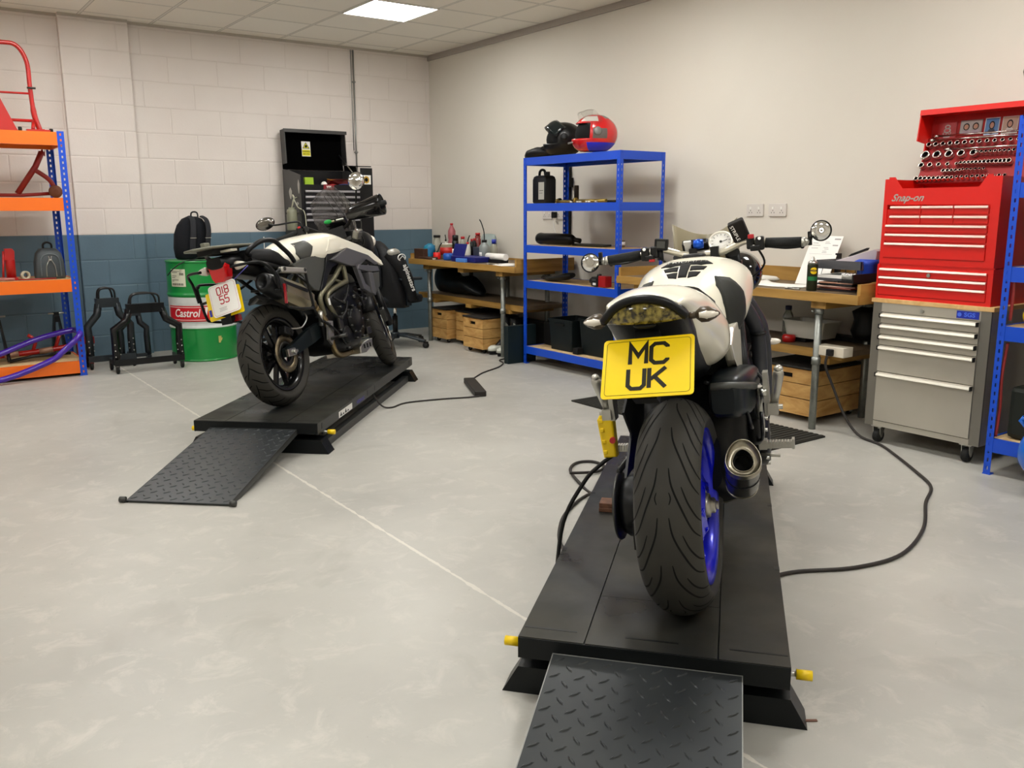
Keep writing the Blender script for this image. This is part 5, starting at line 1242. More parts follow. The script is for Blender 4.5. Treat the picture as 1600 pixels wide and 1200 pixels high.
w = MB(); w.lathe([(0, -.012), (.017, -.012), (.019, 0), (.017, .012), (0, .012)], (-4.09, -.82, 1.918), 'X', 16)
tset('paddock_stand', 'low red paddock stand cut off by the left edge, beside the tall hoop stand', 'paddock stand', [('frame', f, M_pred), ('wheel', w, M_rubber)])
# red stand on the second shelf
f = MB(); f.tube([(-3.93, -.62, 1.765), (-3.985, -.62, 1.65), (-4.13, -.62, 1.44)], .022, 12); f.tube(smooth_path([(-4.0, -.62, 1.63), (-3.90, -.62, 1.555), (-3.865, -.62, 1.49)], 5), .018, 12)
f.tube([(-4.50, -.62, 1.428), (-4.10, -.62, 1.428), (-3.87, -.62, 1.445)], .014, 10); f.prism([(-3.94, 1.77), (-3.925, 1.79), (-3.915, 1.76), (-3.905, 1.785), (-3.91, 1.73)], -.63, -.61, 'XZ')
w = MB(); w.lathe([(0, -.02), (.045, -.02), (.05, -.01), (.05, .01), (.045, .02), (0, .02)], (-3.862, -.64, 1.458), 'Y', 20); w.cyl((-3.862, -.665, 1.458), (-3.862, -.655, 1.458), .018, n=14)
tset('paddock_stand', 'worn red paddock stand lying on the second orange shelf', 'paddock stand', [('frame', f, M_pred2), ('roller', w, mat('roller_brown', '#6d3a1e', .6))])
# third shelf: bottle jack, tape, grey case, gloves
f = MB(); f.box(-4.30, -4.21, -.80, -.70, .775, .795); f.lathe([(.034, .795), (.036, .93), (.030, .95), (.022, .96), (.0, .96)], (-4.25, -.75, 0), 'Z', 20)
p = MB(); p.prism([(-4.29, .93), (-4.22, .93), (-4.215, 1.0), (-4.23, 1.02), (-4.28, 1.02)], -.785, -.715, 'XZ', bev=.004); p.tube([(-4.29, -.77, 1.0), (-4.31, -.79, .80)], .008, 8)
tset('bottle_jack', 'red bottle jack standing on the third orange shelf', 'jack', [('body', f, M_red), ('head', p, M_red)])
f = MB(); f.lathe([(.020, -.014), (.034, -.014), (.034, .014), (.020, .014)], (-4.155, -.76, .809), V(.35, -.9, 0), 28, loop=True)
single(f, 'tape_roll', mat('tape_cream', '#b9b39c', .6), 'small cream roll of tape beside the grey case', 'tape')
t = thing('carry_case', 'grey hard carry case with a rounded top, on the third orange shelf', 'case', (-3.975, -.72, .775))
m = MB(); m.loft([[V(x*w, y*d, z) for x, y in rrect(-.5, .5, -.5, .5, .18, 4)] for z, w, d in ((.002, .205, .15), (.02, .215, .16), (.13, .205, .155), (.20, .175, .14), (.235, .12, .10), (.24, .06, .06))], 0); m.build('shell', mat('case_grey', '#3e464a', .5), t)
m = MB(); m.tube(smooth_path([(-.03, 0, .235), (-.028, 0, .27), (0, 0, .285), (.028, 0, .27), (.03, 0, .235)], 5), .008, 8); m.build('handle', M_black, t)
m = MB(); m.tube(smooth_path([(-.07, -.085, .02), (-.065, -.08, .15), (-.03, -.073, .19), (.03, -.073, .19), (.065, -.08, .15), (.07, -.085, .02)], 5), .005, 8); m.build('rib', mat('case_rib', '#5a6367', .5), t)
m = MB(); 
for s in (-1, 1): m.tube(smooth_path([(s*.035, -.09, .02), (s*.030, -.088, .10), (s*.008, -.086, .15), (s*.010, -.085, .18)], 5), .004, 8)
m.cyl((-.012, -.086, .15), (.012, -.086, .15), .007, n=10)
single(m, 'pliers', M_steel, 'pair of pliers standing open against the grey case', 'pliers', (-3.975, -.722, .775))
f = MB(); f.tube(smooth_path([(-4.50, -.82, .79), (-4.35, -.84, .79), (-4.24, -.83, .788)], 5), [.018]*5+[.016]*5+[.012], 10, flat=.7); single(f, 'work_glove', mat('glove_pink', '#b0706a', .8), 'dusty pink glove lying on the third orange shelf by the jack', 'glove')
f = MB(); f.tube([(-4.22, -.86, .782), (-3.95, -.85, .782)], .006, 8); single(f, 'lever_bar', M_pred2, 'thin red lever bar lying along the front of the third shelf', 'bar')
# bottom shelf: purple stand sticking out, red and black stands
f = MB(); f.tube(smooth_path([(-4.75, -.93, .13), (-4.42, -.80, .20), (-4.15, -.76, .29), (-3.95, -.74, .335), (-3.84, -.74, .35)], 6), .023, 12); f.tube(smooth_path([(-4.70, -1.05, -.03+.06), (-4.40, -1.02, .045), (-4.08, -.99, .145), (-3.97, -.985, .22), (-3.845, -.98, .335), (-3.84, -.74, .35)], 6), .023, 12)
single(f, 'paddock_stand', M_purple, 'glossy purple paddock stand sticking out over the bottom orange shelf', 'paddock stand')
f = MB(); f.tube(smooth_path([(-4.7, -.60, .16), (-4.2, -.62, .175), (-3.88, -.62, .20)], 5), .022, 10); f.tube([(-4.15, -.62, .17), (-4.12, -.62, .25), (-4.14, -.62, .30), (-4.17, -.62, .32)], .014, 8); f.tube([(-3.98, -.62, .19), (-3.94, -.62, .30)], .014, 8)
g = MB(); g.tube([(-4.35, -.625, .168), (-4.25, -.625, .174)], .024, 12); g.tube([(-4.10, -.625, .18), (-4.0, -.625, .19)], .024, 12)
tset('paddock_stand', 'red paddock stand lying at the back of the bottom orange shelf', 'paddock stand', [('frame', f, M_pred), ('sleeve', g, mat('bare_sleeve', '#b58c74', .5, .4))])
f = MB(); f.tube([(-4.33, -.74, .135), (-4.15, -.73, .16), (-3.88, -.68, .155)], .014, 8); f.tube([(-4.33, -.74, .135), (-4.33, -.70, .19)], .014, 8); single(f, 'paddock_stand', M_pblack, 'black paddock stand lying under the purple one on the bottom shelf', 'paddock stand')
for x, lab in ((-3.93, 'black axle stand at the right end of the bottom orange shelf'), (-4.36, 'black axle stand at the left edge on the bottom orange shelf')):
    f = MB(); f.prism([(x-.06, .12), (x-.035, .12), (x-.014, .40), (x+.014, .40), (x+.035, .12), (x+.06, .12), (x+.02, .45), (x-.02, .45)], -.53, -.45, 'XZ'); g = MB(); g.cyl((x-.06, -.50, .47), (x+.06, -.50, .47), .007, n=10); f.box(x-.02, x+.02, -.51, -.47, .45, .48)
    tset('axle_stand', lab, 'axle stand', [('frame', f, M_pblack), ('pin', g, M_steel)])

# ============================================================ wheeled frames beside the drum
M_scuff = mat('frame_scuffed', '#24282b', .35, .5, noise=(9, .6, '#3a4044'))
def arch(mb, xs, y, zk, zt, hw, w=.018):
    x0, x1 = xs; xc = (x0+x1)/2
    for s, x in ((-1, x0), (1, x1)):
        P = smooth_path([(x, y, .075), (x+(.004*-s), y, .24), (x, y, zk), (xc+s*hw*1.25, y, zt-.09), (xc+s*hw, y, zt)], 1)
        mb.tube(P, w, 4, 0, flat=1.4)
def castor(x, y, col=M_rubber):
    m = MB(); m.lathe([(0, -.010), (.026, -.010), (.029, -.005), (.029, .005), (.026, .010), (0, .010)], (x, y, .029), 'X', 18, 0); m.box(x-.014, x-.011, y-.015, y+.015, .02, .075, 1); m.box(x+.011, x+.014, y-.015, y+.015, .02, .075, 1); return m
def wheel_frame(label, x0, x1, y, hw, zt, dy, mats, xoff=.0):
    f = MB(); arch(f, (x0, x1), y, .36, zt, hw, .022)
    f.box((x0+x1)/2-hw-.02, (x0+x1)/2+hw+.02, y-.02, y+.04, zt-.03, zt+.045)
    f.box(x0-.02, x1+.02, y-.035, y-.015, .065, .115); f.box(x0-.015, x0+.015, y, y+dy, .065, .105); f.box(x1-.015, x1+.015, y, y+dy, .065, .105)
    h = MB(); xc = (x0+x1)/2; h.tube(smooth_path([(xc-hw*.9, y, zt+.04), (xc-hw*.85, y-.01, zt+.10), (xc-hw*.5, y-.01, zt+.125), (xc+hw*.5, y-.01, zt+.125), (xc+hw*.85, y-.01, zt+.10), (xc+hw*.9, y, zt+.04)], 5), .008, 8); h.tube(smooth_path([(xc-hw*.9, y+.09, zt+.02), (xc-hw*.6, y+.09, zt+.115), (xc+hw*.6, y+.09, zt+.115), (xc+hw*.9, y+.09, zt+.02)], 5), .008, 8)
    b = MB()
    for s, x in ((-1, x0), (1, x1)):
        for z in (.10, .14, .19, .24): b.sphere((x+s*.006, y-.026, z), .006, 0, 8, 6); b.sphere((x-s*.03, y-.03, z-.03), .005, 0, 8, 6)
    parts = [('frame', f, mats), ('handle', h, M_pblack)]
    t = tset('wheeled_frame', label, 'wheeled frame', parts)
    b.xform(Matrix.Translation(-Vector(t.location))); b.build('bolt', M_steel, t)
    for (x, yy) in ((x0, y-.02), (x1, y-.02), (x0, y+dy-.01), (x1, y+dy-.01)):
        m = castor(x, yy); m.xform(Matrix.Translation(-Vector(t.location))); m.build('castor', [M_rubber, M_dsteel], t)
wheel_frame('black wheeled motorcycle frame in front, next to the green drum', -3.60, -3.09, -1.03, .125, .515, .22, M_pblack)
wheel_frame('scuffed dark wheeled frame behind, at the foot of the orange rack', -3.735, -3.40, -.70, .07, .545, .16, M_scuff)
f = MB(); arch(f, (-3.47, -3.255), -.62, .31, .45, .045, .018); f.box(-3.49, -3.235, -.63, -.61, .06, .09); f.box(-3.42, -3.30, -.64, -.60, .42, .48); f.box(-3.485, -3.455, -.66, -.58, .0, .07); f.box(-3.27, -3.24, -.66, -.58, 0, .07); single(f, 'hoop_stand', M_scuff, 'small dark hoop stand nested inside the wheeled frames', 'paddock stand')
f = MB(); f.box(-3.80, -3.64, -.40, -.34, .18, .24); f.box(-3.78, -3.74, -.40, -.34, 0, .18); f.box(-3.70, -3.66, -.40, -.34, 0, .18); single(f, 'trestle', M_pred2, 'low dark red stand against the wall behind the wheeled frames', 'stand')

# ============================================================ oil drum and backpack
DC, DR = V(-2.76, -.60, 0), .285
M_green = mat('drum_green', '#0b8a3a', .32, coat=.25, noise=(4, .5, '#0a7d35')); M_band = mat('drum_white', '#cfd3cf', .4, noise=(12, .6, '#b9beb9')); M_dred = mat('drum_red', '#c01420', .35)
t = thing('oil_drum', 'green oil drum with a white and red branded band, under the backpack', 'drum', DC[:])
def drumprof(z0, z1):
    P = []; n = max(2, int((z1-z0)/.008))
    for k in range(n+1):
        z = z0 + (z1-z0)*k/n; r = DR - .004
        for zc in (.30, .585): r += .009*math.exp(-((z-zc)/.011)**2)
        r += .003*sin(z*2*pi/.028)*(.45 < 0) ; P.append((r, z))
    return P
m = MB(); m.lathe([(0, .012), (DR-.02, .012), (DR-.002, 0), (DR+.002, .012)] + drumprof(.016, .295) + [(DR-.006, .30)], (0, 0, 0), 'Z', 64, caps=False); m.build('lower_shell', M_green, t)
m = MB(); m.lathe(drumprof(.295, .565), (0, 0, 0), 'Z', 64, caps=False); m.build('band', M_band, t)
m = MB(); m.lathe(drumprof(.565, .862) + [(DR+.003, .866), (DR+.003, .878), (DR-.004, .88), (DR-.008, .868), (0, .868)], (0, 0, 0), 'Z', 64, caps=False); m.build('upper_shell', M_green, t)
def wrap(mb, n0, a0, z0, off):
    mb.bm.verts.ensure_lookup_table()
    for v in mb.bm.verts[n0:]:
        a = a0 + v.co.x/DR; r = DR + .001 + off + v.co.z; v.co = V(r*cos(a), r*sin(a), z0 + v.co.y)
A0 = radians(-106)
def wrect(mb, x0, x1, y0, y1, sh=0., i=0, n=24, th=.001):
    T = [[V(x0 + (x1-x0)*k/n + sh*(y/(y1-y0)) if k == n or True else 0, y, z) for (y, z) in ((y0, 0), (y1, 0), (y1, th), (y0, th))] for k in range(n+1)]
    for k in range(n+1):
        for p in T[k]: p.x = (x0 + (x1-x0)*k/n) + (sh*(p.y-y0)/(y1-y0) if k == n else sh*(p.y-y0)/(y1-y0)*(k/n))
    mb.loft(T, i, False)
m = MB(); wrect(m, -.34, .06, -.068, .068, .015); wrap(m, 0, A0, .425, 0); m.build('red_panel', M_dred, t)
m = MB(); wrect(m, .022, .026, -.055, .055, .02, n=1, th=.0004); wrect(m, -.34, .024, -.057, -.053, 0, n=20, th=.0004); wrect(m, -.34, .044, .053, .057, 0, n=20, th=.0004)
add_text(m, 'Castrol', .098, Matrix.Translation((-.145, .002, 0)), 0, ext=.0005, shear=.25, bold=.0014, width=.80); wrap(m, 0, A0, .425, .0016)
m.build('brand_lettering', M_white, t)
m = MB(); wrect(m, -.275, -.125, -.075, .075); wrap(m, 0, A0, .735, 0); lb = m.build('product_label', mat('label_paper', '#cfd0b8', .6), t)
m = MB()
for k, (a, b, y) in enumerate(((-.265, -.18, .055), (-.265, -.20, .045), (-.265, -.21, .015), (-.265, -.225, .0), (-.265, -.19, -.02), (-.265, -.24, -.03))): wrect(m, a, b, y, y+.004, n=4, th=.0004)
for k in range(14): wrect(m, -.262+k*.0085, -.262+k*.0085+(.004 if k % 3 else .0055), -.066, -.046, n=1, th=.0004)
for k in range(5): wrect(m, -.178+k*.008, -.173+k*.008, .022, .042, n=1, th=.0004)
wrap(m, 0, A0, .735, .0012); m.build('label_print', M_groove, lb)
m = MB(); wrect(m, .0, .018, -.03, .03, .01, n=3); wrect(m, .018, .028, -.012, .012, .01, n=3); wrap(m, 0, A0 + .42, .19, 0); m.build('scuff_mark', mat('scuff_yellow', '#b5ae62', .7), t)
# backpack
t = thing('backpack', 'black backpack with padded shoulder straps standing on the green drum', 'backpack', (-2.80, -.56, .88))
m = MB(); rings = []
for z, w, d, ox in ((.002, .26, .17, 0), (.02, .29, .20, 0), (.10, .31, .21, 0), (.22, .30, .20, .005), (.30, .25, .18, .01), (.355, .17, .13, .015), (.375, .08, .08, .015)):
    rings.append([V(ox + w/2*(abs(cos(a))**.75)*(1 if cos(a) >= 0 else -1), d/2*(abs(sin(a))**.75)*(1 if sin(a) >= 0 else -1), z) for a in [2*pi*k/32 for k in range(32)]])
m.loft(rings, 0); m.build('body', mat('bag_black', '#0e1016', .85, bump=(40, .5)), t)
for x in (-.025, .105):
    m = MB(); P = smooth_path([(x*.8+.01, -.03, .375), (x*.9+.02, -.085, .345), (x+.015, -.118, .26), (x, -.125, .15), (x-.005, -.115, .06)], 6)
    m.tube(P, .026, 10, 0, flat=.35); m.box(x-.022, x+.03, -.1365, -.128, .188, .194, 1, Matrix.Translation((0, 0, 0))); m.build('shoulder_strap', [mat('strap_grey', '#26272b', .8), M_alu], t)
m = MB(); m.tube(smooth_path([(0, -.03, .37), (.005, -.03, .405), (.03, -.03, .415), (.055, -.03, .405), (.06, -.03, .37)], 5), .007, 8); m.build('handle', M_black, t)
m = MB(); m.tube(smooth_path([(.02, -.13, .03), (-.05, -.22, .012), (-.16, -.255, -.01), (-.235, -.235, -.06), (-.28, -.20, -.12)], 6), .009, 8, flat=.5); m.build('loose_strap', M_black, t)

# ============================================================ black tool chest at the back
M_bc = mat('chest_black', '#121213', .35, coat=.2); M_bcs = mat('chest_side', '#3b3b3a', .4, .2); M_pull = mat('pull_silver', '#b9b8bb', .3, .7)
t = thing('tool_chest', 'tall black tool chest with its lid raised, by the block wall behind the adventure motorcycle', 'tool chest', (-1.73, -.50, 0)); L = .645
m = MB(); m.box(0, L, .02, .44, .06, .98, 1); m.box(.0, L, .0, .02, .06, .98, 0); m.build('roller_base', [M_bc, M_bcs], t)
for k in range(4): m = MB(); m.box(.03, L-.03, -.006, 0, .12+k*.2, .30+k*.2, 0); d = m.build('base_drawer', M_bc, t); m = MB(); m.box(.04, L-.04, -.022, -.006, .275+k*.2, .292+k*.2); m.build('handle', M_pull, d)
m = MB(); m.prism([(0, .99), (.44, .99), (.44, 1.70), (.33, 1.70), (.0, 1.635)], 0, .008, 'YZ', 1); m.prism([(0, .99), (.44, .99), (.44, 1.70), (.33, 1.70), (.0, 1.635)], L-.008, L, 'YZ', 1)
m.box(0, L, .43, .44, .99, 1.70, 0); m.box(.008, L-.008, .004, .43, .99, 1.52, 0); m.box(0, .03, -.004, .004, .99, 1.63, 0); m.box(L-.03, L, -.004, .004, .99, 1.63, 0); m.box(.03, L-.03, -.004, .004, 1.50, 1.55, 0)
m.build('body', [M_bc, M_bcs], t)
for z in (1.470, 1.416, 1.362, 1.307, 1.252, 1.197): m = MB(); m.box(.034, L-.034, -.008, .004, z-.022, z+.028); d = m.build('drawer', M_bc, t); m = MB(); m.box(.038, L-.038, -.024, -.008, z+.006, z+.026, bev=.003); m.build('handle', M_pull, d)
m = MB(); m.box(.034, L-.034, -.008, .004, 1.0, 1.17); m.build('drawer', M_bc, t)
LB = Matrix.Translation((0, .425, 1.705)) @ Matrix.Rotation(radians(-4), 4, 'X')
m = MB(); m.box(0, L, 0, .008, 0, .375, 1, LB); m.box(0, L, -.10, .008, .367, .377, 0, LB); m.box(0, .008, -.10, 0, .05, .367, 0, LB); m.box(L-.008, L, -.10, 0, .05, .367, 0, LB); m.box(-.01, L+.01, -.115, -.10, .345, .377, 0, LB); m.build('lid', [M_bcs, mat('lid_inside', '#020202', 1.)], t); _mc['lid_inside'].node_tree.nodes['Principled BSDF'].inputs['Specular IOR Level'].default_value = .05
g = MB(); g.tube([(.62, .06, 1.62), (.60, .42, 1.86)], .006, 8); g.build('gas_strut', M_steel, t)
def sheet(name, label, cat, mt, w, h, ma, deco=None):
    m = MB(); m.box(-w/2, w/2, -h/2, h/2, -.0008, .0008, 0, mt)
    if deco: deco(m, mt)
    return single(m, name, ma, label, cat)
TW = Matrix.Translation((-1.73, -.50, 0))
def deco(m, mt):
    m.box(-.043, .043, -.066, -.008, .0009, .0012, 1, mt); m.prism([(-.038, .004), (.038, .004), (0, .066)], .0009, .0014, 'XY', 2, mt); m.prism([(-.030, .009), (.030, .009), (0, .058)], .0015, .0018, 'XY', 1, mt); m.prism([(-.014, .015), (.010, .015), (.016, .030), (0, .042), (-.010, .032)], .0019, .0022, 'XY', 2, mt)
    add_text(m, 'WARNING', .018, mt @ Matrix.Translation((0, -.026, .0014)), 2, ext=.0002, bold=.0003); add_text(m, 'KEEP AWAY', .013, mt @ Matrix.Translation((0, -.050, .0014)), 2, ext=.0002, bold=.0003)
c = TW @ (LB @ V(.255, -.002, .205)); sheet('warning_sign', 'yellow and white warning sign inside the raised black lid', 'sign', frame_mt(c, (1, 0, 0), LB.to_3x3() @ V(0, 0, 1)), .092, .145, [M_white, mat('sign_yellow', '#d8cf10', .5), M_groove], deco)
for (yy, zz, w, h, lab) in ((.42-.12-.25, 1.53, .045, .12, 'tall pale figure sticker on the side of the black chest'), (.26, 1.47, .07, .10, 'round pale head sticker on the side of the black chest'), (.10, 1.37, .07, .03, 'small white lettering sticker low on the side of the black chest')):
    m = MB(); m.prism([(w/2*cos(a)*(1+.15*sin(3*a)), h/2*sin(a)*(1+.12*cos(4*a))) for a in [2*pi*k/24 for k in range(24)]], 0, .0008, 'XY', 0, frame_mt((-1.7312, -.50+yy, zz), (0, -1, 0), (0, 0, 1))); single(m, 'sticker', mat('sticker_ash', '#b5b3ac', .5), lab, 'sticker')
# odds and ends in the open chest
def blob(name, label, cat, c, r, sc, ma): m = MB(); m.sphere((0, 0, 0), r, 0, 18, 12, sc); return single(m, name, ma, label, cat, c)
def bx(name, label, cat, c, s, ma, rz=0., bev=.003, group=None):
    """box resting with its base centre at c"""
    m = MB(); m.box(-s[0]/2, s[0]/2, -s[1]/2, s[1]/2, 0, s[2], bev=bev); return single(m, name, ma, label, cat, c, rz, group)
m = MB(); m.box(-.12, .12, -.02, .02, 0, .09, 0, bev=.003); add_text(m, 'XYGE', .048, frame_mt((0, -.0206, .058), (1, 0, 0), (0, 0, 1)), 1, ext=.0004, bold=.0004, width=1.3); single(m, 'parts_box', [mat('box_ochre', '#d8a51c', .5), mat('box_red', '#5a1410', .5)], 'ochre box with dark red capitals in the open black chest', 'box', (-1.285, -.36, 1.52))
blob('white_cap', 'white rounded cap in the middle of the open black chest', 'cap', (-1.455, -.42, 1.552), .03, (1, 1, 1.05), M_white)
blob('rag', 'crumpled red rag in front of the ochre box', 'rag', (-1.375, -.44, 1.538), .035, (1.5, 1, .6), mat('rag_red', '#b01f1b', .8, bump=(60, .8)))
blob('cloth', 'crumpled navy cloth at the right end of the black chest tray', 'cloth', (-1.25, -.44, 1.54), .04, (2.0, 1, .55), mat('cloth_navy', '#1b2350', .85, bump=(40, .8)))
bx('small_carton', 'flat lime green box at the left of the black chest tray', 'box', (-1.60, -.38, 1.52), (.09, .04, .10), mat('lime', '#9dc02a', .5))
m = MB(); m.box(-.055, .055, -.001, .001, 0, .05, 0); add_text(m, 'YSK', .03, frame_mt((0, -.0014, .025), (1, 0, 0), (0, 0, 1)), 1, ext=.0003, bold=.001); single(m, 'sticker', [mat('sticker_wine', '#7a1620', .4), M_white], 'dark red sticker with white capitals on the front edge of the black chest', 'sticker', (-1.445, -.506, 1.502))
t = thing('side_cabinet', 'small black side cabinet with a raised lid at the right of the black chest', 'cabinet', (-1.075, -.45, 0))
m = MB(); m.box(0, .13, 0, .38, 0, 1.60); m.build('body', M_bc, t); m = MB(); m.prism([(0, 1.60), (.01, 1.60), (.01, 1.72), (0, 1.72)], 0, .13, 'YZ'); m.prism([(.30, 1.60), (.38, 1.60), (.38, 1.76), (.02, 1.74), (.02, 1.73), (.37, 1.75)], 0, .13, 'YZ'); m.build('lid', M_bc, t)
m = MB(); m.box(-.05, .05, -.001, .001, 0, .09, 0); m.prism([(.032*cos(a), .045+.036*sin(a)) for a in [2*pi*k/20 for k in range(20)]], -.0016, -.001, 'XZ', 1); m.prism([(.018*cos(a), .045+.020*sin(a)) for a in [2*pi*k/20 for k in range(20)]], -.0022, -.0016, 'XZ', 2); single(m, 'sticker', [M_white, mat('sticker_gold', '#b8902a', .5), M_groove], 'white sticker with a gold roundel on the small black side cabinet', 'sticker', (-1.015, -.452, 1.56))
# fluid bottle hanging on the left of the chest, with its hose
t = thing('bleed_bottle', 'cloudy plastic bleed bottle with a hose hanging left of the black tool chest', 'bottle', (-1.80, -.42, 1.12))
m = MB(); m.lathe([(0, 0), (.048, .0), (.05, .01), (.05, .17), (.044, .195), (.03, .20), (.03, .215), (0, .215)], (0, 0, 0), 'Z', 24); m.build('bottle', mat('cloudy_plastic', '#8f9079', .35, trans=.3), t)
m = MB(); m.tube(smooth_path([(0, 0, .21), (.02, -.03, .30), (.01, -.01, .33), (.04, -.05, .22), (.09, -.09, .17), (.10, -.1, .0), (.10, -.10, -.10)], 6), .0045, 8); m.tube(smooth_path([(0, 0, .21), (.03, .02, .29), (.069, .02, .31)], 5), .004, 8); m.build('hose', mat('hose_clear', '#b0ae98', .3), t)
m = MB(); m.box(-1.862+1.80, -1.735+1.80, .0, .012, .150, .165); m.build('hanger', M_dsteel, t)
m = MB(); m.tube([(-1.945, -.02, 1.05), (-1.945, -.02, .75)], .004, 6); m.box(-1.955, -1.935, -.012, 0, .75, .78); single(m, 'wall_wire', M_paper, 'thin pale wire running down the blue part of the wall', 'wire')
# ============================================================ office chair with a jacket
t = thing('office_chair', 'black office chair on castors between the bikes and the corner bench', 'office chair', (-1.06, -1.06, 0))
m = MB()
for k in range(5):
    a = radians(-59 + 72*k); m.loft([[V(cos(a)*r - sin(a)*w*q, sin(a)*r + cos(a)*w*q, z+dz) for q, dz in ((-1, -.012), (1, -.012), (1, .012), (-1, .012))] for r, w, z in ((.03, .03, .115), (.15, .026, .105), (.33, .017, .068))], 0)
m.lathe([(.0, .08), (.04, .08), (.04, .13), (.03, .14), (0, .14)], (0, 0, 0), 'Z', 20); m.build('star_base', mat('chair_grey', '#2a3237', .4), t)
for k in range(5):
    a = radians(-59 + 72*k); m = MB(); 
    for s in (-1, 1): m.lathe([(0, -.008), (.024, -.008), (.028, 0), (.024, .008), (0, .008)], (cos(a)*.335 - sin(a)*.014*s, sin(a)*.335 + cos(a)*.014*s, .028), V(-sin(a), cos(a), 0), 18)
    m.box(cos(a)*.335-.018, cos(a)*.335+.018, sin(a)*.335-.018, sin(a)*.335+.018, .03, .062); m.build('castor', M_black, t)
m = MB(); m.cyl((0, 0, .13), (0, 0, .30), .026, n=18, i=0); m.cyl((0, 0, .30), (0, 0, .43), .016, n=18, i=1); m.build('gas_column', [M_black, M_chrome], t)
m = MB(); m.loft([[V(w*abs(cos(a))**.6*(1 if cos(a) >= 0 else -1), d*abs(sin(a))**.6*(1 if sin(a) >= 0 else -1), z) for a in [2*pi*k/32 for k in range(32)]] for z, w, d in ((.43, .19, .19), (.44, .235, .235), (.48, .245, .245), (.505, .235, .235), (.515, .19, .19))], 0); m.build('seat', mat('chair_fabric', '#14171c', .9, bump=(150, .4)), t)
m = MB(); m.loft([[V(-.235 - .04*((z-.6)/.4) + .028*cos(a)*(1 if 1 else 0), w*sin(a), z) for a in [2*pi*k/24 for k in range(24)]] for z, w in ((.56, .12), (.60, .19), (.75, .215), (.92, .20), (.99, .15), (1.0, .06))], 0); m.box(-.27, -.10, -.03, .03, .43, .45); m.box(-.275, -.25, -.03, .03, .43, .62); m.build('backrest', mat('chair_fabric', '#14171c'), t)
for s in (-1, 1):
    m = MB(); m.box(-.02, .03, s*.255, s*.285, .44, .66); m.box(-.10, .14, s*.245, s*.315, .66, .685, bev=.01); m.box(-.02, .03, s*.18, s*.285, .42, .44); m.build('armrest', mat('arm_plastic', '#1d242a', .45), t)
t = thing('motorcycle_jacket', 'black motorcycle jacket with white lettering draped over the office chair', 'jacket', (-1.24, -1.07, .42))
m = MB(); rings = []
for z, w, d, ox, oy in ((-.02, .14, .24, .02, -.02), (.06, .15, .26, .02, -.02), (.20, .145, .27, .01, -.01), (.34, .13, .27, -.01, 0), (.44, .11, .25, -.02, 0), (.52, .085, .20, -.03, 0), (.57, .06, .12, -.03, 0), (.60, .03, .05, -.03, 0)):
    rings.append([V(ox + .03 + (.16*(.45-z) if z < .45 else 0) + w*cos(a)*(1+.06*sin(5*a+z*9)), oy + d*sin(a)*(1+.04*sin(7*a+z*11)), z) for a in [2*pi*k/40 for k in range(40)]])
m.loft(rings, 0); jb = m.build('body', mat('jacket_black', '#0b0c0f', .6, bump=(30, .6)), t); bv = bvh_of(jb)
m = MB(); P = smooth_path([(.02, -.21, .50), (.10, -.27, .38), (.17, -.285, .22), (.22, -.27, .05)], 6); m.tube(P, [.07]*7+[.062]*6+[.052]*6, 14, 0); m.build('sleeve', mat('jacket_black', '#0b0c0f'), t)
def jet(u, v, dx=(1, 0, 0)):   # point on the camera-facing side of the sleeve
    return V(u, v, 0)
m = MB(); mt = frame_mt((.150, -.352, .27), (.34, -.03, -.94), (.94, .0, .34)); add_text(m, 'alpinestars', .062, mt, 0, ext=.001, shear=.1, bold=.001); m.build('sleeve_lettering', M_white, t)
m = MB(); m.sphere((.04, -.26, .50), .055, 0, 18, 10, (1.2, .75, .7)); m.build('shoulder_cup', mat('cup_grey', '#a9a79e', .35, .4), t)
m = MB(); P = [(.095+.05*cos(a)*.9, -.315+.012*cos(a), .455+.030*sin(a)) for a in [2*pi*k/20 for k in range(20)]]; m.tube(P, .005, 6, closed=True); m.tube([(.065, -.318, .435), (.10, -.322, .47), (.13, -.318, .44)], .004, 6); m.build('shoulder_emblem', M_white, t)
m = MB(); m.tube([(.10, -.33, .36), (.15, -.335, .33)], .008, 8, flat=.4); m.build('side_tab', M_alu, t)
m = MB(); m.lathe([(0, 0), (.09, 0), (.11, .22), (.112, .225), (.105, .22), (.086, .01), (0, .01)], (0, 0, 0), 'Z', 28); single(m, 'bucket', mat('bin_metal', '#8b8d80', .3, .8), 'small bare metal bucket on the floor behind the office chair', 'bucket', (-1.22, -.70, 0))

# ============================================================ on and around the corner bench
ZB = .8235
def bottle(label, x, y, r, h, body, cap, neck=.35, cap_r=.4, cat='bottle', name='bottle', z=ZB, shape=None, caph=.12, group=None, band=None, spout=None, sq=None):
    t = thing(name, label, cat, (x, y, z), group=group)
    prof = shape or [(0, 0), (r*.94, 0), (r, h*.03), (r, h*.62), (r*.9, h*.72), (r*neck, h*.84), (r*neck, h*.88)]
    m = MB(); m.lathe(prof + [(0, prof[-1][1])], (0, 0, 0), 'Z', 28)
    if sq: 
        for v in m.bm.verts: v.co.y *= sq
    m.build('body', body, t)
    zt = prof[-1][1]; m = MB(); m.lathe([(0, zt), (r*cap_r, zt), (r*cap_r, zt+h*caph), (r*cap_r*.7, zt+h*caph*1.05), (0, zt+h*caph*1.05)], (0, 0, 0), 'Z', 24); m.build('cap', cap, t)
    if band: m = MB(); z0, z1, bm_ = band; m.lathe([(r+.0004, h*z0), (r+.0010, h*z0), (r+.0010, h*z1), (r+.0004, h*z1)], (0, 0, 0), 'Z', 28, loop=True); m.build('label', bm_, t)
    if spout: m = MB(); m.tube(smooth_path([V(0, 0, zt+h*caph)] + [V(*p) for p in spout], 5), .0055, 8); m.build('spout', M_black, t)
    return t
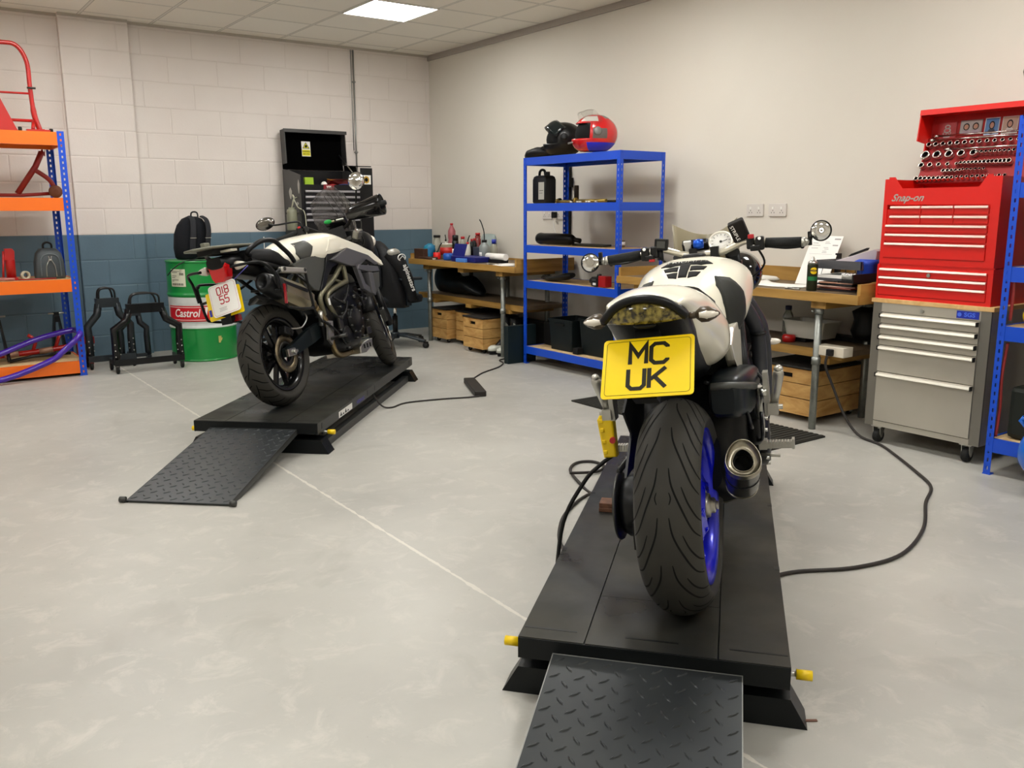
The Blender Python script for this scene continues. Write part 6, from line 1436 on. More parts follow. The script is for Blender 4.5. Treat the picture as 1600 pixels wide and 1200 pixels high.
G_clear = mat('clear_plastic', '#b9b8a8', .25, trans=.35); G_white = mat('bottle_white', '#d6d3c8', .4); G_grey = mat('bottle_grey', '#8d9390', .4, .2); G_redcap = mat('cap_red', '#b3141c', .35); G_redliq = mat('red_liquid', '#8c2a25', .2, trans=.3); G_pink = mat('pink_print', '#b5656a', .4, trans=.2); G_blue = mat('cap_blue', '#1c2fa0', .35); G_navy = mat('navy_plastic', '#12186a', .4)
bx('wooden_box', 'dark brown wooden box at the left end of the corner bench', 'box', (-.585, -.80, ZB), (.10, .16, .10), wood_mat('dark_wood', '#3a2418', '#4d3324', (1, .2, 1), .5, 9), .08)
bx('wooden_board', 'flat dark board under the brown box at the left end of the corner bench', 'board', (-.60, -.93, ZB), (.10, .22, .022), wood_mat('dark_wood', '#3a2418', '#4d3324'))
m = MB(); m.loft([[V(r*cos(a)*(1+.25*sin(3*a+z*60)), r*sin(a)*(1+.2*cos(4*a+z*50)), z) for a in [2*pi*k/20 for k in range(20)]] for z, r in ((0, .035), (.03, .05), (.06, .045), (.10, .06), (.13, .05), (.15, .02))], 0); single(m, 'rubber_glove', mat('glove_blue', '#125f9c', .5, noise=(14, .5, '#15808c')), 'crumpled blue rubber glove beside the brown box', 'glove', (-.53, -0.849, ZB))
bottle('cloudy bottle with a black pump cap at the left of the bottles', -.40, -0.777, .040, .235, G_clear, M_black, neck=.8, cap_r=.9, caph=.10)
bottle('small red pot with a dark stick in it at the front of the bench', -.52, -0.972, .038, .07, mat('pot_red', '#d81c18', .35), M_black, neck=.9, cap_r=.2, name='pot', cat='pot', shape=[(0, 0), (.036, 0), (.038, .005), (.038, .06), (.034, .066)], spout=[(.01, 0, .08), (.03, -.01, .13), (.035, -.04, .16)])
bottle('thin bottle with a black spout behind the white tub', -.34, -0.849, .022, .19, G_white, M_black, neck=.5, spout=[(0, 0, .2), (.0, .01, .235)])
bottle('white tub with a red patch in the middle of the corner bench', -.38, -0.940, .072, .15, mat('tub_cream', '#c8c1a6', .4), G_white, cat='tub', name='tub', shape=[(0, 0), (.068, 0), (.072, .14), (.074, .142)], cap_r=1.02, caph=.05, band=(.25, .75, mat('patch_red', '#b02018', .4)))
bottle('tallest bottle with pink and red print at the back of the bench', -.22, -0.774, .040, .36, G_pink, G_redcap, neck=.45, shape=[(0, 0), (.038, 0), (.04, .01), (.04, .16), (.034, .18), (.04, .20), (.040, .27), (.018, .315), (.012, .33)], cap_r=.4, caph=.05)
bottle('black spray can with a pale label in front of the tall pink bottle', -0.33, -1.019, .034, .235, M_blackgloss, M_black, neck=.9, cap_r=.9, shape=[(0, 0), (.032, 0), (.034, .006), (.034, .17), (.030, .18)], caph=.22, band=(.10, .42, M_paper), cat='spray can', name='spray_can')
bottle('clear bottle with a red cap right of the black spray can', -.18, -0.922, .038, .215, G_clear, G_redcap, neck=.5, cap_r=.55, band=(.15, .42, G_redcap))
bottle('white squeeze bottle with a red and black spout', -0.32, -1.231, .033, .17, G_white, G_redcap, neck=.75, cap_r=.4, spout=[(0, -.005, .18), (-.0, -.02, .21), (0, -.04, .235)])
bottle('narrow black bottle left of the red liquid bottle', -0.28, -1.245, .024, .20, M_blackgloss, G_redcap, neck=.6, cap_r=.5)
bottle('second narrow black bottle, touching the red liquid bottle', -.22, -1.200, .024, .205, M_blackgloss, G_redcap, neck=.6, cap_r=.5)
bottle('clear bottle half full of red liquid with a ball top', -0.15, -1.158, .042, .26, G_redliq, G_redcap, neck=.55, cap_r=.6, shape=[(0, 0), (.040, 0), (.042, .01), (.042, .17), (.03, .195), (.026, .20), (.028, .225), (.018, .235)], caph=.08)
bx('battery_box', 'dark grey upright box in front of the red liquid bottle', 'box', (-.36, -1.487, ZB), (.06, .10, .13), mat('box_slate', '#3a3f4a', .5))
bottle('grey jug with a long curved black filler hose', -0.34, -1.558, .050, .20, G_grey, M_black, neck=.5, cap_r=.5, sq=1.15, name='oil_jug', cat='jug', spout=[(0, 0, .24), (0, .01, .29), (.0, .05, .36), (0, .08, .39)], band=(.18, .42, M_white))
m = MB(); m.loft([[V(w*cos(a), d*sin(a), z) for a in [2*pi*k/24 for k in range(24)]] for z, w, d in ((0, .06, .11), (.02, .065, .12), (.2, .055, .115), (.245, .03, .10), (.25, .02, .05))], 0); single(m, 'plastic_sack', mat('sack_grey', '#8f9b97', .45, bump=(20, .4)), 'tall pale grey plastic sack behind the jug', 'sack', (-.14, -1.340, ZB))
bottle('clear spray bottle with a blue and white trigger at the right of the bottles', -0.2, -1.517, .038, .20, G_clear, G_blue, neck=.55, cap_r=.6, shape=[(0, 0), (.036, 0), (.038, .01), (.038, .12), (.02, .155), (.016, .16)], caph=.2, name='spray_bottle', cat='spray bottle')
t = thing('tool_tray', 'navy blue plastic case lying open on the corner bench', 'case', (-.50, -1.600, ZB))
m = MB(); m.box(-.11, .11, -.20, .22, 0, .05, bev=.006); m.build('base', G_navy, t); m = MB(); m.box(-.002, .004, .03, .24, .0, .12, 0, Matrix.Translation((-.08, 0, .05)) @ Matrix.Rotation(radians(18), 4, 'Y')); m.build('lid', G_navy, t)
bx('small_box', 'light blue carton lying in front of the navy case', 'box', (-.635, -1.609, ZB), (.03, .16, .035), mat('carton_blue', '#4f86d8', .5))
m = MB(); m.lathe([(0, 0), (.05, 0), (.055, .01), (.055, .05), (.045, .065), (0, .065)], (0, 0, 0), 'Z', 28); single(m, 'blue_tin', mat('tin_blue', '#1450a8', .35), 'round blue tin left of the navy case', 'tin', (-.52, -1.193, ZB))
t = thing('paper_roll', 'white roll of paper on a dark holder at the right end of the corner bench', 'paper roll', (-.42, -1.890, ZB)); m = MB(); m.cyl((0, -.14, .055), (0, .16, .055), .03, n=24); m.build('roll', M_paper, t); m = MB(); m.box(-.04, .04, -.12, .14, 0, .03); m.build('holder', M_black, t)
for k, (x, y, rz) in enumerate(((-.46, -2.030-.12, .1), (-.60, -2.259, -.2))): bx('paper_sheet', ['white sheet of paper by the paper roll', 'white sheet of paper at the front right corner of the bench'][k], 'paper', (x, y, ZB+.0005), (.14, .20, .002), M_paper, rz, 0)
m = MB(); m.tube([(0, -.10, .006), (0, .06, .006)], .005, 8); m.lathe([(.006, 0), (.014, 0), (.014, .01), (.006, .01)], (0, .07, .001), 'Z', 12, loop=True); single(m, 'spanner', M_steel, 'small steel spanner at the front edge of the corner bench', 'spanner', (-.62, -2.10, ZB))
for k, (y, c) in enumerate(((-0.907, '#b8201c'), (-1.033, '#e8e0d0'))): bx('small_box', ['small red lid lying at the front of the corner bench', 'tiny white tab lying beside the red pot'][k], 'lid', (-.60, y, ZB), (.03, .05, .012), mat('bit%d' % k, c, .5))
# shelf: motorcycle seat and black pillion seat
m = MB(); m.loft([[V(x*.0 + cx + wx*cos(a), cy, cz + hz*sin(a)) for a in [2*pi*k/24 for k in range(24)]] for cy, cx, wx, cz, hz in ((.40, 0, .05, .10, .08), (.36, 0, .09, .14, .14), (.28, 0, .11, .17, .17), (.20, 0, .11, .16, .155), (.10, 0, .12, .10, .10), (-.02, 0, .13, .09, .085), (-.16, 0, .13, .11, .085), (-.26, 0, .11, .08, .06), (-.36, 0, .07, .045, .035), (-.40, 0, .02, .03, .02))], 0)
single(m, 'bike_saddle', mat('seat_black', '#0c1012', .45, bump=(80, .2)), 'black motorcycle seat lying on the lower shelf of the corner bench', 'bike seat', (-.34, -1.121, .473))
t = thing('riding_boots', 'pair of black and white riding boots standing behind the bench leg', 'boots', (-.45, -2.12, 0))
for y in (-.06, .08):
    m = MB(); m.loft([[V(cx + w*cos(a), y + d*sin(a), z) for a in [2*pi*k/20 for k in range(20)]] for z, cx, w, d in ((.001, -.04, .13, .045), (.04, -.04, .135, .05), (.08, -.01, .09, .048), (.14, .03, .055, .045), (.24, .03, .055, .048), (.33, .03, .062, .052), (.34, .03, .05, .04))], 0); m.build('boot', mat('boot_black', '#101112', .4), t)
    m = MB(); m.loft([[V(-.09 + w*cos(a), y + d*sin(a), z) for a in [2*pi*k/16 for k in range(16)]] for z, w, d in ((.035, .092, .054), (.065, .085, .050), (.08, .06, .04))], 0); m.prism([(-.035, .20), (.0, .17), (.03, .17), (.0, .27), (-.03, .30)], y-.056, y-.045, 'XZ', 0); m.build('toe_panel', mat('boot_white', '#c4c6ba', .4), t)
bx('panel_board', 'dark green-black board standing on edge against the blue rack post', 'board', (-.63, -2.535, 0), (.30, .06, .325), mat('board_slate', '#121f22', .45), 0, .002)
bx('storage_bag', 'black bag on the floor behind the crates under the corner bench', 'bag', (-.12, -2.1, 0), (.20, .7, .28), M_black, 0, .03)

# ============================================================ blue rack contents (shelf tops at 1.725 1.355 1.012 .715 .150)
def helmet(label, loc, rz, shell, trim, visor, vis_up, s=1.0, accents=None):
    t = thing('helmet', label, 'helmet', loc, rz); t.scale = (s, s, s)
    # local +x is forward; egg-shaped shell with an eye port
    def sp(az, el, off=0.):
        ca, sa, ce, se = cos(az), sin(az), cos(el), sin(el); rx = .165 if ca > 0 else .160
        x, y, z = (rx+off)*ca*ce, (.122+off)*sa*ce, (.135+off)*se
        if z < 0: x += .030*max(0, ca)*min(1, -z/.10); z *= .98
        return V(x + .0, y, z + .135)
    m = MB(); na, ne = 48, 26; g = {}
    for i in range(na):
        for j in range(ne+1):
            el = radians(-62 + 152*j/ne); g[i, j] = m.bm.verts.new(sp(2*pi*i/na, el))
    for i in range(na):
        for j in range(ne):
            az = degrees_((i+.5)*360/na); el = -62 + 152*(j+.5)/ne
            if abs(az) < 70 and -16 < el < 34: continue
            fa = m.bm.faces.new((g[i, j], g[(i+1) % na, j], g[(i+1) % na, j+1], g[i, j+1])) if j < ne-1 else None
            if fa is None:
                fa = m.bm.faces.new((g[i, j], g[(i+1) % na, j], g[(i+1) % na, j+1], g[i, j+1]))
            k = 0
            if accents: k = accents(az, el)
            fa.material_index = k; fa.smooth = True
    o = m.build('shell', shell, t, solid=.006)
    m = MB(); m.sphere((-.004, 0, .135), .1, 0, 24, 14, (1.50, 1.12, 1.22)); m.xform(Matrix.Identity(4))
    for v in m.bm.verts: v.co.z = max(v.co.z, .022)
    m.build('lining', mat('helmet_lining', '#0d0d0e', .9), t)
    m = MB(); up = radians(vis_up); R_ = []
    for i in range(17):
        az = radians(-72 + 144*i/16); col = []
        for j in range(7):
            el = radians(-14 + 46*j/6) ; p = sp(az, el, .006); q = p - V(0, 0, .150); q = V(q.x*cos(up) - q.z*sin(up), q.y, q.x*sin(up) + q.z*cos(up)) + V(0, 0, .150); col.append(q)
        R_.append(col)
    m.loft(R_, 0, True, False, closed=False); m.build('visor', visor, t, solid=.002)
    for s_ in (-1, 1):
        m = MB(); m.lathe([(0, 0), (.028, 0), (.030, .004), (.024, .009), (0, .009)], (.01, s_*.122, .150), V(0, s_, 0), 24); m.build('visor_pivot', trim, t)
    m = MB(); 
    for k in range(3): m.obox((.185-.004*k, (k-1)*.035, .075), (.012, .026, .012), None, 0, .003)
    m.build('chin_vent', trim, t); return t
def degrees_(a): return (a+180) % 360 - 180
M_visc = mat('visor_clear', '#d8d8d4', .05, trans=.95, ior=1.05, alpha=.35); M_visd = mat('visor_dark', '#101a1c', .12, coat=.6)
helmet('black full-face helmet with its dark visor raised on top of the blue rack', (-.42, -2.86, 1.7275), radians(145), [mat('helmet_black', '#08090a', .35, coat=.2)], M_black, M_visd, 42, 1.0)
def acc(az, el):
    if 40 < el < 62 and abs(abs(az)-62) < 30: return 1
    if el < -28 and abs(az) > 62: return 2
    if 74 < abs(az) < 112 and -14 < el < 14: return 3
    if abs(az) > 120 and 48 < el < 80: return 3
    return 0
helmet('red helmet with blue and grey panels and a clear raised visor on the blue rack', (-.46, -3.29, 1.7275), radians(152), [mat('helmet_red', '#c01218', .18, coat=.7), mat('helmet_white', '#d8d4cc', .25), mat('helmet_blue', '#0c1ec8', .25), mat('helmet_grey', '#5b5350', .4)], mat('pivot_grey', '#6b6a66', .4), M_visc, 62, 1.08, acc)
m = MB(); m.loft([[V(w*cos(a), y, z + h*sin(a)) for a in [2*pi*k/18 for k in range(18)]] for y, w, z, h in ((.16, .02, .02, .018), (.12, .06, .035, .033), (.03, .075, .045, .044), (-.08, .07, .04, .038), (-.14, .03, .025, .023))], 0); single(m, 'leather_glove', mat('leather_black', '#121112', .5, bump=(50, .5)), 'black leather glove lying left of the black helmet', 'glove', (-.50, -2.66, 1.7275), .3)
t = thing('jerry_can', 'black plastic jerry can with a white label on the second shelf', 'jerry can', (-.50, -2.70, 1.3565), -pi/2)
m = MB(); m.loft([[V(x*w, y*d, z) for x, y in rrect(-.5, .5, -.5, .5, .12, 4)] for z, w, d in ((0, .165, .115), (.01, .175, .125), (.19, .175, .125), (.215, .16, .11), (.225, .13, .08))], 0); m.cyl((.045, 0, .215), (.045, 0, .255), .021, n=20); m.build('body', mat('can_black', '#17181a', .5), t)
m = MB(); m.tube(smooth_path([(-.065, 0, .20), (-.06, 0, .255), (-.03, 0, .272), (.005, 0, .262), (.015, 0, .225)], 5), .011, 10); m.build('handle', mat('can_black', '#17181a'), t)
m = MB(); m.box(.005, .080, -.0645, -.063, .03, .17); m.box(.015, .07, -.0650, -.0644, .10, .104, 1); m.box(.015, .06, -.0650, -.0644, .08, .083, 1); m.build('label', [mat('label_grey', '#a9a79e', .6), M_black], t)
for k, (y0, y1, x, r, c, lab) in enumerate(((-2.84, -3.02, -.48, .011, '#7a6a3c', 'short brass coloured rod on the second shelf beside the jerry can'), (-3.06, -3.42, -.46, .014, '#94803f', 'long brass coloured tube on the second shelf'), (-3.10, -3.50, -.38, .010, '#3a3328', 'long dark rod at the back of the second shelf'), (-2.80, -2.98, -.40, .014, '#15140f', 'short black tube behind the brass rod'))):
    m = MB(); m.tube([(x, y0, 1.3565+r), (x, (y0+y1)/2, 1.3565+r), (x+.01, y1, 1.3565+r)], r, 12); m.lathe([(.6*r, -.01), (r*1.5, -.01), (r*1.5, .01), (.6*r, .01)], (x, y0+.01*(k-1), 1.3565+r*1.5), 'Y', 14); single(m, 'metal_tube', mat('tube%d' % k, c, .35, .8), lab, 'tube')
m = MB(); m.lathe([(0, 0), (.02, 0), (.02, .14), (.017, .145), (0, .145)], (0, 0, 0), 'Z', 20); single(m, 'cardboard_tube', mat('tube_brown', '#2f261d', .6), 'dark brown tube standing upright on the second shelf', 'tube', (-.30, -2.88, 1.3565))
for k in range(6):
    m = MB(); m.lathe([(.006, 0), (.012, 0), (.012, .012), (.006, .012)], (0, 0, 0), 'Z', 12, loop=True); single(m, 'steel_ring', M_steel, 'small steel ring among the parts at the right of the second shelf', 'ring', (-.57 + .02*(k % 2), -3.14 - k*.055, 1.3565), group='steel rings on the second shelf')
m = MB(); m.lathe([(0, -.24), (.030, -.235), (.045, -.20), (.048, 0), (.046, .16), (.050, .20), (.044, .225), (.036, .215), (0, .20)], (0, 0, .049), 'Y', 28); m.tube([(0, -.24, .049), (.02, -.30, .04)], .02, 12); single(m, 'exhaust_silencer', mat('silencer_black', '#0d0d0e', .35, .3), 'long black exhaust silencer on the third shelf', 'silencer', (-.44, -2.78, 1.0135))
m = MB(); m.box(-.04, .04, -.20, .20, 0, .018, bev=.004); single(m, 'metal_plate', M_dsteel, 'flat dark metal strip lying on the third shelf', 'strip', (-.38, -3.17, 1.0135))
m = MB(); m.lathe([(0, 0), (.022, 0), (.022, .05), (.018, .052), (0, .052)], (0, 0, 0), 'Z', 20); m.lathe([(.0222, .012), (.0228, .012), (.0228, .04), (.0222, .04)], (0, 0, 0), 'Z', 20, 1, loop=True); single(m, 'small_jar', [mat('jar_brown', '#6b5a44', .4), M_paper], 'small jar with a pale label at the right of the third shelf', 'jar', (-.30, -3.45, 1.0135))
m = MB(); m.box(-.03, 0, -2.452, -2.418, 1.02, 1.70, 0); m.box(-.034, -.03, -2.446, -2.424, 1.03, 1.69, 0); m.box(-.05, 0, -2.475, -2.45, 1.50, 1.58, 0); single(m, 'cable_trunking', M_black, 'black vertical trunking on the wall seen through the blue rack', 'trunking')
# fourth shelf: black tray with a strap, red and black gadget
m = MB(); m.loft([[V(w*cos(a), y, z+h*sin(a)) for a in [2*pi*k/16 for k in range(16)]] for y, w, z, h in ((.20, .02, .02, .012), (.10, .07, .02, .018), (0, .08, .025, .022), (-.12, .07, .045, .03), (-.20, .03, .06, .02))], 0); single(m, 'mud_flap', M_black, 'curved black plastic part on the fourth shelf of the blue rack', 'plastic part', (-.48, -2.86, .7165))
t = thing('grease_gun', 'red and black powered tool standing on the fourth shelf below the left mirror', 'power tool', (-.56, -3.50, .7165))
m = MB(); m.box(-.035, .035, -.085, -.005, 0, .085, bev=.004); m.build('red_body', mat('tool_red2', '#9c1216', .35), t); m = MB(); m.box(-.04, .04, .0, .075, .002, .075, bev=.008); m.cyl((0, .07, .04), (0, .115, .04), .022, n=18); m.cyl((0, .02, .07), (0, .02, .095), .018, n=14); m.build('motor', M_black, t); m = MB(); m.box(-.0415, -.040, .015, .05, .012, .03); m.box(-.0415, -.040, .015, .06, .045, .06, 1); m.build('tool_label', [M_white, M_grey], t)
# bottom shelf: black crates
def bin_(label, loc, w, d, h, rz=0.):
    t = thing('storage_bin', label, 'storage bin', loc, rz); m = MB()
    m.loft([[V(x*a*w, y*a*d, z) for x, y in rrect(-.5, .5, -.5, .5, .05, 3)] for z, a in ((0, .90), (h-.02, 1.0), (h-.02, 1.04), (h, 1.04), (h, .98), (.02, .88))], 0, False); m.build('tub', mat('bin_black', '#0f1718', .5), t)
    m = MB(); m.box(-w*.2, w*.2, -d*.53, -d*.50, h*.80, h*.86); m.build('grip', M_black, t); return t
bin_('black plastic storage bin at the left of the bottom shelf of the blue rack', (-.40, -2.98, .1515), .30, .30, .26, -pi/2)
bin_('larger black storage bin behind the plate, at the right of the bottom shelf', (-.36, -3.40, .1515), .40, .34, .29, -pi/2)
bx('black_case', 'low black case behind the bin at the left end of the bottom shelf', 'case', (-.33, -2.70, .1515), (.22, .16, .20), M_black, 0, .01)
bx('shoe_box', 'small black carton on the bottom shelf between the two bins', 'box', (-.55, -3.22, .1515), (.06, .06, .05), M_black)
# ============================================================ bench by the red chest
t = thing('wall_planner', 'large printed white board leaning on the wall behind the spray can', 'notice board', (-.28, -5.16, ZB))
mt = frame_mt((-.135, -5.135, ZB+.150), (0, -1, 0), (.52, .16, 1)); iv = Matrix.Translation((.28, 5.16, -ZB))
m = MB(); m.box(-.115, .115, -.175, .175, -.003, .0, 0, mt); m.xform(iv); m.build('board', M_white, t)
m = MB()
for a, b, y, h in ((-.09, -.05, .12, .004), (-.09, -.03, .105, .003), (.0, .03, .13, .003), (.0, .04, .12, .003), (.06, .105, .148, .010), (.06, .10, .105, .008), (.0, .035, .09, .003), (.01, .04, .08, .003), (-.09, -.04, .085, .003), (-.09, .08, .045, .0012), (.0, .03, .065, .003), (.0, .035, .055, .003)): m.box(a, b, y, y+h, .0003, .0008, 0, mt)
m.xform(iv); m.build('print', mat('faint_ink', '#9f9c9a', .7), t)
t = thing('spray_can', 'tall dark spray can lettered WD-40 at the front of the bench by the red chest', 'spray can', (-.58, -5.410, ZB))
m = MB(); m.lathe([(0, 0), (.029, 0), (.031, .005), (.031, .150), (.028, .158)], (0, 0, 0), 'Z', 32); m.build('body', mat('can_olive', '#2b2e1f', .3, .4), t)
m = MB(); m.lathe([(.028, .158), (.030, .160), (.027, .170), (.015, .178), (.010, .180), (.010, .190), (.006, .191), (.006, .200), (0, .2)], (0, 0, 0), 'Z', 28); m.build('dome', M_steel, t)
def canwrap(mb, r, a0, z0, off, n0=0):
    for v in mb.bm.verts:
        a = a0 + v.co.x/r; rr = r + off + v.co.z; v.co = V(rr*cos(a), rr*sin(a), z0+v.co.y)
CA = atan2(-3.2, -4.5)
m = MB(); m.prism([(.021*cos(a), .021*sin(a)*.95) for a in [2*pi*k/28 for k in range(28)]], 0, .0006); 
for f in list(m.bm.faces): pass
m = MB(); R_ = [[V(x, q, 0) for q in (-(.021**2-min(x*x, .021**2))**.5*.95, 0, (.021**2-min(x*x, .021**2))**.5*.95)] for x in [-.0209+.0418*k/12 for k in range(13)]]; m.loft(R_, 0, True, False, closed=False); canwrap(m, .031, CA+.25, .118, .0006); m.build('yellow_roundel', M_yellow, t)
m = MB(); m.box(-.022, .022, -.010, .010, 0, .0004); add_text(m, 'WD-40', .0145, Matrix.Translation((0, .0, .0008)), 0, ext=.0002, bold=.0006, width=.95)
m.bm.free(); m = MB(); add_text(m, 'WD-40', .0150, Matrix.Identity(4), 0, ext=.0002, bold=.0006, width=.95); canwrap(m, .031, CA+.25, .119, .0016); m.build('brand_lettering', mat('navy_ink', '#10143a', .4), t)
m = MB(); R_ = [[V(x, q, 0) for q in (-.012, .0, .012)] for x in [-.030+.060*k/12 for k in range(13)]]; m.loft(R_, 0, True, False, closed=False); canwrap(m, .031, CA+.1, .072, .0006); m.build('green_band', mat('can_green', '#0f6b38', .4), t)
# papers and trays
m = MB(); R_ = [[V(x, y, .0012+(.012*max(0, (y-.12)/.05)**2 if y > .12 else 0)+.004*sin(x*25+y*9)**2) for y in [-.18+.36*k/10 for k in range(11)]] for x in [-.12+.24*k/6 for k in range(7)]]; m.loft(R_, 0, True, False, closed=False); single(m, 'paper_sheet', M_paper, 'large white sheet curling up on the bench in front of the board', 'paper', (-.42, -5.08, ZB), .15, solid=.0006)
m = MB(); m.loft([[V(w*cos(a), d*sin(a)*(1+.1*sin(3*a)), z) for a in [2*pi*k/20 for k in range(20)]] for z, w, d in ((0, .06, .11), (.015, .07, .12), (.03, .05, .10), (.036, .02, .04))], 0); single(m, 'paper_towel', mat('towel_white', '#dcd9cf', .8, bump=(50, .6)), 'folded pale paper towel at the back of the bench right of the white motorcycle', 'paper towel', (-.20, -4.728, ZB), .4)
m = MB(); m.tube([(0, -.05, .005), (0, .04, .005)], .004, 8); m.cyl((0, .045, .0), (0, .045, .011), .010, n=12); single(m, 'small_tool', M_steel, 'small steel tool left of the spray can at the bench edge', 'tool', (-.60, -5.291, ZB))
TY = -5.533
def letter_tray(label, z, h, m1, fill, loc, w=.30, d=.26):
    t = thing('letter_tray', label, 'letter tray', (loc[0], loc[1], z)); m = MB()
    m.box(-d/2, d/2, -w/2, w/2, 0, .004); m.box(d/2-.004, d/2, -w/2, w/2, .004, h); m.box(-d/2, d/2, -w/2, -w/2+.004, .004, h); m.box(-d/2, d/2, w/2-.004, w/2, .004, h); m.box(-d/2, -d/2+.004, -w/2, w/2, .004, h*.55 if h < .05 else h)
    m.build('tray', m1, t); m = MB(); m.box(-d/2+.008, d/2-.008, -w/2+.01, w/2-.01, .005, .005+fill); m.build('paper', M_paper, t); return t
M_smoke = mat('smoked_tray', '#66666a', .2, trans=.4, coat=.3)
letter_tray('lower smoked letter tray full of white paper on the bench', ZB+.058, .03, M_smoke, .03, (-.38, TY))
letter_tray('upper smoked letter tray raised on thin wire legs', ZB+.128, .05, M_smoke, .02, (-.38, TY))
m = MB()
for sx in (-.12, .12):
    for sy in (-.12, -.05, .05, .12): m.tube([(sx, sy, .0), (sx, sy*.92, .036)], .002, 6)
single(m, 'tray_riser', M_dsteel, 'set of thin wire legs between the two letter trays', 'riser', (-.38, TY, ZB+.0915))
for k, (dz, rz, c, w) in enumerate(((0, .05, '#2a2226', .26), (.0125, -.06, '#8a4a3c', .25), (.0215, .1, '#c9a494', .24), (.0325, -.03, '#1a1a1d', .25), (.043, .07, '#b98b74', .22))):
    bx('folder', ['black folder at the bottom of the pile under the letter trays', 'brown folder second from the bottom of the pile', 'pale pink folder in the middle of the pile', 'thin black folder second from the top of the pile', 'tan folder on top of the pile under the lower tray'][k], 'folder', (-.40, TY+.02, ZB+dz), (.22, w, .0085), mat('folder%d' % k, c, .6), rz, .002)
t = thing('paper_punch', 'pale grey desk stapler-like punch tilted on the upper letter tray', 'hole punch', (-.36, TY-.03, ZB+.152))
t['label'] = 'pale grey machine with a black lever tilted up on the upper letter tray'; t['category'] = 'office machine'; t.name = 'paper_punch'
m = MB(); m.prism([(-.14, 0), (.14, .0), (.15, .085), (.13, .095), (-.12, .02)], -.05, .05, 'YZ', 0, Matrix.Rotation(pi, 4, 'Z'), bev=.004); m.build('body', mat('machine_grey', '#b3aaae', .4), t)
m = MB(); m.prism([(-.06, .045), (.05, .085), (.06, .10), (-.04, .062)], -.02, .02, 'YZ', 0, Matrix.Rotation(pi, 4, 'Z'), bev=.004); m.build('lever', M_black, t)
bx('tape_box', 'tiny black upright box behind the upper letter tray', 'box', (-.10, -5.253, ZB), (.03, .03, .20), M_black)
t = thing('bit_rack', 'black rail of upright silver drill bits on the end board of the bench', 'bit rack', (-.45, -5.68, .8865))
m = MB(); m.box(-.20, .30, -.05, .05, 0, .012); m.box(-.20, .30, -.05, -.04, .012, .05); m.build('rail', M_black, t)
for k in range(12): m = MB(); m.cyl((-.175, .04 - .0075*k*1.0, .012), (-.175, .04 - .0075*k, .052+.002*(k % 3)), .0026, n=8); m.build('bit', M_steel, t)
m = MB(); m.loft([[V(w*cos(a)*(1+.08*sin(4*a)), d*sin(a)*(1+.06*sin(5*a)), z) for a in [2*pi*k/24 for k in range(24)]] for z, w, d in ((0, .05, .045), (.03, .06, .055), (.08, .065, .06), (.10, .07, .075), (.112, .05, .05))], 0); single(m, 'blue_cloth', mat('cloth_blue', '#0c3fb0', .55, bump=(30, .6)), 'bright blue folded cloth hanging over the bit rail beside the red chest', 'cloth', (-.42, -5.665, .90))
# lower shelf of this bench
bottle('clear drinks bottle with a dark blue cap on the lower shelf', -.22, -4.988, .034, .20, mat('bottle_clear2', '#b7b9b2', .12, trans=.7), mat('cap_navy', '#14183c', .4), neck=.55, cap_r=.62, z=.4715, caph=.13)
t = thing('storage_tub', 'cloudy white plastic tub on the lower bench shelf', 'tub', (-.30, -5.228, .500)); m = MB()
m.loft([[V(x*a*.20, y*a*.30, z) for x, y in rrect(-.5, .5, -.5, .5, .12, 4)] for z, a in ((0, .86), (.10, 1.0), (.10, 1.05), (.108, 1.05), (.106, .97), (.01, .84))], 0, False); m.build('tub', mat('tub_cloudy', '#c3c0b4', .35, trans=.25), t)
bx('black_box', 'low black box under the cloudy white tub', 'box', (-.30, -5.180, .4715), (.14, .12, .028), M_black)
m = MB(); m.lathe([(0, 0), (.04, 0), (.042, .03), (.036, .045), (0, .045)], (0, 0, 0), 'Z', 20); single(m, 'red_tin', M_red, 'small dark red tin left of the cloudy tub', 'tin', (-.42, -5.151, .4715))
t = thing('extension_socket', 'white extension block with a black plug at the end of the lower shelf', 'socket block', (-.59, -5.545, .455)); m = MB(); m.box(-.045, .05, -.145, .045, -.022+.04, .075, bev=.003); m.xform(Matrix.Translation((0, 0, -.018))); m.build('block', mat('timber_pale', '#cfc6b4', .5), t)
m = MB(); m.box(-.07, -.045, -.085, -.045, .005, .045, bev=.005); m.build('plug', M_black, t)
m = MB(); m.loft([[V(w*cos(a), d*sin(a)*(1+.1*sin(3*a+z*20)), z) for a in [2*pi*k/20 for k in range(20)]] for z, w, d in ((0, .06, .07), (.05, .07, .09), (.12, .06, .07), (.17, .07, .09), (.20, .03, .04))], 0); single(m, 'work_bag', M_black, 'black crumpled work bag at the back right of the lower bench shelf', 'bag', (-.13, -5.50, .501))
# mat on the floor
m = MB(); n = 46; R_ = []
m.box(-1.30, -.74, -5.68, -4.05, .0, .010)
for k in range(n): m.box(-1.295, -.745, -5.672+k*1.612/n, -5.672+(k+.55)*1.612/n, .010, .0135)
single(m, 'rubber_mat', mat('mat_rubber', '#2c2b26', .8), 'ribbed black rubber floor mat in front of the bench by the red chest', 'mat')
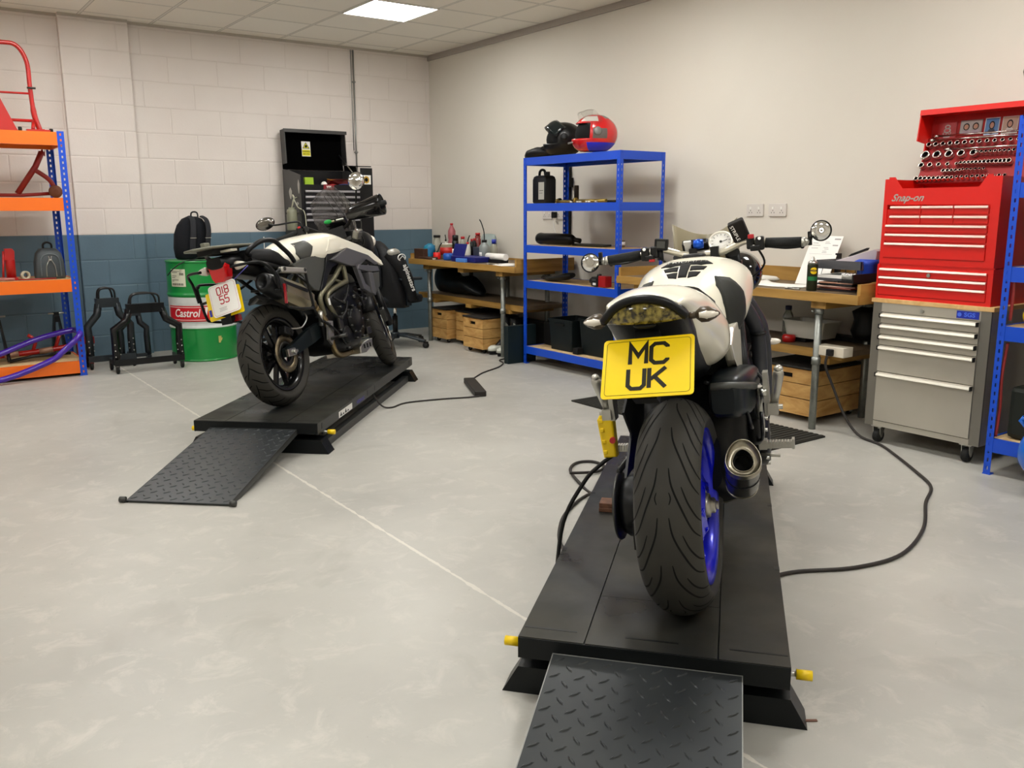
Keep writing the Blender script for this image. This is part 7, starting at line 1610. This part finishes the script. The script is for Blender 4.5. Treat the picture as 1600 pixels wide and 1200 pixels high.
# wall sockets
proto = None
for k, (y, z, lab) in enumerate(((-4.498, 1.295, 'left of the two double wall sockets above the bench'), (-4.690, 1.295, 'right of the two double wall sockets above the bench'), (-2.110, 1.262, 'white wall socket behind the blue rack with nothing plugged in'), (-2.317, 1.262, 'white wall socket with a black plug, behind the blue rack'))):
    if proto is None:
        t = thing('wall_socket', lab, 'wall socket', (0, y, z), pi); 
        m = MB(); m.prism(rrect(-.073, .073, -.043, .043, .006), 0, .012, 'YZ', 0, bev=.002); m.build('face_plate', mat('socket_plate', '#cfc9c2', .35), t)
        for s in (-1, 1):
            m = MB(); m.box(.012, .016, s*.036-.006, s*.036+.006, .006, .022); m.build('rocker', M_white, t)
            m = MB(); 
            for a, b in ((0, -.004), (-.011, -.018), (.011, -.018)): m.box(.0118, .0124, s*.036+a-.002, s*.036+a+.002, b-.004, b+.004)
            m.build('pin_holes', M_groove, t)
        proto = t
    else: dup(proto, (0, y, z), pi, lab)
for o in [o for o in COL.objects if o.name.startswith('wall_socket')]: o['group'] = 'wall sockets on the cream wall'
t = thing('power_plug', 'black plug with a lead hanging from the socket behind the rack', 'plug', (-.02, -2.243, 1.25)); m = MB(); m.box(-.03, .006, -.022, .022, -.02, .035, bev=.005); m.build('plug', M_black, t)
m = MB(); m.tube(smooth_path([(-.02, 0, -.02), (-.03, -.02, -.09), (-.06, -.10, -.17), (-.10, -.16, -.225)], 6), .0035, 8); m.build('lead', M_paper, t)

# ============================================================ right rack contents
M_dk = mat('dark_backing', '#111410', .5)
t = thing('power_tool', 'black power tool standing upright on top of the right rack', 'power tool', (-.67, -6.607, 1.7165)); m = MB()
m.loft([[V(w*cos(a), oy + w*sin(a), z) for a in [2*pi*k/20 for k in range(20)]] for z, w, oy in ((0, .06, -.02), (.06, .045, -.01), (.14, .045, .0), (.20, .06, .0), (.26, .06, -.01), (.30, .03, -.02))], 0); m.build('body', M_black, t); m = MB(); m.lathe([(0, 0), (.02, 0), (.022, .006), (0, .008)], (-.058, .012, .235), V(-1, 0, 0), 18); m.build('knob', M_dsteel, t)
t = thing('red_case', 'tall dark red case with steel clips on the third shelf of the right rack', 'case', (-.40, -6.90, 1.0265)); m = MB(); m.box(-.17, .12, -.25, .25, 0, .295, bev=.01); m.build('shell', M_pred2, t)
for z in (.08, .16): m = MB(); m.box(-.18, -.17, .22, .245, z, z+.05); m.build('clip', M_steel, t)
m = MB(); m.box(-.10, .10, -.20, .20, 0, .20, bev=.01); o = single(m, 'blue_box', mat('box_blue', '#1524a0', .4), 'blue box with white rivets in front of the red case on the right rack', 'box', (-.645, -6.86, 1.0265)); o.scale = (.65, 1, 1)
for k, (z0, h, x, lab) in enumerate(((.1875, .46, -.36, 'big black box added as dark backing to the bottom shelf of the right rack'), (.7435, .20, -.36, 'black box added as dark backing behind the yellow reel'), (1.4185, .22, -.36, 'dark green-grey box on the shelf below the top of the right rack'))):
    bx('rack_back_box', lab, 'box', (x, -7.15, z0), (.14, 1.0, h), M_dk if k < 2 else mat('box_green', '#26302a', .5), 0, .005)  # the black ones are added as dark backing behind the shelf contents
t = thing('cable_reel', 'yellow plastic reel on the fourth shelf of the right rack', 'reel', (-.57, -6.645, .7435)); m = MB(); m.lathe([(0, -.01), (.034, -.01), (.044, 0), (.046, .02), (.046, .12), (.04, .13), (0, .13)], (0, 0, .0465), V(-.3, -1, 0), 28); m.build('reel', M_yellow, t)
m = MB(); [m.cyl((-.002+.02*cos(a), .012, .0465+.02*sin(a)), (-.003+.02*cos(a), .016, .0465+.02*sin(a)), .003, n=8) for a in (0, 2.1, 4.2)]; m.build('screw', M_dsteel, t)
t = thing('tool_case', 'black moulded tool case with a red catch on the bottom shelf of the right rack', 'case', (-.56, -6.80, .1875)); m = MB(); m.box(-.10, .10, -.19, .17, 0, .26, bev=.025); m.build('shell', mat('case_black', '#20231d', .5), t); m = MB(); m.box(-.11, -.04, -.15, .06, .262, .275, bev=.003); m.box(-.11, -.06, -.15, -.08, .275, .31, bev=.003); m.build('catch', M_red, t)
m = MB(); m.tube(smooth_path([(-.70, -6.60, .96), (-.69, -6.606, .88), (-.695, -6.61, .745)], 5), .008, 10); m.tube(smooth_path([(-.735, -6.62, .975), (-.732, -6.628, .88), (-.735, -6.62, .70), (-.732, -6.612, .5), (-.736, -6.612, .3), (-.733, -6.61, .16), (-.745, -6.60, .009), (-.80, -6.59, .009)], 5), .0075, 10)
m.bm.free(); m = MB(); m.tube(smooth_path([(-.695, -6.615, .965), (-.70, -6.618, .88), (-.694, -6.612, .77)], 5), .0075, 10); m.tube(smooth_path([(-.69, -6.612, .66), (-.70, -6.605, .5), (-.692, -6.608, .34), (-.698, -6.605, .195)], 5), .0075, 10); single(m, 'air_hose', mat('hose_red', '#8f2a28', .5), 'faded red air hose hanging down inside the right rack', 'hose')
t = thing('air_compressor', 'bright blue air compressor tank cut off by the right edge of the picture', 'compressor', (-.86, -7.06, 0)); m = MB(); m.lathe([(0, -.02), (.04, -.017), (.08, 0), (.105, .03), (.118, .07), (.12, .10), (.12, .42), (.105, .47), (0, .50)], (0, .24, .20), V(0, -1, 0), 36); m.build('tank', mat('tank_blue', '#0b62c8', .25, coat=.4), t)
m = MB(); m.box(-.06, .06, -.15, .10, .322, .40, bev=.01); m.cyl((0, .04, .40), (0, .04, .47), .04, n=20); m.build('pump', M_black, t)
for y in (.16, -.16):
    m = MB(); m.box(-.10, .10, y-.015, y+.015, .0, .10); m.build('foot', M_rubber, t)
m = MB(); m.tube([(.0, .24, .30), (0, .275, .335), (.0, .26, .35)], .012, 8); m.build('handle', mat('tank_blue', '#0b62c8'), t)

# ============================================================ cables, pendant, wedge
M_cable = mat('cable_grey', '#2f2b28', .55)
t = thing('lift_cable', 'black cable with a flat power unit between the farther lift and the bench', 'cable', (-1.75, -3.45, 0))
def loc(P): return [V(a+1.75, b+3.45, c) for a, b, c in P]
m = MB(); m.tube(smooth_path(loc([(-2.50, -3.42, .10), (-2.46, -3.47, .02), (-2.40, -3.50, .006), (-2.25, -3.43, .006), (-2.0, -3.47, .006), (-1.82, -3.53, .006), (-1.73, -3.55, .008)]), 8), .006, 8); m.build('lead', M_cable, t)
m = MB(); m.obox((-.055+.0, .07-.02, .022), (.34, .085, .040), Matrix.Rotation(radians(65), 4, 'Z'), 0, .006)
m.bm.free(); m = MB(); a_, b_ = V(-1.72, -3.55, 0), V(-1.50, -3.06, 0); c_ = (a_+b_)/2; m.obox((c_.x+1.75, c_.y+3.45, .021), ((b_-a_).length, .085, .040), Matrix.Rotation(atan2((b_-a_).y, (b_-a_).x), 4, 'Z'), 0, .006); m.build('power_unit', mat('unit_black', '#26231f', .5), t)
m = MB(); m.tube(smooth_path(loc([(-1.50, -3.06, .02), (-1.42, -2.98, .006), (-1.2, -2.80, .006), (-.95, -2.66, .006), (-.80, -2.52, .006), (-.70, -2.35, .006), (-.30, -2.30, .006)]), 8), .006, 8); m.build('lead', M_cable, t)
m = MB(); m.tube(smooth_path([(-2.62, -6.78, .012), (-2.50, -6.80, .008), (-2.30, -6.90, .008), (-2.05, -6.93, .008), (-1.72, -6.83, .008), (-1.40, -6.66, .008), (-1.16, -6.55, .008), (-.99, -6.38, .008), (-.80, -6.16, .008), (-.66, -5.98, .008), (-.60, -5.80, .02), (-.60, -5.70, .12), (-.625, -5.63, .28), (-.665, -5.60, .40), (-.672, -5.61, .465)], 8), .0075, 8); single(m, 'extension_cable', M_cable, 'long dark cable curling over the floor from the bench socket to the nearest lift', 'cable')
_pp = V(.40, .30, .44); PW = B2.matrix_basis @ _pp if False else (Matrix.Translation((-3.298, -7.009, .1765)) @ Matrix.Rotation(radians(35.5), 4, 'Z') @ Matrix.Rotation(-radians(6.2), 4, 'X') @ Matrix.Scale(.96, 4)) @ _pp
t = thing('lift_pendant', 'yellow lift control pendant with a red button hanging at the left of the nearest motorcycle', 'remote control', PW[:])
t['label'] = 'yellow lift control pendant with a red button left of the rear tyre'
PR_ = Matrix.Rotation(radians(35), 4, 'Z') @ Matrix.Rotation(radians(-10), 4, 'X')
m = MB(); m.prism([(-.022, -.075), (.022, -.075), (.026, .055), (.012, .075), (-.014, .075), (-.028, .055)], -.022, .022, 'YZ', 0, PR_, bev=.006)
for z in (-.055, -.02, .02, .05): m.obox(PR_ @ V(-.022, .012, z), (.008, .014, .014), PR_, 0, .003)
m.build('housing', M_yellow, t); m = MB(); m.cyl(PR_ @ V(-.02, -.018, -.015), PR_ @ V(-.036, -.02, -.015), .010, n=16); m.build('button', M_red, t)
m = MB(); m.tube(smooth_path([PR_ @ V(0, 0, -.075), V(-.02, .02, -.11), V(-.05, .06, -.17), V(-.10, .11, -.32), V(-.10, .15, -.56)], 6), .007, 8); m.build('lead', M_black, t)
m = MB(); m.tube(smooth_path([(-2.62, -6.08, .10), (-2.52, -5.70, .008), (-2.46, -5.52, .008), (-2.36, -5.33, .008), (-2.25, -5.25, .008), (-2.17, -5.28, .008), (-2.18, -5.38, .010), (-2.28, -5.44, .012), (-2.42, -5.40, .020)], 8), .0075, 8); single(m, 'pendant_cable', M_cable, 'small loop of black cable on the floor beyond the left of the nearest lift', 'cable')
m = MB(); m.tube(smooth_path([(-3.203, -6.337, 0.100), (-3.064, -6.128, 0.030), (-2.956, -5.985, 0.009), (-2.828, -5.852, 0.009), (-2.684, -5.751, 0.009), (-2.567, -5.693, 0.009), (-2.580, -5.795, 0.060)], 8), .0075, 8); single(m, 'lift_lead', M_cable, 'black cable bowed out along the left side of the nearest lift', 'cable')
m = MB(); m.box(-.05, .05, -.035, .035, 0, .016, bev=.002); m.box(-.05, .05, -.033, .037, .0165, .034, bev=.002); single(m, 'wooden_block', wood_mat('block_wood', '#4d2f20', '#7a5238', (1, 1, 1), .7, 14), 'small worn wooden block on the lift deck left of the rear wheel', 'wooden block', (-2.915, -6.26, .1755), radians(-50))
bx('card_scrap', 'scrap of brown leaf-like card on the floor right of the nearest lift', 'scrap', (-3.264, -7.404, 0.0005), (.035, .008, .003), mat('scrap_brown', '#6b4a3c', .7), -.6, 0)
